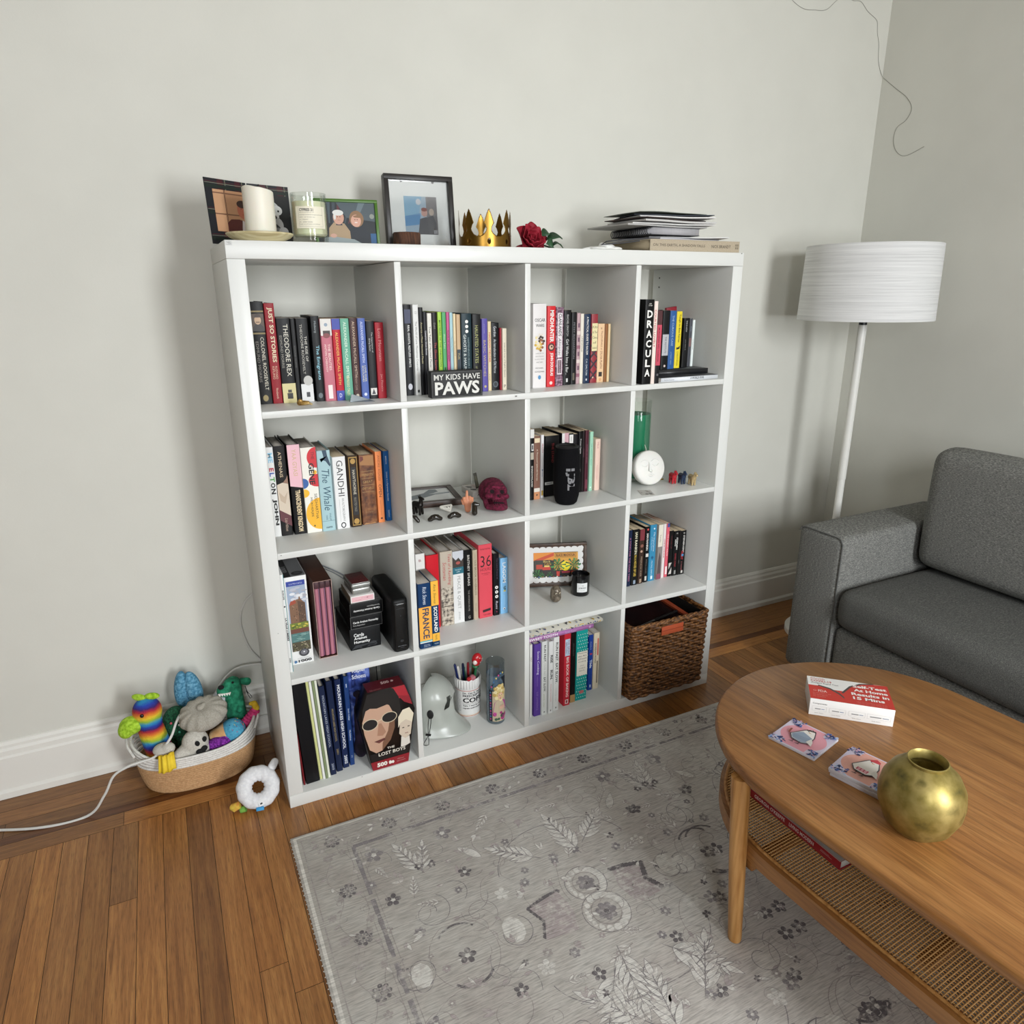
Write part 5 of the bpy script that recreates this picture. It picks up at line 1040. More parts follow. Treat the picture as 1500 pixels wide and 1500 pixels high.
def rleaf(M, ln, w):
    g = MB(); n = 8; v = []
    for i in range(n + 1):
        q = i / n; ww = w * math.sin(PI * q ** .8)
        for s in (-1, 0, 1): v.append((q * ln, s * ww, .004 * abs(s) + .010 * math.sin(PI * q) - .012 * q * q))
    g.add(v, [(i * 3 + k, i * 3 + k + 1, i * 3 + k + 4, i * 3 + k + 3) for i in range(n) for k in (0, 1)], leafm, M=M); o = g.obj('leaf', t_, sharp=None); k = o.modifiers.new('s', 'SOLIDIFY'); k.thickness = .0006
rleaf(T(.026, .004, .034, 50, -28, 12), .034, .013); rleaf(T(.040, 0, .024, 40, -16, -4), .052, .014); rleaf(T(.030, -.012, .014, 65, 4, 10), .034, .014); rleaf(T(.055, -.006, .006, 20, -14, -6), .034, .010)
# crumpled white cloth
me = blob([('b', (0, 0, .006), (.03, .022, .006)), ('b', (.030, .004, .010), (.026, .018, .010)), ('b', (.052, -.004, .006), (.024, .016, .006)), ('b', (.018, .006, .013), (.014, .012, .009), (0, 20, 30)), ('c', (-.05, .004, .003), (-.02, .004, .006), .003, .006)], .0022, 3)
props(link_mesh('cloth', me, noise_mat('white_cloth', ['#dcdcd8', '#e8e8e4'], nscale=60, rough=.9, bump=.4, bscale=90), None, (.994, .075, TOP)), 'small crumpled white cloth left of the beige art book', 'cloth')
# large beige book with the paper pile on it
t_ = thing('art_book', 'thick beige hardback lying flat under the pile of papers', 'book', (1.131, .020, TOP))
bkm = noise_mat('beige_cloth', ['#a89a84', '#b3a690'], nscale=300, rough=.8)
m = MB(); w, d, h = .331, .20, .032
m.box(0, w, 0, d, 0, .003, bkm, .0006); m.box(0, w, 0, d, h - .003, h, bkm, .0006); m.box(0, w, 0, .004, .0025, h - .0025, bkm, .001)
a = Art((0, 0, 0), (1, 0, 0), (0, 0, 1), mb=m); a.text('ON THIS EARTH, A SHADOW FALLS', .010, .012, .198, .0205, '#5c5446', bold=.01); a.text('NICK BRANDT', .222, .012, .296, .0205, '#5c5446', bold=.01)
for u, v in ((.314, .018), (.321, .018), (.314, .010), (.321, .010)): a.rect(u, v, u + .005, v + .006, '#7c7260')
m.obj('cover', t_, recalc=False)
m = MB(); m.box(.003, w - .003, .0045, d - .003, .0031, h - .0031, pages_mat('#a5977c')); m.obj('pages', t_, sharp=None)
PG = 'papers and magazines piled on the beige art book'
z = TOP + h + .0004
def sheet(name, label, cat, cx, cy, w, d, th, rz, col, bend=0., art=None, sag=0.):
    """slightly bowed stack of paper"""
    global z
    m = MB(); n = 10; v = []
    for zz in (0, th):
        for j in range(n + 1):
            for i in range(n + 1):
                s, q = i / n - .5, j / n - .5
                v.append((s * w, q * d, zz + bend * (s * s * 4) + sag * (s * 2) ** 3 + .0006 * math.sin(9 * s + 5 * q)))
    N = (n + 1) * (n + 1); c = mat(col, .6) if isinstance(col, str) else col; f = []
    for j in range(n):
        for i in range(n):
            a = j * (n + 1) + i; f.append((a, a + n + 1, a + n + 2, a + 1)); f.append((N + a, N + a + 1, N + a + n + 2, N + a + n + 1))
    for i in range(n):
        f += [(i, i + 1, N + i + 1, N + i), (n * (n + 1) + i + 1, n * (n + 1) + i, N + n * (n + 1) + i, N + n * (n + 1) + i + 1)]
        a, b = i * (n + 1), (i + 1) * (n + 1); f += [(b, a, N + a, N + b), (a + n, b + n, N + b + n, N + a + n)]
    m.add(v, f, c); lo = min(0, bend, bend - abs(sag)) - .0007
    o = m.obj(name, None, (cx, cy, z - lo), (0, 0, R(rz)), sharp=40); z += th + abs(bend) + .0018 + abs(sag) * .6
    return props(o, label, cat, PG)
sheet('magazine', 'grey-edged magazine lowest in the pile on the beige book', 'magazine', 1.285, .150, .25, .20, .0045, 8, '#b9b8bc', .0004)
sheet('paper_sheet', 'loose white sheets jutting right under the spiral notebook', 'paper', 1.315, .140, .26, .18, .0025, -12, '#d2d1d0', .0006)
# spiral notebook: cover, pages and wire coil
nb = thing('spiral_notebook', 'spiral notebook with a dark wire binding inside the paper pile', 'notebook', (1.142, .030, z), (0, 0, R(1)), PG)
m = MB(); m.box(0, .175, 0, .20, .0002, .0015, mat('#2c2d30', .5), .0004); m.box(0, .175, 0, .20, .0195, .021, mat('#4a4b4e', .5), .0004); m.obj('cover', nb)
m = MB(); m.box(.004, .173, .001, .199, .0017, .0193, pages_mat('#b5b4b8')); m.obj('pages', nb, sharp=None)
m = MB()
for k in range(21):
    y = .012 + .0088 * k; m.tube([(-.001 + .0085 * math.cos(a_), y + .0008 * math.sin(a_), .0105 + .0100 * math.sin(a_)) for a_ in [2 * PI * i / 12 for i in range(12)]], .0013, mat('#3a3b3d', .3, .7), 6, closed=True)
m.obj('wire_coil', nb); z += .0225
sheet('magazine', 'pale magazine with a grey cover on the spiral notebook', 'magazine', 1.205, .140, .30, .19, .004, 4, '#a9a7a4', .0008)
sheet('paper_sheet', 'white leaflet with bent ends, middle of the paper pile', 'paper', 1.245, .135, .28, .17, .0035, -5, '#cfcdca', .0012)
sheet('newspaper', 'folded newspaper with frayed grey edges in the paper pile', 'newspaper', 1.255, .135, .27, .18, .005, 3, '#c3c1be', .0012)
sheet('magazine', 'brown and black covered magazine sloping left near the pile top', 'magazine', 1.235, .140, .26, .17, .0022, 12, '#3a2c28', .0010)
sheet('paper_sheet', 'crooked white letter sheets under the topmost folder', 'paper', 1.262, .135, .25, .17, .0035, -8, '#d6d4d2', .0014)
sheet('magazine', 'dark blue magazine second from the pile top', 'magazine', 1.262, .14, .25, .17, .0018, -14, '#2f3642', .0012)
sheet('folder', 'grey-green folder on the very top of the paper pile', 'folder', 1.232, .14, .245, .18, .0014, 2, '#6f756c', -.0018)
m = MB(); m.tube([(1.125, .02, TOP + .034), (1.06, .05, TOP + .030), (1.01, .06, TOP + .024), (.998, .066, TOP + .016), (1.02, .062, TOP + .018), (1.07, .058, TOP + .022), (1.115, .05, TOP + .028)], .0018, mat('#26262a', .4), 6, closed=False)
props(m.obj('eyeglasses_cord', None), 'thin black cord loop sticking out left of the paper pile', 'cord')
# ---- top row
gm = noise_mat('gold_shell', ['#6b4f26', '#b08a48', '#d8c08a'], nscale=70, rough=.35, metal=.5)
me = blob([('c', (-.012, .002, .006), (.008, 0, .006), .007, .005), ('c', (.008, 0, .006), (.018, -.004, .003), .004, .002), ('b', (-.010, 0, .012), (.005, .004, .004))], .0012, 2)
props(link_mesh('seashell', me, gm, None, (.147, .060, ZF(0) + .0003), (0, 0, R(-20))), 'little golden brown shell on the shelf before black paperbacks', 'shell')
cr = mat('#a9b4ba', .15, key='pale_crystal', Transmission_Weight=.55, IOR=1.4)
m = MB(); m.add([(0, 0, 0), (.062, -.012, 0), (.058, .018, 0), (.004, .022, 0), (.006, .004, .020), (.010, .016, .018), (.050, .004, .004), (.050, .012, .004)], [(0, 3, 2, 1), (0, 1, 6, 4), (1, 2, 7, 6), (2, 3, 5, 7), (3, 0, 4, 5), (4, 6, 7, 5)], cr, smooth=False)
props(m.obj('crystal', None, (.258, .056, ZF(0) + .0004), sharp=None), 'pale blue-grey crystal wedge lying before the green and brown paperbacks', 'crystal')
sg = noise_mat('black_paint', ['#121213', '#1d1d1e'], nscale=80, rough=.6)
def signart(a):
    w, h = .143, .068; a.frame(.0025, .0025, w - .0025, h - .0025, .0007, '#5a5a58')
    a.text('MY KIDS HAVE', .008, .0455, .136, .0600, '#d2d1cb', bold=.012); a.text('PAWS', .010, .0070, .134, .0410, '#d6d5cf', bold=.03, fit=1.6)
carton('box_sign', 'black wooden block sign with white capital lettering, top row second cube', 'sign', .143, .030, .068, sg, (.4625, .022, ZF(0) + .0003), (0, 0, R(-1.5)), art=signart, bev=.0012)
# books lying under the standing paperbacks of the fourth cube
def flatbook(label, x, y, z, w, d, h, spine, top, op, group=None, rz=0, page=GREY, topart=None):
    t = thing('paperback_book', label, 'book', (x, y, z), (0, 0, R(rz)), group)
    m = MB(); m.box(0, w, 0, d, 0, .0008, mat(spine, .4)); m.box(0, w, 0, d, h - .0008, h, mat(top, .3)); m.box(0, w, 0, .0008, .0008, h - .0008, mat(spine, .4))
    a = Art((0, 0, 0), (1, 0, 0), (0, 0, 1), mb=m)
    if op: op(a)
    if topart: topart(Art((0, 0, h), (1, 0, 0), (0, 1, 0), mb=m))
    m.obj('cover', t, sharp=None, recalc=False); m = MB(); m.box(.0006, w - .0006, .001, d - .0006, .0009, h - .0009, pages_mat(page)); m.obj('pages', t, sharp=None); return t
GL = 'books in the top row fourth cube'
flatbook('thin white-spined book lying flat at the bottom, top row, fourth cube', 1.198, .022, ZF(0) + .0003, .222, .23, .0125, '#dfe2e6', '#26282b', lambda a: (a.text('Stories of wonder', .012, .003, .05, .008, '#8a8c96'), a.text('A WORLD DOG', .112, .003, .165, .010, '#4a4c50', bold=.02)), GL)
flatbook('black book lying flat beneath the yellow and blue paperbacks', 1.192, .070, ZF(0) + .0130, .228, .24, .0150, '#1d1e20', '#202224', None, GL)
t_ = thing('paperback_book', 'crimson booklet tilted behind the yellow and black paperbacks', 'book', (1.3805, .222, 1.1215), (0, R(-6.5), 0), GL)
m = MB(); m.box(0, .0415, 0, .010, 0, .182, mat('#8a1524', .5), .0006); m.obj('cover', t_)
# ---- lying cookbooks, bottom row
GJ = 'books in the bottom row third cube'
flatbook('lilac book lying across the tops of the cookbooks', .7565, .044, .3056, .243, .17, .0135, '#b578b4', '#a86aa8', lambda a: (a.text('SWEET TOOTH', .006, .0025, .108, .0112, '#f0e8ee', bold=.03), a.text('Sarah Foster', .135, .003, .178, .009, '#d8b4d6', shear=.2), a.disc(.228, .0065, .004, '#c99ac8')), GJ)
def pat(a):
    for i in range(70): a.disc(.003 + rnd.random() * .255, .001 + rnd.random() * .0075, rnd.uniform(.001, .004), rnd.choice(['#e2b93c', '#26346e', '#3c5aa0', '#d8d4c6', '#1c2440']), rv=rnd.uniform(.0008, .002), n=7)
def pat2(a):
    for i in range(150):
        u, v, c = rnd.uniform(.005, .262), rnd.uniform(.004, .165), rnd.choice(['#e2b93c', '#26346e', '#3c5aa0', '#1c2440', '#8a94b8', '#f0ece0'])
        a.disc(u, v, rnd.uniform(.002, .005), c, rv=rnd.uniform(.002, .008), n=7)
flatbook('blue and yellow patterned book lying on top of the lilac one', .768, .046, .3195, .268, .17, .0095, '#d6d2c4', '#d6d2c4', pat, GJ, topart=pat2)

# ------------------------------------------------------------------ second row, second cube: curios
Z1, Z2, Z3 = ZF(1) + .0003, ZF(2) + .0003, ZF(3) + .0003
dw = noise_mat('dark_walnut', ['#1d120c', '#2f1d13', '#452b1c'], (6, 60, 60), 3, 6, .45)
def whale(a, w, h):
    b = .018; a.rect(b, b, w - b, h - b, '#d9dad8')
    a.poly([(w * .12, h * .30), (w * .30, h * .55), (w * .50, h * .66), (w * .62, h * .86), (w * .72, h * .84), (w * .74, h * .70), (w * .66, h * .64), (w * .9, h * .62), (w * .9, h * .56), (w * .66, h * .52), (w * .50, h * .40), (w * .2, h * .26)], '#6b747a')
    a.poly([(w * .56, h * .58), (w * .68, h * .64), (w * .86, h * .6), (w * .66, h * .56)], '#b9bfc2')
frame('framed_print', 'dark walnut frame lying flat with a grey whale-like print', .200, .178, .018, .017, '#2f1d13', (.4125, .215, Z1 + .018), (R(-90), 0, R(-8.5)), whale, cat='framed print', stand=False, fm=dw, glass=False)
brz = mat('#1c1815', .28, .6, key='dark_bronze')
def animal(name, label, mt, loc, rz, s=1.0, group=None, kind='horse', cat='figurine'):
    if kind == 'horse':
        P = [('c', (0, .012, .027), (0, -.008, .027), .0078, .0078), ('c', (0, -.010, .030), (0, -.017, .042), .0062, .0045), ('c', (0, -.016, .0435), (0, -.026, .039), .0046, .0032)]
        P += [('c', (sx * .0045, y, .024), (sx * .0052, y + .001, .002), .0036, .0030) for sx in (-1, 1) for y in (-.009, .012)] + [('c', (sx * .0024, -.015, .046), (sx * .0030, -.014, .0495), .0016, .001) for sx in (-1, 1)]
    else:
        P = [('c', (0, .012, .028), (0, -.006, .027), .0070, .0075), ('c', (0, -.008, .030), (0, -.010, .045), .0055, .0040), ('c', (0, -.009, .0465), (0, -.018, .045), .0042, .0026), ('c', (0, .018, .030), (0, .024, .016), .0018, .0012)]
        P += [('c', (sx * .0048, y, .024), (sx * .0062, y - .001, .002), .0032, .0028) for sx in (-1, 1) for y in (-.008, .012)] + [('c', (sx * .0026, -.006, .048), (sx * .0034, -.004, .0545), .0018, .0008) for sx in (-1, 1)]
    me = blob([(p[0],) + tuple(tuple(c * s for c in q) if isinstance(q, tuple) else q * s * 1.28 for q in p[1:]) for p in P], .0012 * s, 1)
    lo = min(v.co.z for v in me.vertices)
    for v in me.vertices: v.co.z -= lo
    return props(link_mesh(name, me, mt, None, loc, (0, 0, R(rz))), label, cat, group)
animal('animal_figurine', 'small dark bronze animal figurine with raised head beside the flat frame', brz, (.456, .152, Z1), 34, 1.05, kind='dog')
ser = mat('#231d16', .12, key='glossy_glaze')
SG = 'sea serpent pieces on the shelf'
def hump(w, h, r): 
    return [('c', (-w / 2 * math.cos(PI * i / 8), 0, max(r * .7, h * math.sin(PI * i / 8) - r * .6)), (-w / 2 * math.cos(PI * (i + 1) / 8), 0, max(r * .7, h * math.sin(PI * (i + 1) / 8) - r * .6)), r * (.6 + .4 * math.sin(PI * i / 8)), r * (.6 + .4 * math.sin(PI * (i + 1) / 8))) for i in range(8)]
def flat_base(me):
    lo = min(v.co.z for v in me.vertices)
    for v in me.vertices: v.co.z -= lo
    return me
props(link_mesh('serpent_figurine', flat_base(blob(hump(.034, .017, .0082), .0012, 2)), ser, None, (.4775, .073, Z1), (0, 0, R(-6))), 'glossy dark serpent hump, left of the two arched ones', 'figurine', SG)
props(link_mesh('serpent_figurine', flat_base(blob(hump(.032, .016, .0082), .0012, 2)), ser, None, (.5355, .073, Z1), (0, 0, R(-4))), 'glossy dark serpent hump, right of the two arched ones', 'figurine', SG)
props(link_mesh('serpent_figurine', flat_base(blob([('c', (-.012, 0, .018), (-.003, 0, .014), .003, .0062), ('c', (-.003, 0, .014), (.005, 0, .004), .0062, .0055)], .0012, 2)), ser, None, (.426, .083, Z1), (0, 0, R(-40))), 'glossy dark serpent tail tip next to the cube divider', 'figurine', SG)
props(link_mesh('serpent_figurine', flat_base(blob([('c', (0, 0, .002), (0, 0, .024), .0084, .0074), ('c', (0, 0, .026), (.011, -.003, .025), .0078, .0044), ('c', (0, .001, .001), (0, .001, .003), .0090, .0084)], .0012, 2)), ser, None, (.597, .070, Z1), (0, 0, R(-10))), 'glossy dark serpent head on an upright neck by the hand', 'figurine', SG)
# small white ceramic face
t_ = thing('ceramic_dish', 'tiny white three-cornered ceramic piece with two dark marks', 'ornament', (.541, .146, Z1), (0, 0, R(12)))
me = blob([('c', (-.014, .010, .012), (.018, .006, .012), .005, .005), ('c', (-.014, .010, .012), (0, -.014, .004), .005, .0045), ('c', (.018, .006, .012), (0, -.014, .004), .005, .0045), ('b', (.002, 0, .009), (.014, .010, .006))], .0013, 4)
link_mesh('ceramic_body', flat_base(me), mat('#dcd8ce', .25), t_)
for x in (-.003, .005):
    m = MB(); m.ball((x, -.006, .0135), (.0012, .0022, .0022), mat('#2a2622', .4), 10, 8); m.obj('dark_mark', t_)
# raised-finger hand
skin = mat('#d08a68', .5, key='rubber_skin', Subsurface_Weight=.1)
P = [('c', (0, .001, .003), (0, .001, .020), .0095, .0110), ('b', (0, .001, .027), (.0150, .0085, .0110)), ('c', (-.0105, -.001, .030), (-.0115, -.003, .0385), .0050, .0046), ('c', (-.0115, -.003, .0385), (-.0108, .006, .036), .0044, .004), ('c', (-.0025, -.002, .032), (-.0025, -.001, .045), .0050, .0046), ('c', (-.0025, -.001, .045), (-.0020, 0, .057), .0044, .0036),
     ('c', (.0055, -.002, .031), (.0058, -.004, .040), .0049, .0045), ('c', (.0058, -.004, .040), (.0055, .006, .037), .0044, .004), ('c', (.0125, -.001, .028), (.0132, -.003, .0365), .0044, .0040), ('c', (.0132, -.003, .0365), (.0125, .005, .034), .004, .0036), ('c', (-.012, .004, .020), (-.0155, .003, .030), .0046, .0042), ('c', (-.0155, .003, .030), (-.011, .008, .035), .0042, .0036)]
me = flat_base(blob(P, .0010, 2))
props(link_mesh('rubber_hand', me, skin, None, (.592, .108, Z1), (0, 0, R(-12))), 'small skin-coloured rubber hand raising its middle finger', 'toy hand')
def deck(a):
    a.rect(.004, .004, .054, .016, '#c9c2bc'); a.poly([(.014, .004), (.022, .010), (.03, .005), (.036, .009), (.03, .012), (.02, .013)], '#1e1c1c')
def decktop(a):
    for i in range(9):
        for j in range(7): a.disc(.026 + i * .0032, .030 + j * .0075, .0012, '#b06068')
    a.poly([(.002, .07), (.02, .055), (.018, .048), (.006, .056)], '#1e1c1c'); a.poly([(.006, .035), (.022, .022), (.016, .014), (.004, .026)], '#1e1c1c'); a.poly([(.026, .010), (.04, .014), (.052, .006), (.034, .004)], '#1e1c1c')
carton('card_box', 'white card box with black marks and red dots behind the skull', 'box', .058, .092, .020, '#cdc6c0', (.6625, .236, Z1), art=deck, top=decktop)
m = MB(); m.box(0, .012, 0, .0012, 0, .050, mat('#4c4a40', .6), .0003); m.box(.002, .010, -.0002, 0, .004, .040, mat('#6b6858', .6))
props(m.obj('game_card', None, (.688, .268, Z1 + .0203), (R(-6), R(-8), R(10))), 'narrow dark olive card standing on the white card box', 'card')
# skull
flock = noise_mat('maroon_flock', ['#45081d', '#5c0d2a', '#751a3b'], nscale=160, rough=.95, bump=.5, bscale=400)
sk = [('b', (0, .018, .052), (.0405, .046, .040)), ('b', (0, -.014, .046), (.036, .024, .030)), ('b', (-.026, -.026, .030), (.012, .010, .009)), ('b', (.026, -.026, .030), (.012, .010, .009)), ('b', (0, -.033, .022), (.020, .012, .013)), ('c', (-.017, -.034, .055), (.017, -.034, .055), .0055, .0055),
      ('c', (-.031, -.004, .024), (-.029, -.016, .002), .007, .0075), ('c', (.031, -.004, .024), (.029, -.016, .002), .007, .0075), ('c', (-.027, -.020, -.002), (-.008, -.042, -.006), .0085, .0095), ('c', (.027, -.020, -.002), (.008, -.042, -.006), .0085, .0095), ('c', (-.008, -.042, -.006), (.008, -.042, -.006), .0095, .0095), ('b', (0, .004, .012), (.024, .022, .014))]
dents = [((-.0150, -.042, .0425), (.0135, .020, .0115), (0, .016, .001)), ((.0150, -.042, .0425), (.0135, .020, .0115), (0, .016, .001)), ((0, -.046, .0300), (.0065, .014, .0085), (0, .010, 0))]
me = blob(sk, .0015, 2, dents)
t_ = thing('skull', 'dark maroon flocked skull with an open jaw', 'skull', (.6725, .100, Z1), (0, 0, R(-6)))
Mx = T(0, 0, 0, -22, 8, 0); me.transform(Mx); lo = min(v.co.z for v in me.vertices); lo_ = min(v.co.z for v in me.vertices)
for v in me.vertices: v.co.z -= lo
PM = Matrix.Translation((0, 0, -lo)) @ Mx
dkf = mat('#16040a', .95)
link_mesh('skull_body', me, flock, t_)
for sx in (-1, 1):
    m = MB(); m.ball((sx * .0150, -.0240, .0425), (.0102, .0045, .0090), dkf, 16, 10, M=PM); m.obj('eye_socket', t_)
m = MB(); m.ball((0, -.0340, .0295), (.0036, .003, .0052), dkf, 12, 8, M=PM); m.obj('nose_cavity', t_)
m = MB(); m.ball((0, -.0410, .0075), (.0165, .006, .0042), dkf, 16, 8, M=PM); m.obj('mouth_opening', t_)
for up in (1, -1):
    m = MB()
    for i in range(8):
        q = (i - 3.5) / 3.5; m.ball((q * .0160, -.0450 + .009 * q * q - (.004 if up < 0 else 0), .0135 if up > 0 else .0020), (.0021, .0026, .0040), flock, 8, 6, M=PM)
    m.obj('tooth_row', t_, sharp=None)
# ---- second row, third cube: portable speaker
t_ = thing('speaker', 'black cylindrical portable speaker in front of black paperbacks', 'speaker', (.8965, .062, Z1))
cl = noise_mat('speaker_mesh', ['#08080a', '#0e0e11'], nscale=400, rough=.9, bump=.4, bscale=700); cl.node_tree.nodes['Principled BSDF'].inputs['Specular IOR Level'].default_value = .15
m = MB(); m.lathe([(0, .001), (.028, .001), (.033, .006), (.0385, .028), (.0405, .07), (.0405, .110), (.0385, .150), (.034, .172), (.0335, .173)], cl, 40); m.obj('fabric_body', t_)
m = MB(); m.lathe([(.0336, .1731), (.0345, .176), (.032, .179), (.026, .1775), (.024, .174), (0, .1735)], mat('#101012', .45), 36); m.obj('end_cap', t_)
m = MB(); m.lathe([(0, 0), (.027, 0), (.028, .0009), (0, .00095)], mat('#0a0a0a', .6), 36); m.obj('foot_ring', t_)
a = Art((.0, 0, 0), (1, 0, 0), (0, 0, 1), wrap=(0, 0, .0407)); a.text('JBL', -.025, .050, .004, .106, '#77777a', 'd', .05, fit=3); a.rect(-.0235, .1085, -.011, .1165, '#77777a'); a.rect(-.008, .1085, .003, .1165, '#77777a'); a.obj('logo', t_)
# ---- second row, fourth cube: green jar candle, face disc, little horses
t_ = thing('jar_candle', 'tall glass jar candle with green wax behind the white disc', 'candle', (1.250, .205, Z1))
m = MB(); m.lathe([(0, 0), (.042, 0), (.046, .004), (.048, .02), (.048, .235), (.0465, .243), (.048, .251), (.048, .271), (.0466, .2715), (.0458, .270), (.0458, .02), (.040, .010), (0, .0095)], thin, 44); m.obj('glass_jar', t_)
m = MB(); m.lathe([(0, .0105), (.040, .0108), (.0456, .021), (.0456, .226), (0, .225)], mat('#0d7a55', .4, key='green_wax', Subsurface_Weight=.1), 44); m.obj('wax', t_)
t_ = thing('disc_candle', 'round white candle with a sleeping face leaning on the green jar', 'candle', (1.2415, .105, Z1 + .0048), (R(-16), 0, R(-4)))
m = MB(); m.M = T(0, 0, .056, 90, 0, 0); m.lathe([(0, -.014), (.052, -.014), (.0565, -.010), (.0565, .010), (.052, .0145), (.02, .0148), (0, .0148)], mat('#e4e2dc', .5, key='white_wax', Subsurface_Weight=.1), 56)
m.M = Matrix()
wx = MATS['white_wax']
m.tube([(-.004, -.0140, .075), (-.003, -.0165, .062), (-.006, -.0185, .046), (.001, -.0165, .043), (.006, -.0145, .046)], [.002, .003, .0045, .004, .002], wx, 8)
for s in (-1, 1): m.tube([(s * .008 + .024 * s * k, -.0148, .066 - .007 * math.sin(PI * k)) for k in [i / 8 for i in range(9)]], .0013, wx, 6); m.tube([(s * .006 + .028 * s * k, -.0146, .076 + .006 * math.sin(PI * k)) for k in [i / 8 for i in range(9)]], .0013, wx, 6)
m.tube([(-.012, -.0148, .031), (-.004, -.0165, .033), (0, -.0158, .032), (.004, -.0165, .033), (.012, -.0148, .031)], [.001, .002, .0018, .002, .001], wx, 6); m.tube([(-.009, -.0148, .028), (0, -.0165, .0255), (.009, -.0148, .028)], [.001, .0024, .001], wx, 6)
m.tube([(0, 0, .1120), (-.001, 0, .122), (-.005, -.001, .132)], .0011, mat('#c9c4b6', .8), 6); m.obj('wax_body', t_, sharp=50)
HG = 'three toy horses on the shelf'
animal('toy_horse', 'bright red wooden toy horse, nearest the white disc', mat('#b5202c', .35), (1.330, .098, Z1), -8, .92, HG, cat='toy horse')
animal('toy_horse', 'dark blue toy horse between the red and gold ones', mat('#1d2f4a', .35), (1.354, .080, Z1), -10, .92, HG, cat='toy horse')
animal('toy_horse', 'pale gold toy horse at the right of the three', mat('#c9b183', .3, .5), (1.374, .052, Z1), -6, .92, HG, cat='toy horse')
me = flat_base(blob([('b', (0, 0, .008), (.010, .008, .008)), ('b', (.002, 0, .018), (.006, .006, .006))], .0014, 3))
props(link_mesh('bauble', me, mat('#b9bab8', .3, .3), None, (1.338, .185, Z1)), 'little silvery bauble behind the white disc candle', 'ornament')
me = flat_base(blob([('c', (-.008, 0, .003), (.008, 0, .003), .003, .0025)], .001, 2))
props(link_mesh('bauble', me, mat('#a08a4c', .35, .6), None, (1.322, .15, Z1)), 'tiny brass trinket on the shelf beside the white disc', 'ornament')
def strip(a):
    for i in range(9): a.disc(.006 + rnd.random() * .030, .006 + rnd.random() * .05, rnd.uniform(.003, .007), rnd.choice(['#8a8a86', '#a09c94', '#6a6a66']), n=9)
carton('photo_print', 'small faded photo print lying flat before the green jar', 'print', .042, .062, .0006, '#c2c0ba', (1.150, .022, Z1), (0, 0, R(-22)), top=strip, bev=0)
# ---- third row, first cube: puzzles, volumes, game boxes, modem
def thinart(a):
    a.text('EUROPE', .002, .190, .006, .255, '#2a2a2c', 'd', .02); a.text('LA VILLE LUMIERE', .002, .075, .0068, .175, '#2a2a2c', 'd', .04); a.disc(.0043, .19, .0022, '#2a2a2c'); a.text('1000', .002, .02, .006, .05, '#4a4a4c', 'd', .02); a.rect(.0075, 0, .0088, .279, '#2f7f80')
carton('puzzle_box', 'slim white puzzle box with a teal edge against the case side', 'puzzle box', .0088, .26, .279, '#dfdfdd', (.0425, .042, Z2), art=thinart)
def castle(a):
    w, h = .058, .255; x0, x1, y0, y1 = .005, .053, .040, .243
    a.rect(x0, y0, x1, y1, '#9aa8bd'); a.rect(x0, y1 - .014, x1, y1, '#2c3f93'); a.text('SCOTTISH CASTLE', .012, y1 - .010, .046, y1 - .006, '#c6cce2')
    for i in range(22): a.disc(.008 + rnd.random() * .042, .185 + rnd.random() * .038, rnd.uniform(.004, .009), rnd.choice(['#c9cbd2', '#b4b6c0', '#dcdde0', '#a7a6ae']), rv=rnd.uniform(.002, .005), n=12)
    a.poly([(.008, .122), (.008, .176), (.014, .182), (.021, .180), (.026, .190), (.033, .190), (.034, .197), (.037, .197), (.038, .190), (.044, .182), (.049, .178), (.049, .122)], '#7c5c46'); a.poly([(.008, .176), (.012, .186), (.024, .190), (.026, .180), (.016, .176)], '#9c4a36'); a.poly([(.030, .122), (.030, .186), (.044, .180), (.049, .176), (.049, .122)], '#5c4638')
    for i in range(34): a.rect(*(lambda u, v: (u, v, u + .0016, v + .003))(.010 + rnd.random() * .037, .126 + rnd.random() * .05), rnd.choice(['#a2826a', '#3c2e26', '#8c6c54']))
    a.rect(x0, .105, x1, .123, '#6f7d34')
    for i in range(16): a.disc(.007 + rnd.random() * .044, .108 + rnd.random() * .012, rnd.uniform(.002, .005), rnd.choice(['#a9a23e', '#4c5a26', '#c2b04c']), rv=.002, n=9)
    a.rect(x0, .092, x1, .106, '#6b4236'); a.rect(x0, .066, x1, .093, '#4f7674')
    for i in range(16): a.rect(*(lambda u, v: (u, v, u + .012, v + .0012))(.006 + rnd.random() * .034, .067 + rnd.random() * .023), rnd.choice(['#7fa29c', '#35524f', '#93b0a8']))
    a.rect(x0, y0, x1, .067, '#4c4634')
    for i in range(40): a.disc(.007 + rnd.random() * .044, .042 + rnd.random() * .024, rnd.uniform(.001, .003), rnd.choice(['#8c8468', '#2f2a1e', '#6a7040', '#a59a80']), rv=.0015, n=7)
    a.disc(.034, .034, .0135, '#3c3c40', rv=.0115); a.disc(.034, .035, .009, '#6c6c72', rv=.0075); a.disc(.034, .036, .002, '#dedee0')
    a.text('JIGSAW PUZZLE', .012, .0165, .050, .0195, '#9a9a9a'); a.text('1000', .017, .006, .052, .014, '#26262a', bold=.03, fit=3); a.poly([(.006, .007), (.009, .005), (.0135, .007), (.0135, .011), (.010, .014), (.006, .012)], '#3f6a94')
def castletop(a):
    a.rect(.001, .001, .057, .249, '#77787a'); a.rect(.001, .001, .020, .249, '#2a2a2c'); a.text('1000', .003, .01, .017, .11, '#8a8a8c', 'd', .03); a.disc(.039, .022, .015, '#2e2e30', rv=.014); a.disc(.039, .022, .009, '#4c4c50', rv=.008)
carton('puzzle_box', 'white puzzle box showing a castle above water', 'puzzle box', .058, .25, .255, '#e2e2e0', (.0545, .077, Z2), art=castle, top=castletop)
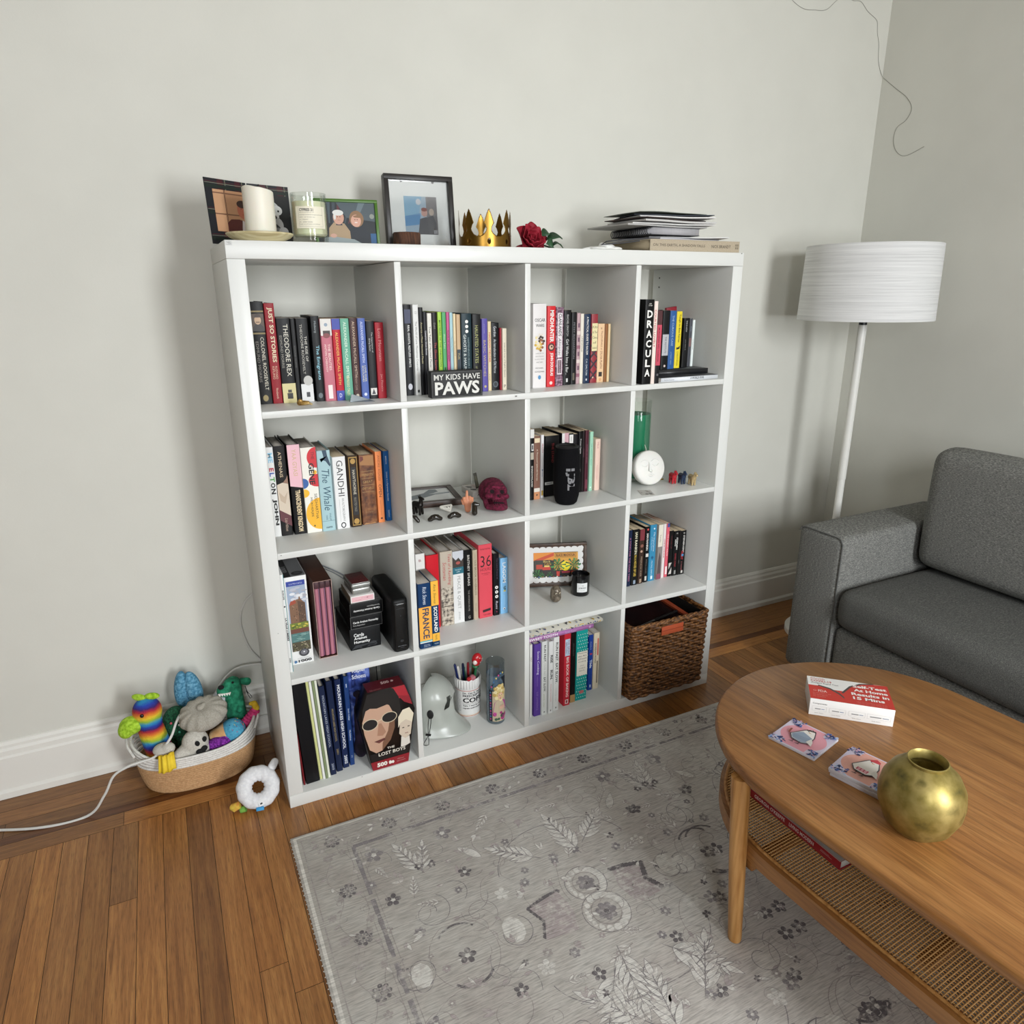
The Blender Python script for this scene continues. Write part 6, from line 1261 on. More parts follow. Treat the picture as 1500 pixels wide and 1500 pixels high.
# brown slipcase holding three pink volumes
brn = noise_mat('brown_slipcase', ['#3a2016', '#4a2a1e'], nscale=20, rough=.5)
t_ = thing('slipcase', 'dark brown slipcase box holding pink ring-bound volumes', 'slipcase', (.129, .080, Z2))
m = MB(); w, d, h, k = .0490, .26, .228, .0018
for b in ((0, k, 0, h), (w - k, w, 0, h)): m.box(b[0], b[1], 0, d, b[2], b[3], brn, .0004)
for b in ((0, k), (h - k, h)): m.box(k + .0001, w - k - .0001, 0, d, b[0], b[1], brn, .0004)
m.box(k + .0001, w - k - .0001, d - k, d, k + .0001, h - k - .0001, brn); m.obj('case', t_)
m = MB(); a = Art((0, 0, 0), (1, 0, 0), (0, 0, 1), mb=None)
a.rect(0, 0, .0009, h, '#c9a79c'); a.rect(w - .0009, 0, w, h, '#c9a79c'); a.rect(0, h - .0009, w, h, '#c9a79c'); a.rect(0, 0, w, .0009, '#c9a79c'); a.obj('case_edge', t_)
for i in range(3):
    m = MB(); x0 = k + .0003 + i * .01505; ww = .0146
    m.box(x0, x0 + ww, .008, d - .004, k + .0004, h - k - .0006, mat('#3f2028', .6), .0008)
    m.tube([(x0 + ww * .42, .010, .004), (x0 + ww * .42, .010, h * .9)], ww * .40, mat('#b0707f', .5), 14); m.box(x0 + ww * .70, x0 + ww * .98, .006, .02, .004, h * .9, mat('#7a4a6a', .5), .001); m.box(x0 + ww * .1, x0 + ww * .9, .0055, .02, h * .905, h * .985, mat('#4a2a30', .5), .001)
    o = m.obj('pink_volume', None, (.129, .080, Z2)); props(o, ('pink volume, left of the three in the brown slipcase', 'pink volume in the middle of the brown slipcase', 'pink volume, right of the three in the brown slipcase')[i], 'book', 'pink volumes in the slipcase')
def cah(a):
    for i, s_ in enumerate(('Cards', 'Against', 'Humanity')): a.text(s_, .011, .040 - i * .0115, (.040, .048, .057)[i], .0505 - i * .0115, '#dcdcda', al='l', bold=.03)
    for i in range(10): a.poly([(.002 + rnd.random() * .08, .001 + rnd.random() * .02) for q in range(3)], '#26282c')
bk = noise_mat('black_card', ['#0a0b0c', '#111214'], nscale=60, rough=.5); bk.node_tree.nodes['Principled BSDF'].inputs['Specular IOR Level'].default_value = .25
CG = 'game boxes stacked in the third row first cube'
carton('game_box', 'large black card game box at the bottom of the stack', 'game box', .087, .175, .065, bk, (.2165, .085, Z2), art=cah, group=CG)
def cah2(a): a.text('Cards Against Humanity', .007, .014, .079, .022, '#d8d8d6', bold=.03); a.text('First Expansion', .007, .007, .040, .012, '#b4b4b2', al='l', bold=.01); a.frame(.0003, .0003, .0897, .0367, .0005, '#8a8a88')
carton('game_box', 'flat black expansion box, second from the stack bottom', 'game box', .090, .135, .037, bk, (.221, .084, Z2 + .0654), art=cah2, group=CG)
def cah3(a): a.text('Cards Against Humanity', .009, .012, .084, .0195, '#d8d8d6', 'i', .03); a.text('Second Expansion', .048, .022, .084, .027, '#b4b4b2', 'i', .01); a.frame(.0003, .0003, .0927, .0387, .0005, '#6a6a68')
def cah3t(a): a.rect(.002, .002, .091, .128, '#5c5c5a'); a.text('Humanity', .062, .012, .086, .03, '#2a2a2a', 'i', .03); a.text('Cards', .062, .034, .086, .05, '#2a2a2a', 'i', .03)
carton('game_box', 'black expansion box with upside-down lettering, third in the stack', 'game box', .093, .130, .039, bk, (.2225, .085, Z2 + .1028), art=cah3, top=cah3t, group=CG)
def pinkart(a): a.rect(.003, .003, .064, .017, '#e6b7bd'); a.text('the game', .010, .006, .032, .009, '#b25a6c'); a.text('for good people', .030, .010, .058, .013, '#c2808a'); a.rect(.045, .0105, .049, .0125, '#8a3a4c')
def tanleft(a): a.rect(0, 0, .110, .020, '#8c7c68'); a.rect(0, .009, .11, .0105, '#6a5c4c')
carton('card_box', 'small white and pink card box under the metal tin', 'card box', .067, .110, .020, '#e4e0dc', (.2275, .088, Z2 + .1422), art=pinkart, left=tanleft, group=CG)
t_ = thing('tin', 'small silver tin with a dark red lid on top of the stack', 'tin', (.2335, .092, Z2 + .1626), (0, 0, R(2)), CG)
m = MB(); m.box(0, .054, 0, .085, 0, .0205, mat('#a9aaa6', .35, .7), .006, 4); m.obj('tin_body', t_); m = MB(); m.box(-.0008, .0548, -.0008, .0858, .0207, .0335, mat('#a2a39f', .4, .6), .005, 4); m.box(.002, .052, .002, .083, .0330, .0345, noise_mat('red_lid', ['#3a1416', '#6a2a2c'], nscale=200, rough=.5), .0006); m.obj('tin_lid', t_)
t_ = thing('modem', 'upright glossy black modem right of the game boxes', 'modem', (.3205, .012, Z2))
gb = mat('#08090a', .25, key='gloss_black')
m = MB(); m.box(0, .0475, 0, .21, 0, .164, mat('#08090a', .5, Specular_IOR_Level=.25), .012, 4); m.obj('housing', t_)
m = MB(); m.box(.0065, .041, -.0014, .004, .010, .152, gb, .006, 4); a = Art((0, -.0014, 0), (1, 0, 0), (0, 0, 1), mb=m)
a.poly([(.014, .1478), (.034, .1486), (.034, .1494), (.014, .1486)], '#b9bcbe')
for i in range(6): a.text('o', .0125 + i * .004, .134, .0145 + i * .004, .137, '#4a4c50')
a.disc(.0237, .114, .0014, '#33353a'); a.disc(.0237, .038, .005, '#1d1f22', rv=.004); a.text('ARRIS SURFBOARD', .0115, .021, .036, .0240, '#6c6e72', bold=.01); a.text('modem', .018, .0165, .030, .019, '#5a5c60')
m.obj('front_panel', t_, recalc=False)
grw = mat('#8d9094', .5)
def cable(name, label, pts, r, m_, cat='cable', group=None, sub=8):
    P = [Vector(p) for p in pts]; out = []
    for i in range(len(P) - 1):
        p0, p1, p2, p3 = P[max(i - 1, 0)], P[i], P[i + 1], P[min(i + 2, len(P) - 1)]
        for k in range(sub):
            t = k / sub; out.append(.5 * ((2 * p1) + (p2 - p0) * t + (2 * p0 - 5 * p1 + 4 * p2 - p3) * t * t + (3 * p1 - p0 - 3 * p2 + p3) * t ** 3))
    out.append(P[-1]); m = MB(); m.tube(out, r, m_, 8); return props(m.obj(name, None), label, cat, group)
cable('wall_cable', 'grey cable curving down the wall behind the brown slipcase', [(.16, .411, .560), (.203, .411, .541), (.253, .411, .510), (.31, .411, .462), (.35, .38, .42), (.352, .32, .4022), (.352, .2255, .4025)], .0022, grw)
cable('wall_cable', 'thin grey cable just beneath the other behind the slipcase', [(.16, .412, .549), (.203, .412, .532), (.253, .412, .501), (.302, .412, .453), (.338, .38, .415), (.339, .32, .4022), (.339, .2255, .4025)], .0014, grw)
# ---- third row, third cube
def market(a, w, h):
    b = .0105; n = 9; x0, x1, y0, y1 = b, w - b, b, h - b
    a.rect(x0, y0, x1, y1, '#4a3322')
    a.rect(x0 + .007, y0 + .007, x1 - .007, y1 - .007, '#dcdbd8')
    for i in range(n):
        u = x0 + (x1 - x0) * (i + .5) / n
        for v in (y0 + .0075, y1 - .0075): a.disc(u, v, (x1 - x0) / n * .5, '#dcdbd8', rv=.006, n=14)
    for i in range(6):
        v = y0 + (y1 - y0) * (i + .5) / 6
        for u in (x0 + .0075, x1 - .0075): a.disc(u, v, .006, '#dcdbd8', rv=(y1 - y0) / 12, n=14)
    p0, p1, q0, q1 = x0 + .022, x1 - .020, y0 + .021, y1 - .021; W, H = p1 - p0, q1 - q0
    a.rect(p0, q0, p1, q1, '#2c2420'); r_ = lambda a0, b0, a1, b1, c: a.rect(p0 + W * a0, q0 + H * b0, p0 + W * a1, q0 + H * b1, c)
    r_(0, .68, .46, 1, '#dc8a34'); r_(.46, .28, 1, .98, '#d59a3a'); a.poly([(p0, q0 + H * .7), (p0 + W * .44, q0 + H * .98), (p0 + W * .46, q0 + H * .98), (p0 + W * .46, q0 + H * .86), (p0 + W * .2, q0 + H * .7)], '#c24a2a')
    r_(.02, .30, .40, .70, '#39352f'); r_(.06, .34, .20, .52, '#b5402f'); r_(.22, .52, .40, .66, '#1d1a18'); a.text('Black', p0 + W * .22, q0 + H * .6, p0 + W * .38, q0 + H * .68, '#e0c06a'); a.text('CAFE', p0 + W * .24, q0 + H * .5, p0 + W * .4, q0 + H * .58, '#d8a03a'); r_(.2, .3, .38, .42, '#c23a2c'); r_(.24, .42, .36, .48, '#e2c46a')
    r_(.48, .80, .96, .96, '#c98a34'); a.frame(p0 + W * .48, q0 + H * .80, p0 + W * .96, q0 + H * .96, .0008, '#3a2414'); a.text('BLACK MAGNOLIA', p0 + W * .51, q0 + H * .83, p0 + W * .93, q0 + H * .93, '#2a1a10', bold=.02)
    a.disc(p0 + W * .72, q0 + H * .44, W * .10, '#f0d820', rv=H * .20); a.frame(p0 + W * .52, q0 + H * .22, p0 + W * .96, q0 + H * .78, .0006, '#8a5a20')
    for (u, v, s_) in ((.06, .20, .1), (.52, .44, .13), (.54, .6, .1), (.93, .45, .13), (.95, .6, .1), (.18, .1, .08), (.36, .12, .08), (.55, .5, .2), (.89, .5, .2), (.1, .14, .14)):
        for k in range(9):
            t = k * 2 * PI / 9; a.poly([(p0 + W * u, q0 + H * v), (p0 + W * u + W * s_ * .9 * math.cos(t - .12), q0 + H * v + H * s_ * 1.3 * math.sin(t - .12)), (p0 + W * u + W * s_ * .9 * math.cos(t + .12), q0 + H * v + H * s_ * 1.3 * math.sin(t + .12))], ('#2f6a3a', '#1f4a28', '#4a8a44')[k % 3])
    for u in (.55, .88): a.poly([(p0 + W * (u - .04), q0 + H * .24), (p0 + W * (u + .04), q0 + H * .24), (p0 + W * (u + .03), q0 + H * .04), (p0 + W * (u - .03), q0 + H * .04)], '#c23a2c')
    r_(.63, .16, .82, .24, '#b03a4a')
    for i in range(12): r_(.02 + i * .082, 0, .05 + i * .082, .05, ('#d8d4c6', '#4a6a9c', '#8a5a3a')[i % 3])
frame('framed_print', 'brown frame with a white scalloped mat and colourful market picture', .216, .150, .014, .010, '#4a3322', (.8550, .258, Z2 + .0032), (R(-7), 0, R(-20.5)), market, cat='framed print', glass=False, fm=noise_mat('brown_frame', ['#2f1f14', '#4a3322'], nscale=40, rough=.5))
t_ = thing('jar_candle', 'small black jar candle with a white label', 'candle', (1.0035, .139, Z2))
m = MB(); m.lathe([(0, 0), (.0285, 0), (.0305, .003), (.0305, .071), (.0298, .0715), (.0285, .070), (.0282, .058), (0, .0575)], mat('#0c0c0e', .12), 40); m.obj('glass_jar', t_)
a = Art((-.45, 0, 0), (1, 0, 0), (0, 0, 1), wrap=(0, 0, .0306)); a.rect(-.014, .016, .022, .048, '#dfe1e0'); a.text('THE', .001, .037, .008, .041, '#4a4a4a'); a.text('LE MONDE', -.008, .028, .017, .0335, '#3a3a3a', bold=.02); a.text('candle', -.002, .021, .012, .024, '#8a8a8a'); a.obj('paper_label', t_)
m = MB(); m.lathe([(0, .0576), (.0278, .0577), (.0278, .0586), (0, .0588)], mat('#1d1c1c', .5), 30); m.tube([(0, 0, .058), (.001, 0, .066)], .0009, mat('#77726a', .8), 6); m.obj('wax', t_)
st_ = noise_mat('pyrite_stone', ['#4a4238', '#6e6456', '#8c8070'], nscale=90, rough=.32, metal=.35)
t_ = thing('stone_figure', 'small brown polished stone head with round eyes', 'figurine', (.8955, .115, Z2))
link_mesh('stone_body', flat_base(blob([('c', (0, 0, .012), (0, 0, .034), .0185, .0175), ('b', (0, 0, .012), (.019, .017, .014)), ('c', (0, -.017, .024), (0, -.017, .036), .003, .002)], .0018, 4)), st_, t_)
for s in (-1, 1):
    m = MB(); m.ball((s * .007, -.0155, .036), (.004, .003, .004), mat('#b5ab98', .3, .4), 12, 8); m.ball((s * .007, -.0178, .036), (.0018, .0016, .0018), mat('#14120f', .3), 8, 6); m.obj('eye', t_)
# ---- bottom row, first cube
velv = noise_mat('purple_velvet', ['#120c18', '#22162c', '#33233f'], nscale=30, rough=.95)
blu = noise_mat('blue_print', ['#1c2a6a', '#3a52a4', '#8496d2'], nscale=26, detail=3, rough=.5, distort=1.2)
t_ = thing('gift_bag', 'crinkled blue patterned bag standing behind the coffin-shaped puzzle box', 'bag', (.203, .100, Z3), (0, 0, R(-4)))
m = MB(); n = 12; v = []
for j in range(n + 1):
    for i in range(2 * n):
        q = j / n; a_ = 2 * PI * i / (2 * n); k = .25
        x = .032 * (abs(math.cos(a_)) ** k) * (1 if math.cos(a_) > 0 else -1); y = .055 * (1 - .35 * q) * (abs(math.sin(a_)) ** k) * (1 if math.sin(a_) > 0 else -1)
        v.append((.034 + x + .003 * math.sin(5 * q + i), .055 + y + .004 * math.sin(7 * q + 2 * i) * q, .288 * q + .006 * math.sin(i * 1.3) * (j == n)))
f_ = [(j * 2 * n + i, j * 2 * n + (i + 1) % (2 * n), (j + 1) * 2 * n + (i + 1) % (2 * n), (j + 1) * 2 * n + i) for j in range(n) for i in range(2 * n)] + [tuple(range(2 * n))[::-1]]
m.add(v, f_, blu); m.obj('bag_body', t_, sharp=None)
a = Art((.004, -.001 + .012, .246), (1, 0, 0), (0, .17, 1), .003); a.text('Kapiel', .012, .018, .048, .032, '#d8dcec', bold=.02); a.text('Schoess', .010, .002, .050, .015, '#d8dcec', bold=.02); a.obj('lettering', t_)
me = flat_base(blob([('c', (0, 0, .02), (.004, .01, .16), .016, .013), ('b', (.002, .004, .035), (.020, .020, .035)), ('c', (.004, .010, .16), (.006, .014, .200), .010, .006), ('b', (.006, .014, .205), (.014, .010, .010))], .003, 2))
props(link_mesh('pouch', me, velv, None, (.222, .083, Z3)), 'dark purple velvet pouch squeezed before the blue bag', 'pouch')
HX = [(-.053, 0), (.053, 0), (.0805, .169), (.0535, .255), (-.0535, .255), (-.0805, .169)]
t_ = thing('puzzle_box', 'black and red coffin-shaped puzzle box with two faces on its front', 'puzzle box', (.2885, .0045, Z3))
m = MB(); m.prism(HX, 0, .055, mat('#17100f', .4), axis='y'); bmesh.ops.recalc_face_normals(m.bm, faces=m.bm.faces[:])
a = Art((0, 0, 0), (1, 0, 0), (0, 0, 1), mb=m)
def hw(z): return (.053 + .0275 * z / .169) if z < .169 else (.0805 - .027 * (z - .169) / .086)
def band(z0, z1, c, s0=-1, s1=1): a.poly([(hw(z0) * s0, z0), (hw(z0) * s1, z0), (hw(z1) * s1, z1), (hw(z1) * s0, z1)], c)
band(.0, .028, '#8c1c27'); band(.215, .254, '#a3202c', .30, .99); a.poly([(.044, .215), (.026, .254), (.053, .254), (.0655, .215)], '#a3202c'); a.poly([(.05, .20), (.032, .225), (.066, .216), (.074, .185)], '#8a1a26')
a.poly([(-.055, .250), (.020, .252), (.035, .22), (.040, .16), (.024, .14), (-.03, .20), (-.074, .175), (-.070, .205)], '#16110f')
a.poly([(-.074, .165), (-.070, .125), (-.058, .072), (-.040, .056), (-.022, .060), (.004, .088), (.018, .125), (.020, .165), (.004, .205), (-.03, .212), (-.062, .200)], '#c09a82'); a.poly([(-.022, .060), (.004, .088), (.018, .125), (.020, .165), (.006, .16), (-.002, .12), (-.02, .085)], '#77543f')
a.poly([(-.072, .20), (-.055, .235), (-.02, .245), (.012, .235), (.022, .19), (.0, .205), (-.03, .200), (-.055, .206)], '#1a1412')
a.poly([(-.028, .15), (-.020, .15), (-.008, .118), (-.018, .108), (-.034, .112)], '#a67c64'); a.poly([(-.044, .095), (-.014, .100), (-.010, .094), (-.030, .086)], '#6b3a34'); a.rect(-.042, .0935, -.012, .0948, '#3a1c1a')
for cx, cy, rx, ry in ((-.052, .153, .023, .0185), (.004, .163, .023, .0175)): a.disc(cx, cy, rx, '#c9bba0', rv=ry); a.disc(cx, cy, rx - .0022, '#1c1817', rv=ry - .0022)
a.poly([(-.030, .160), (-.018, .164), (-.018, .161), (-.030, .157)], '#c9bba0')
a.poly([(.030, .10), (.034, .135), (.052, .143), (.070, .128), (.064, .09), (.046, .078)], '#cbbba8'); a.poly([(.028, .12), (.030, .155), (.044, .175), (.064, .178), (.076, .155), (.070, .128), (.052, .142), (.036, .134)], '#ddd2ba'); a.poly([(.032, .05), (.036, .09), (.048, .080), (.060, .086), (.061, .06)], '#d6d0c6'); a.rect(.040, .115, .046, .118, '#3a2f2a'); a.rect(.056, .116, .062, .119, '#3a2f2a'); a.rect(.047, .096, .057, .098, '#7a4a44')
band(.030, .055, '#140f0e', -.95, .95)
a.text('THE', -.008, .060, .014, .067, '#d8d2c6', bold=.02); a.text('LOST BOYS', -.034, .043, .046, .054, '#d8d2c6', bold=.02); a.text('500', -.040, .008, -.010, .022, '#ece6de', bold=.05)
a.poly([(-.004, .008), (.003, .010), (.008, .008), (.011, .013), (.008, .018), (.002, .017), (-.002, .021), (-.006, .016)], '#ece6de'); a.text('1000 pcs', .018, .016, .042, .020, '#d0a8a2'); a.text('jigsaw puzzle', .018, .009, .044, .013, '#d0a8a2')
a = Art((0, 0, .255), (1, 0, 0), (0, 1, 0), mb=m); a.rect(-.0525, .001, .0525, .054, '#5c1620'); a.text('500', -.006, .028, .018, .042, '#d8b8b4', bold=.04); a.poly([(.022, .032), (.028, .030), (.032, .036), (.026, .041)], '#d8b8b4'); a.text('THE LOST BOYS', -.045, .004, -.012, .010, '#b07a78')
m.obj('box_body', t_, sharp=None, recalc=False)
cable('wire_hook', 'bent black wire poking out above the coffin-shaped box', [(.322, .25, .2933), (.336, .255, .302), (.346, .25, .285), (.330, .25, .294), (.326, .25, .22), (.330, .25, .0405)], .0013, mat('#151515', .4), 'wire', sub=4)
# ---- bottom row, second cube: mask, mug, prayer candle, cords
msk = mat('#a9ada6', .28, key='mask_grey')
t_ = thing('mask', 'pale grey-green costume mask with a flared jaw', 'mask', (.470, .142, Z3 + .0012), (0, 0, R(54)))
MP = [(0, .086, .122), (.004, .084, .118), (.016, .078, .100), (.034, .070, .080), (.052, .066, .066), (.068, .066, .058), (.080, .067, .056), (.092, .068, .060), (.104, .069, .064), (.116, .069, .068), (.126, .067, .066), (.142, .060, .058), (.157, .048, .046), (.168, .032, .030), (.1745, .014, .012), (.176, .002, .002)]
m = MB(); NA = 72; v = []
for k, (z, rx, ry) in enumerate(MP):
    for i in range(NA + 1):
        th = R(-118 + 236 * i / NA); c = math.cos(th); front = max(0, c)
        nose = .016 * math.exp(-(th / .22) ** 2) * max(0, 1 - abs(z - .074) / .034); brow = .006 * math.exp(-((abs(th) - .42) / .34) ** 2) * max(0, 1 - abs(z - .117) / .013); ck_ = .008 * math.exp(-((abs(th) - .95) / .35) ** 2) * max(0, 1 - abs(z - .060) / .03)
        e = nose + brow + ck_; pt = front ** 1.6 if z < .04 else front
        y = -(ry * pt + e * c) if c > 0 else rx * .75 * -c
        v.append(((rx + e) * math.sin(th), y, z + .006 * (1 - front) * (z < .02)))
hole = {k * NA + i for k in (6, 7, 8, 9) for i in range(NA) if (12 if k < 9 else 18) <= abs(-118 + 236 * (i + .5) / NA) <= 34}
f_ = [(k * (NA + 1) + i, k * (NA + 1) + i + 1, (k + 1) * (NA + 1) + i + 1, (k + 1) * (NA + 1) + i) for k in range(len(MP) - 1) for i in range(NA) if k * NA + i not in hole]
m.add(v, f_, msk); o = m.obj('mask_shell', t_, sharp=None); sd = o.modifiers.new('t', 'SOLIDIFY'); sd.thickness = .0022; sb = o.modifiers.new('s', 'SUBSURF'); sb.levels = sb.render_levels = 1
ck = mat('#0d0d0d', .6)
kx, ky, kz = -.0685, -.0125, .082          # strap anchor at the temple
m = MB(); m.ball((kx, ky, kz), (.0035, .0105, .0155), ck, 18, 12); m.obj('strap_knob', t_)
cp = lambda P: [(kx - a_, ky + b_, c_) for a_, b_, c_ in P]
m = MB(); m.tube(cp([(.003, -.003, .071), (.010, -.004, .060), (.018, -.004, .048), (.026, -.003, .036), (.030, -.002, .029)]), .0011, ck, 6); m.tube(cp([(.003, .004, .071), (.010, .004, .060), (.018, .003, .048), (.026, .001, .036), (.030, .000, .029)]), .0011, ck, 6)
m.tube(cp([(.030, -.001, .029), (.034, .006, .016), (.038, .012, .005), (.041, .012, .0014), (.043, .004, .0013), (.041, -.004, .004), (.035, -.003, .016), (.030, -.001, .029)]), .0011, ck, 6); m.obj('elastic_cord', t_)
m = MB(); m.box(kx - .034, kx - .027, ky - .009, ky + .008, .0285, .0335, ck, .0015); m.obj('cord_lock', t_)
t_ = thing('pen_mug', 'white pill-bottle-shaped mug with black lettering, full of pens', 'mug', (.5985, .1625, Z3))
cer = mat('#e2e1de', .18, key='white_ceramic')
m = MB(); prof = [(0, 0), (.036, 0), (.040, .004), (.0412, .012), (.0412, .100), (.0405, .103), (.0420, .106), (.0425, .136), (.0412, .138), (.0392, .137), (.0385, .012), (0, .010)]
m.lathe(prof, cer, 48)
for k in range(30):
    a_ = 2 * PI * k / 30; m.box(-.0016, .0016, -.0440, -.0418, .107, .1345, cer, .0007, 1, M=Matrix.Rotation(a_, 4, 'Z'))
m.obj('mug_body', t_, sharp=50)
a = Art((0, 0, 0), (1, 0, 0), (0, 0, 1), wrap=(0, 0, .0414)); a.rect(-.065, .099, .05, .1008, '#b55a44'); a.rect(-.065, .008, .05, .0096, '#c2663c'); a.rect(-.065, .0118, .05, .0128, '#d8a23a')
tx = lambda t_, v0, v1, c, b_=.03, u0=-.0325, w=.10: a.text(t_, u0, v0, u0 + w, v1, c, al='l', bold=b_)
tx('Dr. Cat E. Pinker', .0895, .0955, '#2e2e2e'); a.rect(-.034, .0865, .03, .0872, '#3a3a3a'); tx('PRESCRIPTION', .0785, .0855, '#3c3c40'); tx('COFFEE', .0575, .0755, '#161618', .035)
a.rect(-.034, .0535, .03, .0542, '#3a3a3a'); tx('Take 1 mug by mouth', .0435, .0495, '#2e2e2e'); tx('repeat until awake', .0345, .0405, '#2e2e2e')
for i in range(13): a.text('refill before noon'[:11 + (i * 5) % 7], -.060, .026 + i * .0056, -.038, .0290 + i * .0056, '#77777a', al='l', bold=.01)
a.obj('label_print', t_)
PENG = 'pens standing in the white mug'
pens = [('blue', '#1d2a5c', -.022, .004, -9, 4, .168), ('navy', '#141c3c', -.012, .012, -4, -5, .176), ('red', '#8c1d26', .000, -.012, 2, 4, .166), ('black', '#17171a', .016, .014, 7, -4, .172), ('dark red', '#5a1a20', .022, .004, 9, 3, .178), ('white', '#d4d0c8', -.018, -.012, -7, 6, .160), ('green', '#1f5a3c', -.004, -.020, -2, 8, .152), ('brown', '#6b4a2c', .018, -.014, 6, 6, .158)]
for nm, c, x, y, rx, ry, ln in pens:
    m = MB(); mt = mat(c, .3); m.lathe([(0, 0), (.0018, .006), (.0036, .012), (.0040, .02), (.0040, ln - .03), (.0043, ln - .029), (.0043, ln - .004), (.003, ln), (0, ln)], mt, 12); m.box(-.0009, .0009, -.0062, -.0042, ln - .03, ln - .006, mt, .0004)
    props(m.obj('pen', None, (.5985 + x * .5, .1625 + y * .5, Z3 + .0112), (R(-ry), R(rx), 0)), nm + ' pen standing in the white lettered mug', 'pen', PENG)
t_ = thing('novelty_pen', 'novelty pen with a big red dotted topper in the mug', 'pen', (.6065, .158, Z3 + .0112), (R(6), R(5), 0), PENG)
m = MB(); m.lathe([(0, 0), (.002, .006), (.0042, .014), (.0042, .165), (0, .166)], mat('#2a6a44', .4), 14); m.obj('pen_barrel', t_)
link_mesh('topper', blob([('b', (0, 0, .190), (.017, .014, .021)), ('b', (0, 0, .176), (.013, .012, .010))], .0018, 3), mat('#c01f26', .3), t_)
m = MB(); m.ball((-.009, -.0090, .184), (.008, .006, .0085), mat('#e6d8d2', .35), 16, 10); m.obj('topper_patch', t_)
m = MB()
for a_, z in ((.2, .200), (.9, .194), (.5, .184), (-.5, .202), (1.3, .184)): m.ball((.0165 * math.sin(a_), -.0138 * math.cos(a_), z), .0016, mat('#efe6e0', .4), 8, 6)
m.obj('topper_dots', t_)
m = MB(); m.ball((-.002, 0, .164), (.012, .011, .007), mat('#2f6a46', .4), 14, 8); m.obj('topper_leaves', t_)
for nm, c, p, r in (('dusty pink rose-shaped pen topper in the mug', '#b56a74', (.602, .138, Z3 + .145), .0105), ('small red pen topper beside the pink one in the mug', '#b3242c', (.589, .135, Z3 + .141), .0075)):
    t_ = thing('novelty_pen', nm.replace('pen topper', 'topped pen'), 'pen', (p[0], p[1] + .012, Z3 + .0112), (R(9), 0, 0), PENG); m = MB(); m.lathe([(0, 0), (.0036, .01), (.0036, .125), (0, .126)], mat('#3a2a28', .4), 10); m.obj('pen_barrel', t_)
    link_mesh('topper', blob([('b', (0, 0, .132), (r, r, r * 1.05)), ('b', (r * .3, -r * .5, .136), (r * .6, r * .6, r * .7))], .0014, 2), mat(c, .5), t_)
# tall printed prayer-style candle
t_ = thing('jar_candle', 'tall glass jar candle with a printed portrait, right of the mug', 'candle', (.6600, .080, Z3))
m = MB(); m.lathe([(0, 0), (.0265, 0), (.0295, .003), (.0295, .188), (.0285, .192), (.0295, .197), (.0302, .212), (.0292, .2135), (.0282, .212), (.0278, .012), (0, .010)], glass_mat('smoke_glass', '#eef2f4', .01), 40); m.obj('glass_jar', t_)
m = MB(); m.lathe([(0, .0105), (.0265, .011), (.0277, .014), (.0277, .172), (0, .171)], mat('#6f879c', .45), 36); m.obj('wax', t_)
a = Art((-0.37, 0, 0), (1, 0, 0), (0, 0, 1), wrap=(0, 0, .0297)); a.rect(-.024, .012, .040, .122, '#18202f'); a.poly([(-.024, .12), (-.012, .142), (.006, .160), (.022, .168), (.040, .166), (.040, .12)], '#18202f')
a.rect(-.012, .012, .040, .120, '#c2b398'); a.poly([(-.010, .12), (.002, .140), (.016, .152), (.040, .156), (.040, .12)], '#c2b398')
for i in range(11): a.disc(-.018, .020 + i * .0095, .0024, ('#c24a8a', '#4a7aa8', '#8a4a9c')[i % 3], rv=.0034)
for i in range(6): a.disc(-.014 + i * .0075, .136 + 5 * (.0068 * i - .0006 * i * i) * .7 - .004 * i, .0024, ('#c24a8a', '#4a7aa8', '#d8c46a')[i % 3], rv=.0032)
for i in range(26): a.disc(.012 + .018 * math.cos(i * 2.4) * (i / 26) ** .5, .116 + .028 * math.sin(i * 2.4) * (i / 26) ** .5, .006, ('#d8c48a', '#c2a45c', '#e6d8a8')[i % 3])
a.disc(.014, .103, .0085, '#d8ab94', rv=.0125); a.rect(.0095, .106, .0125, .1075, '#3a2a2c'); a.rect(.016, .106, .019, .1075, '#3a2a2c'); a.disc(.0143, .0955, .0028, '#a8344c', rv=.0012)
a.poly([(-.010, .045), (-.004, .082), (.008, .090), (.022, .090), (.034, .08), (.040, .045)], '#b04a92'); a.disc(.020, .062, .010, '#d6aa96', rv=.007)
for i in range(14): a.disc(-.008 + rnd.random() * .044, .018 + rnd.random() * .026, rnd.uniform(.004, .007), rnd.choice(['#a8327a', '#c85aa0', '#6a2450', '#3a5a44']))
a.obj('printed_label', t_)
cable('power_cord', 'black cord running down the wall behind the mug', [(.700, .412, .215), (.662, .412, .165), (.649, .412, .142), (.634, .411, .117), (.606, .410, .086), (.598, .410, .074), (.600, .409, .064), (.585, .408, .046), (.572, .4075, .026), (.566, .4075, .004)], .0016, mat('#17171a', .5), 'cord')
m = MB()
for k in range(3): m.tube([(.445 + (.030 + .003 * k) * math.cos(a_), .325 + .02 * math.sin(a_), .2060 - .164 + .0020 + .0042 * k + .0) for a_ in [2 * PI * i / 28 for i in range(28)]], .0020, grw, 8, closed=True)
m.tube([(.475, .325, .045), (.49, .30, .0405), (.50, .27, .0405)], .002, grw, 8)
props(m.obj('cable_coil', None), 'coil of thin grey cable lying behind the grey mask', 'cable')

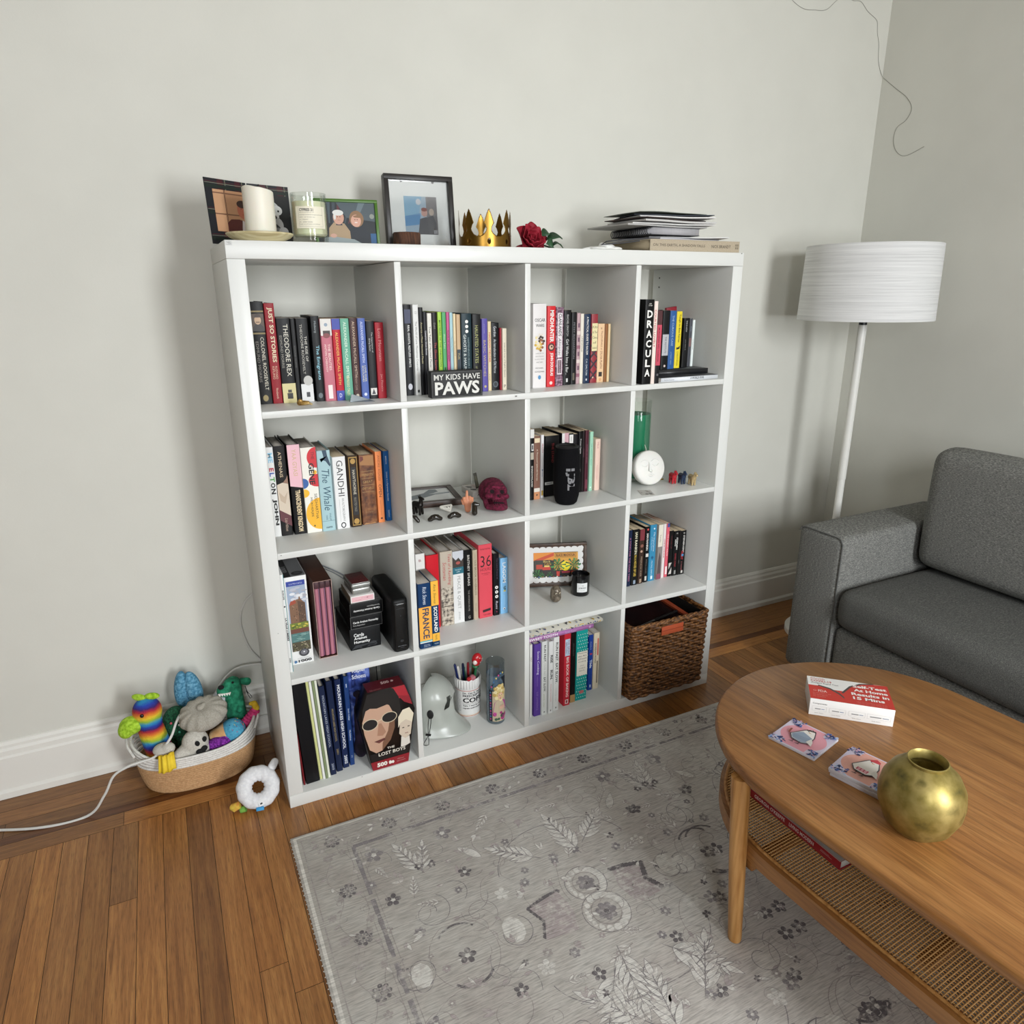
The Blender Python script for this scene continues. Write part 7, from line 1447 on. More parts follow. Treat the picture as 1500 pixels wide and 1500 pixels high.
# ------------------------------------------------------------------ bottom row, fourth cube: wicker basket
wick = noise_mat('wicker', ['#3a2110', '#65401f', '#926438'], (9, 9, 9), 12, 5, .5, .3, 60)
t_ = thing('wicker_basket', 'dark brown woven wicker basket with an orange handle patch', 'basket', (1.259, .145, Z3 + .002))
BX, BY, BH, RC_ = .1605, .178, .268, .012
def ring(off, z, n, amp=0, ph=0, tp=0.):
    """rounded rectangle path, strands passing in and out of the stakes"""
    pts = []; bx, by = BX + off - tp, BY + off - tp; P = 4 * (bx + by)
    for i in range(n):
        d = P * i / n
        if d < 2 * bx: x, y, nx, ny = -bx + d, -by, 0, -1
        elif d < 2 * bx + 2 * by: x, y, nx, ny = bx, -by + d - 2 * bx, 1, 0
        elif d < 4 * bx + 2 * by: x, y, nx, ny = bx - (d - 2 * bx - 2 * by), by, 0, 1
        else: x, y, nx, ny = -bx, by - (d - 4 * bx - 2 * by), -1, 0
        w = amp * math.sin(PI * (d / .0245) + ph); cx, cy = max(-bx + .01, min(bx - .01, x)), max(-by + .01, min(by - .01, y))
        k = .01 / max(.01, math.hypot(x - cx, y - cy)); pts.append((cx + (x - cx) * k + nx * w, cy + (y - cy) * k + ny * w, z + .0008 * math.sin(i * .7 + ph)))
    return pts
m = MB(); rows = 26
for r in range(rows): m.tube(ring(-.004, .005 + (BH - .012) * r / (rows - 1), 168, .0030, PI * (r % 2), .006 * (1 - r / rows)), .0052 if r % 3 else .0060, wick, 6, closed=True)
m.obj('woven_body', t_, sharp=None)
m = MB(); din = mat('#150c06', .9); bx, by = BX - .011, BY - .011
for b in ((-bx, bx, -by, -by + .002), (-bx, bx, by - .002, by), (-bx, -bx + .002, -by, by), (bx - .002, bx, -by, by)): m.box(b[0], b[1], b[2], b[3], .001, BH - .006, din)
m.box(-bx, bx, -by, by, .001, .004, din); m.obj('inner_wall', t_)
m = MB()
for ph in (0, 2 * PI / 3, 4 * PI / 3):
    P = ring(-.004, BH, 210); m.tube([(x * (1 + .018 * math.cos(i * .55 + ph)), y * (1 + .016 * math.cos(i * .55 + ph)), z + .0035 * math.sin(i * .55 + ph)) for i, (x, y, z) in enumerate(P)], .0042, wick, 6, closed=True)
m.obj('braided_rim', t_, sharp=None)
oran = mat('#b5502c', .7, key='orange_cloth')
m = MB(); m.box(-.046, .044, -BY - .0065, -BY - .004, BH - .044, BH - .013, oran, .002); m.box(-.044, .042, -BY - .0072, -BY - .006, BH - .029, BH - .0275, mat('#8a3a20', .8)); m.obj('handle_patch', t_)
t_ = thing('storage_bag', 'black glossy folded bag with orange straps lying inside the wicker basket', 'bag', (1.259, .145, Z3 + .0068))
blk = noise_mat('black_vinyl', ['#0e0a0b', '#2a1618', '#141012'], nscale=9, rough=.22, bump=.3, bscale=16)
m = MB(); m.box(-.138, .138, -.155, .155, 0, .235, blk, .02, 4); o = m.obj('bag_body', t_); sb = o.modifiers.new('s', 'SUBSURF'); sb.levels = sb.render_levels = 1
m = MB()
m.prism([(.092, -.150), (.110, -.150), (.126, .15), (.108, .15)], .2352, .243, oran); m.obj('strap', t_)
m = MB(); m.box(-.1465, -.1395, -.150, .150, .10, .246, oran, .002); m.obj('strap', t_)
m = MB(); m.tube([(-.125, -.135, .239), (-.05, -.118, .240), (-.02, -.110, .239)], .0032, mat('#a9a9aa', .3, .8), 8); m.obj('zip_pull', t_)
m = MB(); m.tube([(-.02, -.110, .239), (.05, -.098, .241), (.092, -.088, .239)], .0052, mat('#1a1718', .4), 8); m.obj('zip_seam', t_)
# ------------------------------------------------------------------ rope basket of dog toys on the floor
ropew = noise_mat('white_rope', ['#cfccc6', '#e4e2dd'], nscale=190, rough=.85, bump=.4, bscale=300)
ropet = noise_mat('tan_rope', ['#b0885e', '#bd9468', '#c79f74'], nscale=190, rough=.85, bump=.5, bscale=300)
BCX, BCY = -.2095, .288
t_ = thing('rope_basket', 'oval coiled rope basket, tan below and white above, full of dog toys', 'basket', (BCX, BCY, .0004))
def oval(rx, ry, z, n=72, lift=0): return [(rx * math.copysign(abs(math.cos(a)) ** .85, math.cos(a)), ry * math.copysign(abs(math.sin(a)) ** .85, math.sin(a)), z + lift * abs(math.cos(a)) ** 3.0) for a in [2 * PI * i / n for i in range(n)]]
rr = .0037
mt, mw = MB(), MB()
for i in range(13):
    q = i / 12; mt.tube(oval(.136 + .022 * q ** .5, .083 + .014 * q ** .5, rr + i * .0066), rr, ropet, 8, closed=True)
m = mt
for k in range(9): m.tube(oval(.132 - k * .0075, .080 - k * .0075, rr), rr, ropet, 6, closed=True)
m.obj('tan_coils', t_, sharp=None)
for i in range(5): mw.tube(oval(.160 + .0012 * i, .098 + .0008 * i, .0042 + 13 * .0066 + i * .0068, lift=.004 + .0085 * i), rr + .0002, ropew, 8, closed=True)
mw.obj('white_coils', t_, sharp=None)
for s in (-1, 1):
    m = MB(); m.tube([(s * .158, -.052, .128), (s * .172, -.030, .150), (s * .176, 0, .157), (s * .172, .030, .150), (s * .158, .052, .128)], rr, ropew, 8); m.obj('handle', t_)
TG = 'dog toys in the rope basket'
def plush(key, cols, ns=120, rough=.95, b=.6): return noise_mat(key, cols, nscale=ns, rough=rough, bump=b, bscale=ns * 2.2)
def toy(label, loc, rot=(0, 0, 0)): return thing('dog_toy', label, 'dog toy', loc, rot, TG)
def bl(name, t, parts, m, voxel=.003, sm=3, dents=(), pick=None): return link_mesh(name, blob(parts, voxel, sm, dents), m, t, pick=pick)
Zf = lambda p: (p[0] - BCX, p[1] - BCY)
# rainbow plush with lime snout
rb = mat('#ffffff', .95, key='rainbow_plush'); tt, N, L, b = nt(rb)
tc = node(tt, 'ShaderNodeTexCoord'); sp = node(tt, 'ShaderNodeSeparateXYZ'); L.new(tc.outputs['Object'], sp.inputs[0])
nz = node(tt, 'ShaderNodeTexNoise', Scale=40.0); L.new(tc.outputs['Object'], nz.inputs['Vector'])
ma = node(tt, 'ShaderNodeMath', operation='MULTIPLY_ADD'); ma.inputs[1].default_value = .012; L.new(nz.outputs['Fac'], ma.inputs[0]); L.new(sp.outputs['Z'], ma.inputs[2])
mb_ = node(tt, 'ShaderNodeMath', operation='MULTIPLY'); mb_.inputs[1].default_value = 1 / .064; L.new(ma.outputs[0], mb_.inputs[0])
fr = node(tt, 'ShaderNodeMath', operation='FRACT'); L.new(mb_.outputs[0], fr.inputs[0])
L.new(ramp(tt, fr.outputs[0], [(0, '#3a1f6a'), (.14, '#2440a8'), (.30, '#2f8fc0'), (.44, '#8fb83a'), (.60, '#e2c22f'), (.76, '#d8742c'), (.88, '#b02a34'), (1, '#4a1f5a')]), b.inputs['Base Color'])
nb_ = node(tt, 'ShaderNodeTexNoise', Scale=260.0); L.new(tc.outputs['Object'], nb_.inputs['Vector']); bp = node(tt, 'ShaderNodeBump', Strength=.7, Distance=.003); L.new(nb_.outputs['Fac'], bp.inputs['Height']); L.new(bp.outputs[0], b.inputs['Normal'])
lime = plush('lime_plush', ['#7fa51c', '#9cc42c', '#b4d648'])
t_ = toy('rainbow striped plush animal with a lime green snout', (-.312, .272, .078))
bl('body', t_, [('c', (.010, 0, .005), (-.006, 0, .105), .036, .034), ('b', (-.008, 0, .165), (.038, .034, .042)), ('c', (-.006, 0, .10), (-.008, 0, .16), .030, .036)], rb, .0035)
bl('snout', t_, [('b', (-.052, -.010, .138), (.030, .026, .026)), ('b', (-.066, -.014, .128), (.020, .022, .022))], lime, .003)
for x, y, rx in ((-.002, -.004, 0), (-.034, .004, -20)): bl('ear', t_, [('b', (x + .012, y, .210), (.020, .008, .010), (0, 12, rx))], lime, .0022)
for x in (-.020, ): m = MB(); m.ball((x, -.033, .172), (.005, .004, .0055), mat('#121214', .2), 12, 8); m.obj('eye', t_)
# dark green plush ball (cactus) with red ribbon
t_ = toy('dark green fuzzy plush with red trim at the back', (-.254, .320, .080))
bl('body', t_, [('b', (0, 0, .075), (.040, .034, .055)), ('b', (.012, 0, .03), (.036, .032, .04))], plush('forest_plush', ['#0a2a1c', '#134a30', '#1d6642'], 160), .0035)
bl('red_trim', t_, [('c', (.030, -.028, .030), (.040, -.026, .066), .008, .009), ('b', (.036, -.026, .09), (.009, .006, .012))], plush('crimson_plush', ['#6a1020', '#8c1c2c']), .0025)
for x, y, z, c in ((.006, -.0345, .088, '#d8d8d0'), (.004, -.0355, .066, '#4aa88a'), (-.014, -.032, .098, '#c05060')): m = MB(); m.ball((x, y, z), .0035, mat(c, .6), 10, 8); m.obj('pompom', t_)
# blue fuzzy wing-like toy
t_ = toy('light blue fleecy two-lobed plush standing against the wall', (-.212, .352, .150))
bl('lobe', t_, [('b', (-.018, 0, .095), (.020, .020, .058), (0, 6, 0))], plush('sky_plush', ['#3a7390', '#548fae', '#74aac6'], 150, b=1.0), .003, 2)
bl('lobe', t_, [('b', (.014, -.004, .088), (.024, .022, .060), (0, -8, 0)), ('c', (0, 0, .045), (-.004, 0, 0), .020, .024)], MATS['sky_plush'], .003, 2)
# grey pleated cushion toy
t_ = toy('grey pleated round plush cushion lying on top', (-.182, .260, .201), (R(20), R(-8), 0))
gp = plush('taupe_velour', ['#9c978b', '#a7a296', '#b0ab9f'], 260)
m = MB(); n = 60; rg_ = 14; v = []; f_ = []
for k in range(rg_ + 1):
    th = -PI / 2 + PI * k / rg_
    for i in range(n):
        a_ = 2 * PI * i / n; pl_ = 1 + .075 * math.sin(13 * a_) * max(0, math.sin(th + .5)) ; v.append((.066 * math.cos(th) ** .8 * math.cos(a_) * pl_ if k not in (0, rg_) else 0, .056 * math.cos(th) ** .8 * math.sin(a_) * pl_ if k not in (0, rg_) else 0, .034 * math.sin(th) - (.010 * math.exp(-(math.cos(th) / .2) ** 2) if th > 0 else 0)))
f_ = [(k * n + i, k * n + (i + 1) % n, (k + 1) * n + (i + 1) % n, (k + 1) * n + i) for k in range(rg_) for i in range(n)]
m.add(v, f_, gp); bmesh.ops.remove_doubles(m.bm, verts=m.bm.verts[:], dist=1e-6); m.obj('cushion_body', t_, sharp=None)
bl('knot', t_, [('b', (0, 0, .031), (.011, .010, .008)), ('b', (.010, .004, .033), (.006, .005, .006))], gp, .0018)
# white plush behind
t_ = toy('small white plush tip behind the grey cushion', (-.136, .318, .150)); bl('body', t_, [('c', (-.016, 0, .048), (.008, 0, .062), .014, .018), ('b', (.012, 0, .034), (.022, .018, .03))], plush('white_fleece', ['#c9c9d0', '#e2e2e6'], 150), .003)
# ghost
t_ = toy('off-white ghost plush with a black heart-shaped mouth', (-.224, .222, .104), (0, 0, R(6)))
gw = plush('ghost_fleece', ['#bdb9ae', '#c6c2b8', '#cfccc2'], 230, b=.8)
bl('body', t_, [('b', (.012, 0, .036), (.036, .030, .038)), ('c', (-.002, 0, .020), (-.040, -.006, .010), .026, .016), ('b', (.024, 0, .010), (.026, .026, .02))], gw, .003)
bf = mat('#0c0c0d', .9)
for x, z, a_ in ((.014, .046, -14), (.034, .050, 10)): m = MB(); m.ball((0, 0, 0), (.0064, .003, .0088), bf, 14, 10, M=T(x, -.0290 + abs(x - .012) * .28, z, 0, a_, 0)); m.obj('eye', t_)
m = MB(); m.ball((.016, -.0290, .020), (.009, .004, .008), bf, 14, 10); m.ball((.029, -.0265, .024), (.010, .004, .009), bf, 14, 10); m.ball((.022, -.0285, .015), (.010, .004, .008), bf, 14, 10); m.obj('mouth', t_)
# green plush animal
t_ = toy('green plush animal with a toothy grin standing at the right', (-.095, .312, .105))
gpl = noise_mat('jade_plush', ['#0d5c43', '#1a7a58', '#2f9a74'], nscale=60, rough=.9, bump=.4, bscale=200)
bl('body', t_, [('c', (.004, 0, .010), (.002, 0, .100), .029, .027), ('c', (.002, 0, .100), (.004, 0, .140), .026, .024), ('b', (-.016, -.008, .130), (.028, .024, .020)), ('c', (.018, -.020, .085), (.012, -.030, .068), .010, .009), ('b', (.002, -.004, .146), (.024, .022, .018))], gpl, .003, 3)
bl('ear', t_, [('c', (.026, .004, .142), (.044, .002, .138), .010, .012)], gpl, .0025)
m = MB(); m.ball((-.030, -.022, .150), (.009, .007, .007), bf, 14, 10); m.obj('nose', t_)
m = MB(); m.ball((.003, -.023, .158), (.004, .004, .003), bf, 10, 8); m.obj('eye', t_)
m = MB()
for i in range(5): m.prism([(-.0045, .004), (.0045, .004), (0, -.006)], -.0015, .0015, mat('#e2e0d8', .6), axis='y', M=T(-.036 + .0065 * i, -.0275 - .001 * i, .129, 0, 0, 0))
m.obj('teeth', t_)
m = MB(); m.tube([(.036, -.004, .128), (.040, -.006, .108), (.048, -.006, .095), (.052, -.006, .086), (.046, -.006, .084), (.042, -.006, .096), (.038, -.005, .112)], .0011, bf, 6); m.obj('loop', t_)
# cupcake toy
t_ = toy('plush cupcake with blue sprinkled icing and tan wafer base', (-.114, .250, .127), (R(6), R(72), R(0)))
tan = noise_mat('wafer_plush', ['#c9935e', '#dcae78', '#e6c69a'], (1, 1, 1), 30, 3, .9)
m = MB(); m.lathe([(0, -.056), (.024, -.056), (.027, -.052), (.035, -.004), (.035, .002), (0, .002)], tan, 28); m.obj('wafer_base', t_)
ic = plush('icing_blue', ['#3f8fb0', '#58a8c6'], 140)
m = MB(); m.ball((0, 0, .004), (.037, .037, .036), ic, 28, 16); m.obj('icing', t_)
m = MB(); rs = random.Random(3)
for i in range(46):
    a_, e_ = rs.uniform(0, 6.28), rs.uniform(.1, 1.3); c_ = Vector((math.cos(a_) * math.cos(e_), math.sin(a_) * math.cos(e_), math.sin(e_))); p_ = Vector((c_.x * .0372, c_.y * .0372, .004 + c_.z * .0362)); d_ = c_.cross(Vector((rs.random(), rs.random(), rs.random() - .5))).normalized() * .0024
    m.tube([p_ - d_, p_ + d_], .0008, mat(rs.choice(['#1d3a7a', '#c0407a', '#e2c24a', '#7a2a4a']), .7), 5)
o = m.obj('sprinkles', t_, sharp=None)
# pink rope with yellow tip
t_ = toy('hot pink knotted rope end with a yellow tip', (-.078, .272, .128))
m = MB(); pk = plush('hot_pink', ['#b8285f', '#dc4a86'], 120)
for i in range(7): m.tube([((.0062 * i + .010 * math.cos(a_) * .75), .008 * math.sin(a_), .0062 * i + .010 * math.cos(a_) * -.6) for a_ in [2 * PI * k / 14 for k in range(14)]], .0052, pk, 6, closed=True)
m.obj('rope', t_, sharp=None)
bl('tip', t_, [('c', (.040, 0, .044), (.036, 0, .060), .010, .009), ('b', (.030, 0, .062), (.010, .008, .006))], plush('yellow_felt', ['#c9a01f', '#e2bd35'], 80), .0022)
# purple fuzzy
t_ = toy('bright purple fuzzy plush at the front rim', (-.158, .226, .098)); bl('body', t_, [('c', (-.024, 0, .008), (.022, -.002, .020), .017, .018), ('b', (.004, 0, .02), (.03, .02, .016))], plush('purple_fuzz', ['#4a1260', '#7a2494', '#a040b8'], 190, b=1.2), .003, 2)
# white fleece with yellow crinkled foot hanging over the rim
t_ = toy('fleecy white plush with a yellow crinkled foot over the rim', (-.296, .196, .118), (0, 0, R(-12)))
bl('fleece', t_, [('b', (0, .016, .030), (.028, .022, .018)), ('b', (.014, .010, .036), (.018, .016, .016))], gw, .003, 2)
m = MB(); v = []; n = 17
for j in range(9):
    for i in range(n):
        q, u = j / 8, i / (n - 1) * 2 - 1; v.append((.012 + u * (.019 + .004 * q), -.012 - .012 * q + .004 * math.cos(u * 9) * (1 - .3 * q) + .010 * (1 - u * u) * -1, .034 - .046 * q + .004 * u))
m.add(v, [(j * n + i, j * n + i + 1, (j + 1) * n + i + 1, (j + 1) * n + i) for j in range(8) for i in range(n - 1)], noise_mat('yellow_cloth', ['#d8b51c', '#ecd03a'], nscale=40, rough=.8)); o = m.obj('yellow_foot', t_, sharp=None); sd = o.modifiers.new('t', 'SOLIDIFY'); sd.thickness = .004
# white ring toy on the floor
t_ = thing('dog_toy', 'white plush ring toy with a rainbow tab on the wooden floor', 'dog toy', (-.072, .062, .052), (R(52), 0, R(-8)))
wf = plush('ring_fleece', ['#d8d8dc', '#dededf', '#e6e6e8'], 150, b=.4)
m = MB(); n = 56; v = []
for i in range(n):
    a_ = 2 * PI * i / n
    for k in range(16):
        b_ = 2 * PI * k / 16; r_ = .0205 * (1 + .05 * math.sin(11 * a_ + 2 * b_)); rad = .0365 + r_ * math.cos(b_) * 1.02; v.append((rad * math.cos(a_), rad * math.sin(a_), r_ * math.sin(b_) * .95))
m.add(v, [(i * 16 + k, ((i + 1) % n) * 16 + k, ((i + 1) % n) * 16 + (k + 1) % 16, i * 16 + (k + 1) % 16) for i in range(n) for k in range(16)], wf); m.obj('ring', t_, sharp=None)
bl('knob', t_, [('c', (.040, .046, -.004), (.048, .058, -.006), .012, .011)], wf, .0025)
m = MB(); m.tube([(-.050, -.036, -.006), (-.066, -.040, -.010), (-.074, -.036, -.012)], [.010, .012, .008], plush('sun_felt', ['#c97a3a', '#d8c04a'], 60), 10); m.obj('tab', t_)
m = MB(); m.tube([(-.036, -.048, -.008), (-.050, -.050, -.012)], [.009, .008], plush('grass_felt', ['#5a8a3a', '#7ab04a'], 60), 10); m.obj('tab', t_)
m = MB(); m.box(-.016, -.001, -.050, -.034, .0195, .0205, mat('#e2e2e2', .6), M=T(0, 0, 0, 0, 0, 20)); m.box(-.012, -.006, -.046, -.042, .0205, .0208, mat('#2c2c2c', .6), M=T(0, 0, 0, 0, 0, 20)); m.obj('care_label', t_)
m = MB(); m.box(-.008, .012, -.062, -.052, .004, .016, mat('#2f8fc6', .6), .001); m.obj('blue_label', t_)
# ------------------------------------------------------------------ cords along the left wall
wc = mat('#d2d1cc', .45, key='white_cord')
cable('cord_loop', 'white cable looping out from behind the bookcase, upper loop', [(.010, .405, .492), (-.002, .408, .478), (-.020, .41, .461), (-.037, .41, .428), (-.043, .41, .390), (-.038, .41, .345), (-.025, .41, .298), (-.002, .41, .259), (.02, .405, .235)], .0031, wc, 'cord')
cable('power_cord', 'white power cord draped over the dog toys to the left', [(.02, .405, .236), (-.002, .40, .246), (-.044, .395, .253), (-.075, .390, .252), (-.100, .384, .240), (-.121, .378, .222), (-.141, .365, .199), (-.170, .338, .186), (-.205, .318, .188), (-.238, .292, .198), (-.251, .232, .212), (-.272, .206, .180), (-.313, .200, .141), (-.352, .20, .1345), (-.383, .20, .130), (-.42, .20, .112), (-.45, .20, .06), (-.50, .21, .0045), (-.62, .22, .004), (-.80, .30, .004)], .0034, wc, 'cord')
cable('cord', 'white cable lying along the baseboard behind the rope basket', [(.02, .398, .060), (-.01, .395, .064), (-.05, .395, .060), (-.10, .394, .040), (-.18, .396, .006), (-.40, .396, .004)], .003, wc, 'cord')
# ------------------------------------------------------------------ wire of a string light at the top right of the wall
fw = mat('#8c8a80', .5, key='fine_wire')
cable('string_light', 'fine string-light wire sagging in a loop high on the back wall', [(1.93, .4192, 2.345), (1.978, .4192, 2.315), (2.035, .4192, 2.298), (2.093, .4192, 2.302), (2.13, .4192, 2.306), (2.156, .4192, 2.317), (2.192, .4192, 2.346), (2.232, .4192, 2.365), (2.271, .4192, 2.357), (2.314, .4192, 2.359), (2.354, .4192, 2.335), (2.402, .4192, 2.317), (2.414, .4192, 2.303), (2.420, .4192, 2.274), (2.435, .4192, 2.241), (2.446, .4192, 2.184), (2.470, .416, 2.14), (2.4792, .40, 2.12), (2.4792, .349, 2.079), (2.4792, .30, 2.04), (2.4792, .275, 2.0), (2.4792, .29, 1.965), (2.4792, .326, 1.944), (2.4792, .332, 1.90), (2.4792, .311, 1.859), (2.4792, .27, 1.84), (2.4792, .2, 1.86)], .0008, fw, 'string light')
# ------------------------------------------------------------------ on the coffee table
TT = .4308
def covid(a):
    w, h = .174, .102; a.rect(0, 0, w, h, '#e4e3e0'); a.rect(0, 0, w, h * .50, '#c2352a')
    a.poly([(w * .30, h * .98)] + [(w * (.30 + .40 * i / 12), h * (.46 + .0 + .44 * (i / 12) ** .5)) for i in range(13)] + [(w, h * .92), (w, 0), (w * .30, h * .0)], '#c2352a') if False else None
    R1 = [(w, h), (w * .84, h * .99), (w * .68, h * .92), (w * .54, h * .74), (w * .42, h * .40), (w * .42, 0), (w, 0)]; a.poly([(u - .004, v + .003) for u, v in R1[1:5]] + R1[4:0:-1], '#4a4644'); a.poly(R1, '#c2352a')
    L1 = [(0, h * .60), (w * .12, h * .60), (w * .26, h * .50), (w * .36, h * .33), (w * .42, h * .16), (w * .42, 0), (0, 0)]; a.poly(L1, '#c2352a'); a.poly([(w * .12, h * .60), (w * .26, h * .50), (w * .36, h * .33), (w * .42, h * .16), (w * .42, h * .24), (w * .37, h * .40), (w * .27, h * .56), (w * .13, h * .645)], '#4a4644')
    a.text('iHealth', w * .04, h * .88, w * .22, h * .96, '#c25a52', al='l'); a.text('COVID-19', w * .04, h * .77, w * .30, h * .86, '#b5443c', al='l', bold=.02); a.text('Antigen Rapid Test', w * .04, h * .68, w * .38, h * .745, '#5a5654', al='l', bold=.01)
    a.disc(w * .07, h * .37, .0035, '#e0a49c', rv=.003); a.disc(w * .07, h * .37, .0024, '#c2352a', rv=.002); a.text('FDA', w * .11, h * .32, w * .22, h * .42, '#e6c2bc', al='l', bold=.02)
    for i in range(3): a.text('for emergency use'[:17 - i * 3], w * .04, h * (.24 - i * .07), w * .26, h * (.275 - i * .07), '#dc9a92', al='l')
    for i, s_ in enumerate(('Self-Test', 'At Home', 'Results in', '15 Mins')): a.text(s_, w * (.56, .56, .52, .46)[i], h * (.74 - i * .175), w * .97, h * (.86 - i * .175), '#f2ece8', bold=.035)
    for i in range(3): a.text('results are read at fifteen minutes by eye', w * .50, h * (.115 - i * .045), w * .97, h * (.14 - i * .045), '#dc9a92')
def covidfront(a):
    w, h = .174, .042; a.text('Components', .006, .028, .036, .033, '#6a6a6a', al='l', bold=.01)
    for u, ww in ((.006, .030), (.042, .034), (.082, .034), (.120, .048)): a.frame(u, .012, u + ww, .024, .0004, '#b4b4b4'); a.rect(u + .006, .016, u + ww * .6, .0185, '#8a8a8a'); a.rect(u + ww * .65, .0165, u + ww - .004, .0180, '#6a7a9a')
    for u in (.012, .048, .090, .130): a.text('test item', u, .006, u + .018, .009, '#a8a8a8')
carton('test_kit_box', 'white and red antigen test kit box on the coffee table', 'box', .174, .102, .042, '#e6e5e2', (1.0635, -.7565, TT), (0, 0, R(-43.5)), art=covidfront, top=covid, bev=.0008)
def coaster(name, label, loc, rz, body, bird, art=True, group=None):
    m = MB(); w = .104; m.box(-w / 2, w / 2, -w / 2, w / 2, 0, .0058, mat('#d2cfd6', .5), .0012)
    if art:
        a = Art((-w / 2, -w / 2, .0058), (1, 0, 0), (0, 1, 0), mb=m); a.rect(.001, .001, w - .001, w - .001, '#cfc6d8'); a.disc(w / 2, w / 2, w * .46, body, rv=w * .40, n=32); a.rect(w * .25, w * .04, w * .75, w * .96, body)
        rs = random.Random(len(label))
        for cx, cy in ((.012, .012), (.092, .012), (.012, .092), (.092, .092)):
            for i in range(26): a.disc(cx + rs.uniform(-.011, .020 if cx < .05 else .011), cy + rs.uniform(-.011, .011) , rs.uniform(.0012, .0036), rs.choice(['#2f4a8c', '#4a68ac', '#8fa8d2', '#1d2a5a', '#b4c4e0', '#c9a0b8']), rv=rs.uniform(.0012, .0034), n=8)
            for i in range(5): a_ = rs.uniform(0, 6.28); u, v = cx + rs.uniform(-.006, .014 if cx < .05 else .006), cy + rs.uniform(-.006, .006); a.poly([(u, v), (u + .006 * math.cos(a_ + .3), v + .006 * math.sin(a_ + .3)), (u + .009 * math.cos(a_), v + .009 * math.sin(a_)), (u + .006 * math.cos(a_ - .3), v + .006 * math.sin(a_ - .3))], '#1f2f5e')
        k = lambda P: [(w / 2 + x * 1.3, w / 2 + y * 1.5) for x, y in P]
        a.poly(k([(-.020, -.006), (-.012, -.016), (.006, -.018), (.016, -.012), (.016, .006), (.010, .020), (.002, .024), (-.006, .018), (-.012, .008)]), '#3a3a42'); a.poly(k([(-.0185, -.0055), (-.0115, -.0145), (.0055, -.0165), (.0145, -.011), (.0145, .0055), (.009, .0188), (.002, .0225), (-.005, .0170), (-.0108, .007)]), '#e4dfd8')
        if bird == 'knit':
            a.poly(k([(-.0175, -.005), (-.011, -.014), (.0055, -.016), (.014, -.0105), (.0138, .003), (-.006, .010), (-.0105, .006)]), '#8f9db0')
            for i in range(5): a.poly(k([(-.016, -.004 - i * .002), (.013, -.0005 - i * .002), (.013, .000 - i * .002), (-.016, -.0035 - i * .002)]), '#6f7d92')
            a.poly(k([(-.006, .019), (.008, .023), (.010, .020), (-.005, .0165)]), '#3a2a24'); a.poly(k([(-.026, .006), (-.023, .007), (-.021, -.006), (-.024, -.006)]), '#8c4a3a')
        else:
            a.poly(k([(-.004, .020), (.003, .026), (.010, .023), (.011, .018), (-.003, .0165)]), '#c2404a'); a.poly(k([(-.011, -.013), (.006, -.015), (.008, -.008), (-.010, -.006)]), '#dc9aa4')
            for i in range(4): a.poly(k([(-.010 + i * .005, -.013), (-.0085 + i * .005, -.013), (-.0085 + i * .005, -.007), (-.010 + i * .005, -.007)]), '#b4485a')
        a.disc(w / 2 - .001, w / 2 + .024, .0014, '#1c1c1e'); a.poly(k([(.001, .0145), (.006, .0135), (.001, .0125)]), '#c98a3a')
        for x in (-.007, .003): a.poly(k([(x, -.024), (x + .001, -.024), (x + .001, -.016), (x, -.016)]), '#2c2428'); a.poly(k([(x - .005, -.0245), (x + .003, -.0235), (x + .003, -.0225), (x - .002, -.0225)]), '#2c2428')
        a.poly(k([(.010, -.010), (.022, -.016), (.019, -.006), (.013, .002)]), '#d8d4cc')
    return props(m.obj(name, None, loc, (0, 0, R(rz)), recalc=False), label, 'coaster', group)
coaster('coaster', 'single pink coaster with a bird in a grey jumper', (.975, -.822, TT), -76, '#dc98a4', 'knit')
SGp = 'stack of coasters'
coaster('coaster', 'bottom coaster of the stack beside the brass vase', (.993, -.967, TT), 14, '#dc98a4', '', False, SGp)
coaster('coaster', 'middle coaster of the stack beside the brass vase', (.991, -.966, TT + .0061), 12, '#dc98a4', '', False, SGp)
coaster('coaster', 'salmon top coaster of the stack, bird with red cap', (.990, -.964, TT + .0122), -75.5, '#dca294', 'cap', True, SGp)
brs = noise_mat('aged_brass', ['#4c4a2c', '#8a7a3e', '#a8965a', '#6f6536'], nscale=22, rough=.42, metal=.6, lo=.3, hi=.7)
m = MB(); m.lathe([(r_ * .92, z_) for r_, z_ in ((0, 0), (.036, 0), (.040, .003), (.060, .022), (.073, .052), (.0755, .075), (.072, .098), (.060, .120), (.044, .134), (.034, .140), (.036, .146), (.034, .147), (.031, .142), (.031, .13), (.04, .12), (.04, .1), (0, .1))], brs, 48)
props(m.obj('brass_vase', None, (.944, -1.102, TT)), 'round aged brass vase behind the coaster stack on the coffee table', 'vase')
t_ = thing('art_book', 'red-spined art book lying on the cane shelf of the coffee table', 'book', (.917, -.992, .2540))
m = MB(); w, d, h = .27, .20, .022; rs_ = mat('#8e1420', .35)
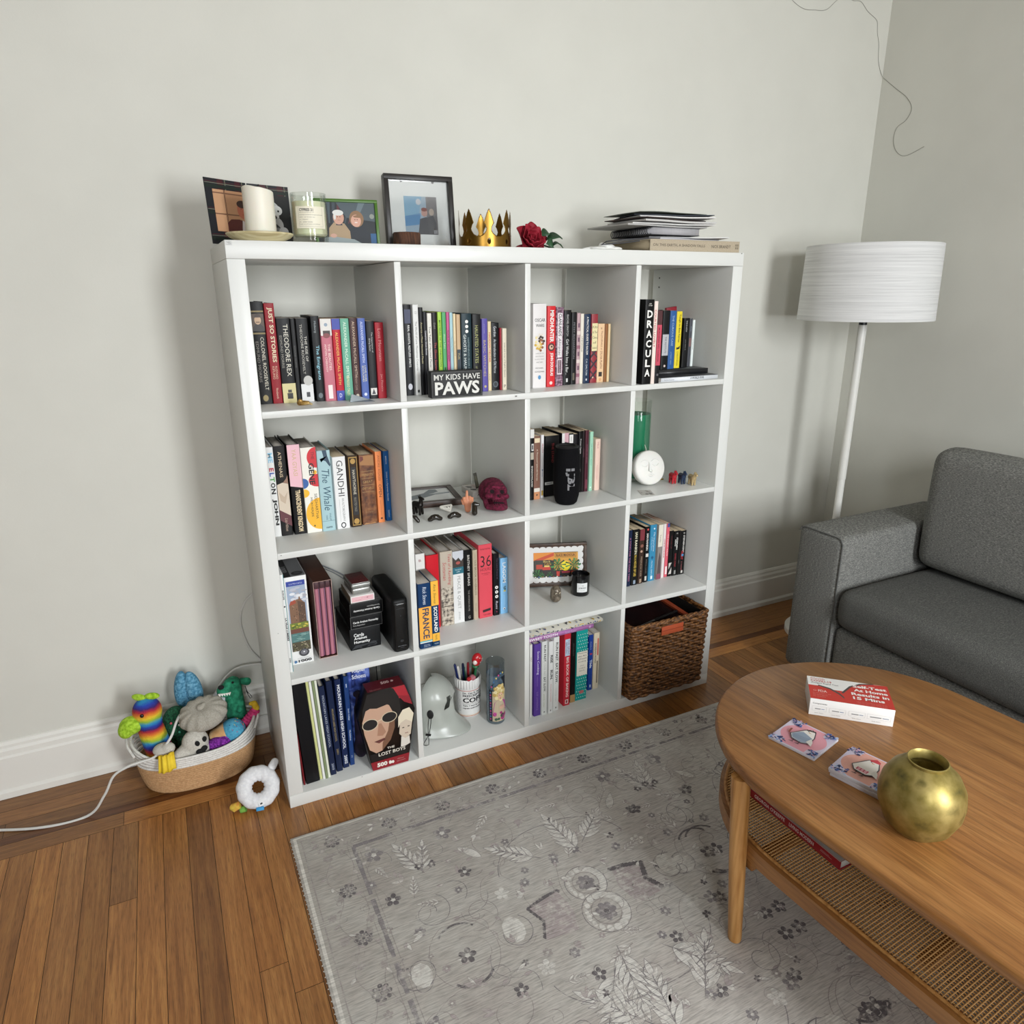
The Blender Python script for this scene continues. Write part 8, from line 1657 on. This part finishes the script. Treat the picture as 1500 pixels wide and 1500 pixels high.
m.box(0, d, 0, w, 0, .0022, rs_, .0004); m.box(0, d, 0, w, h - .0022, h, mat('#a3a09a', .4), .0004); m.box(0, .0025, 0, w, .002, h - .002, rs_, .0006)
a = Art((0, w, 0), (0, -1, 0), (0, 0, 1), mb=m); a.text('WIEN', .006, .007, .026, .0145, '#c9a8a4'); a.text("GEORGIA O'KEEFFE", .040, .0065, .128, .0155, '#e0cfca', bold=.012); a.text('LIVING MODERN', .140, .0065, .205, .0155, '#e0cfca', bold=.012); a.rect(.222, .010, .250, .0108, '#c9a8a4'); a.rect(.222, .013, .244, .0136, '#c9a8a4')
m.obj('cover', t_, recalc=False)
m = MB(); m.box(.003, d - .003, .002, w - .002, .0024, h - .0024, pages_mat('#d2cfc8')); m.obj('pages', t_, sharp=None)
# ------------------------------------------------------------------ small pieces belong to the part they sit on
SUB = {'floor_lamp': {'shade_spider': 'lamp_shade', 'socket': 'pole'}, 'coffee_table': {'cane_panel': 'shelf_frame', 'cane_spline': 'shelf_frame'}, 'sofa': {'piping': 'arm'},
       'jar_candle': {'paper_label': 'glass_jar', 'printed_label': 'glass_jar'}, 'pen_mug': {'label_print': 'mug_body'}, 'speaker': {'logo': 'fabric_body'},
       'skull': {'eye_socket': 'skull_body', 'nose_cavity': 'skull_body', 'mouth_opening': 'skull_body', 'tooth_row': 'skull_body'}, 'mask': {'cord_lock': 'elastic_cord'},
       'novelty_pen': {'topper_patch': 'topper', 'topper_dots': 'topper', 'topper_leaves': 'topper'}, 'stone_figure': {'eye': 'stone_body'}, 'wicker_basket': {'handle_patch': 'woven_body'},
       'dog_toy': {'eye': 'body', 'nose': 'body', 'mouth': 'body', 'teeth': 'body'}, 'storage_bag': {'zip_pull': 'bag_body'}, 'gift_bag': {'lettering': 'bag_body'}, 'ceramic_dish': {'dark_mark': 'ceramic_body'}}
for root in [o for o in SC.objects if o.parent is None and o.type == 'EMPTY']:
    mp = SUB.get(root.name.split('.')[0], {})
    kids = {c.name.split('.')[0]: c for c in reversed(root.children)}
    for c in list(root.children):
        b = c.name.split('.')[0]
        if b in mp and mp[b] in kids and kids[mp[b]].location.length < 1e-9: c.parent = kids[mp[b]]
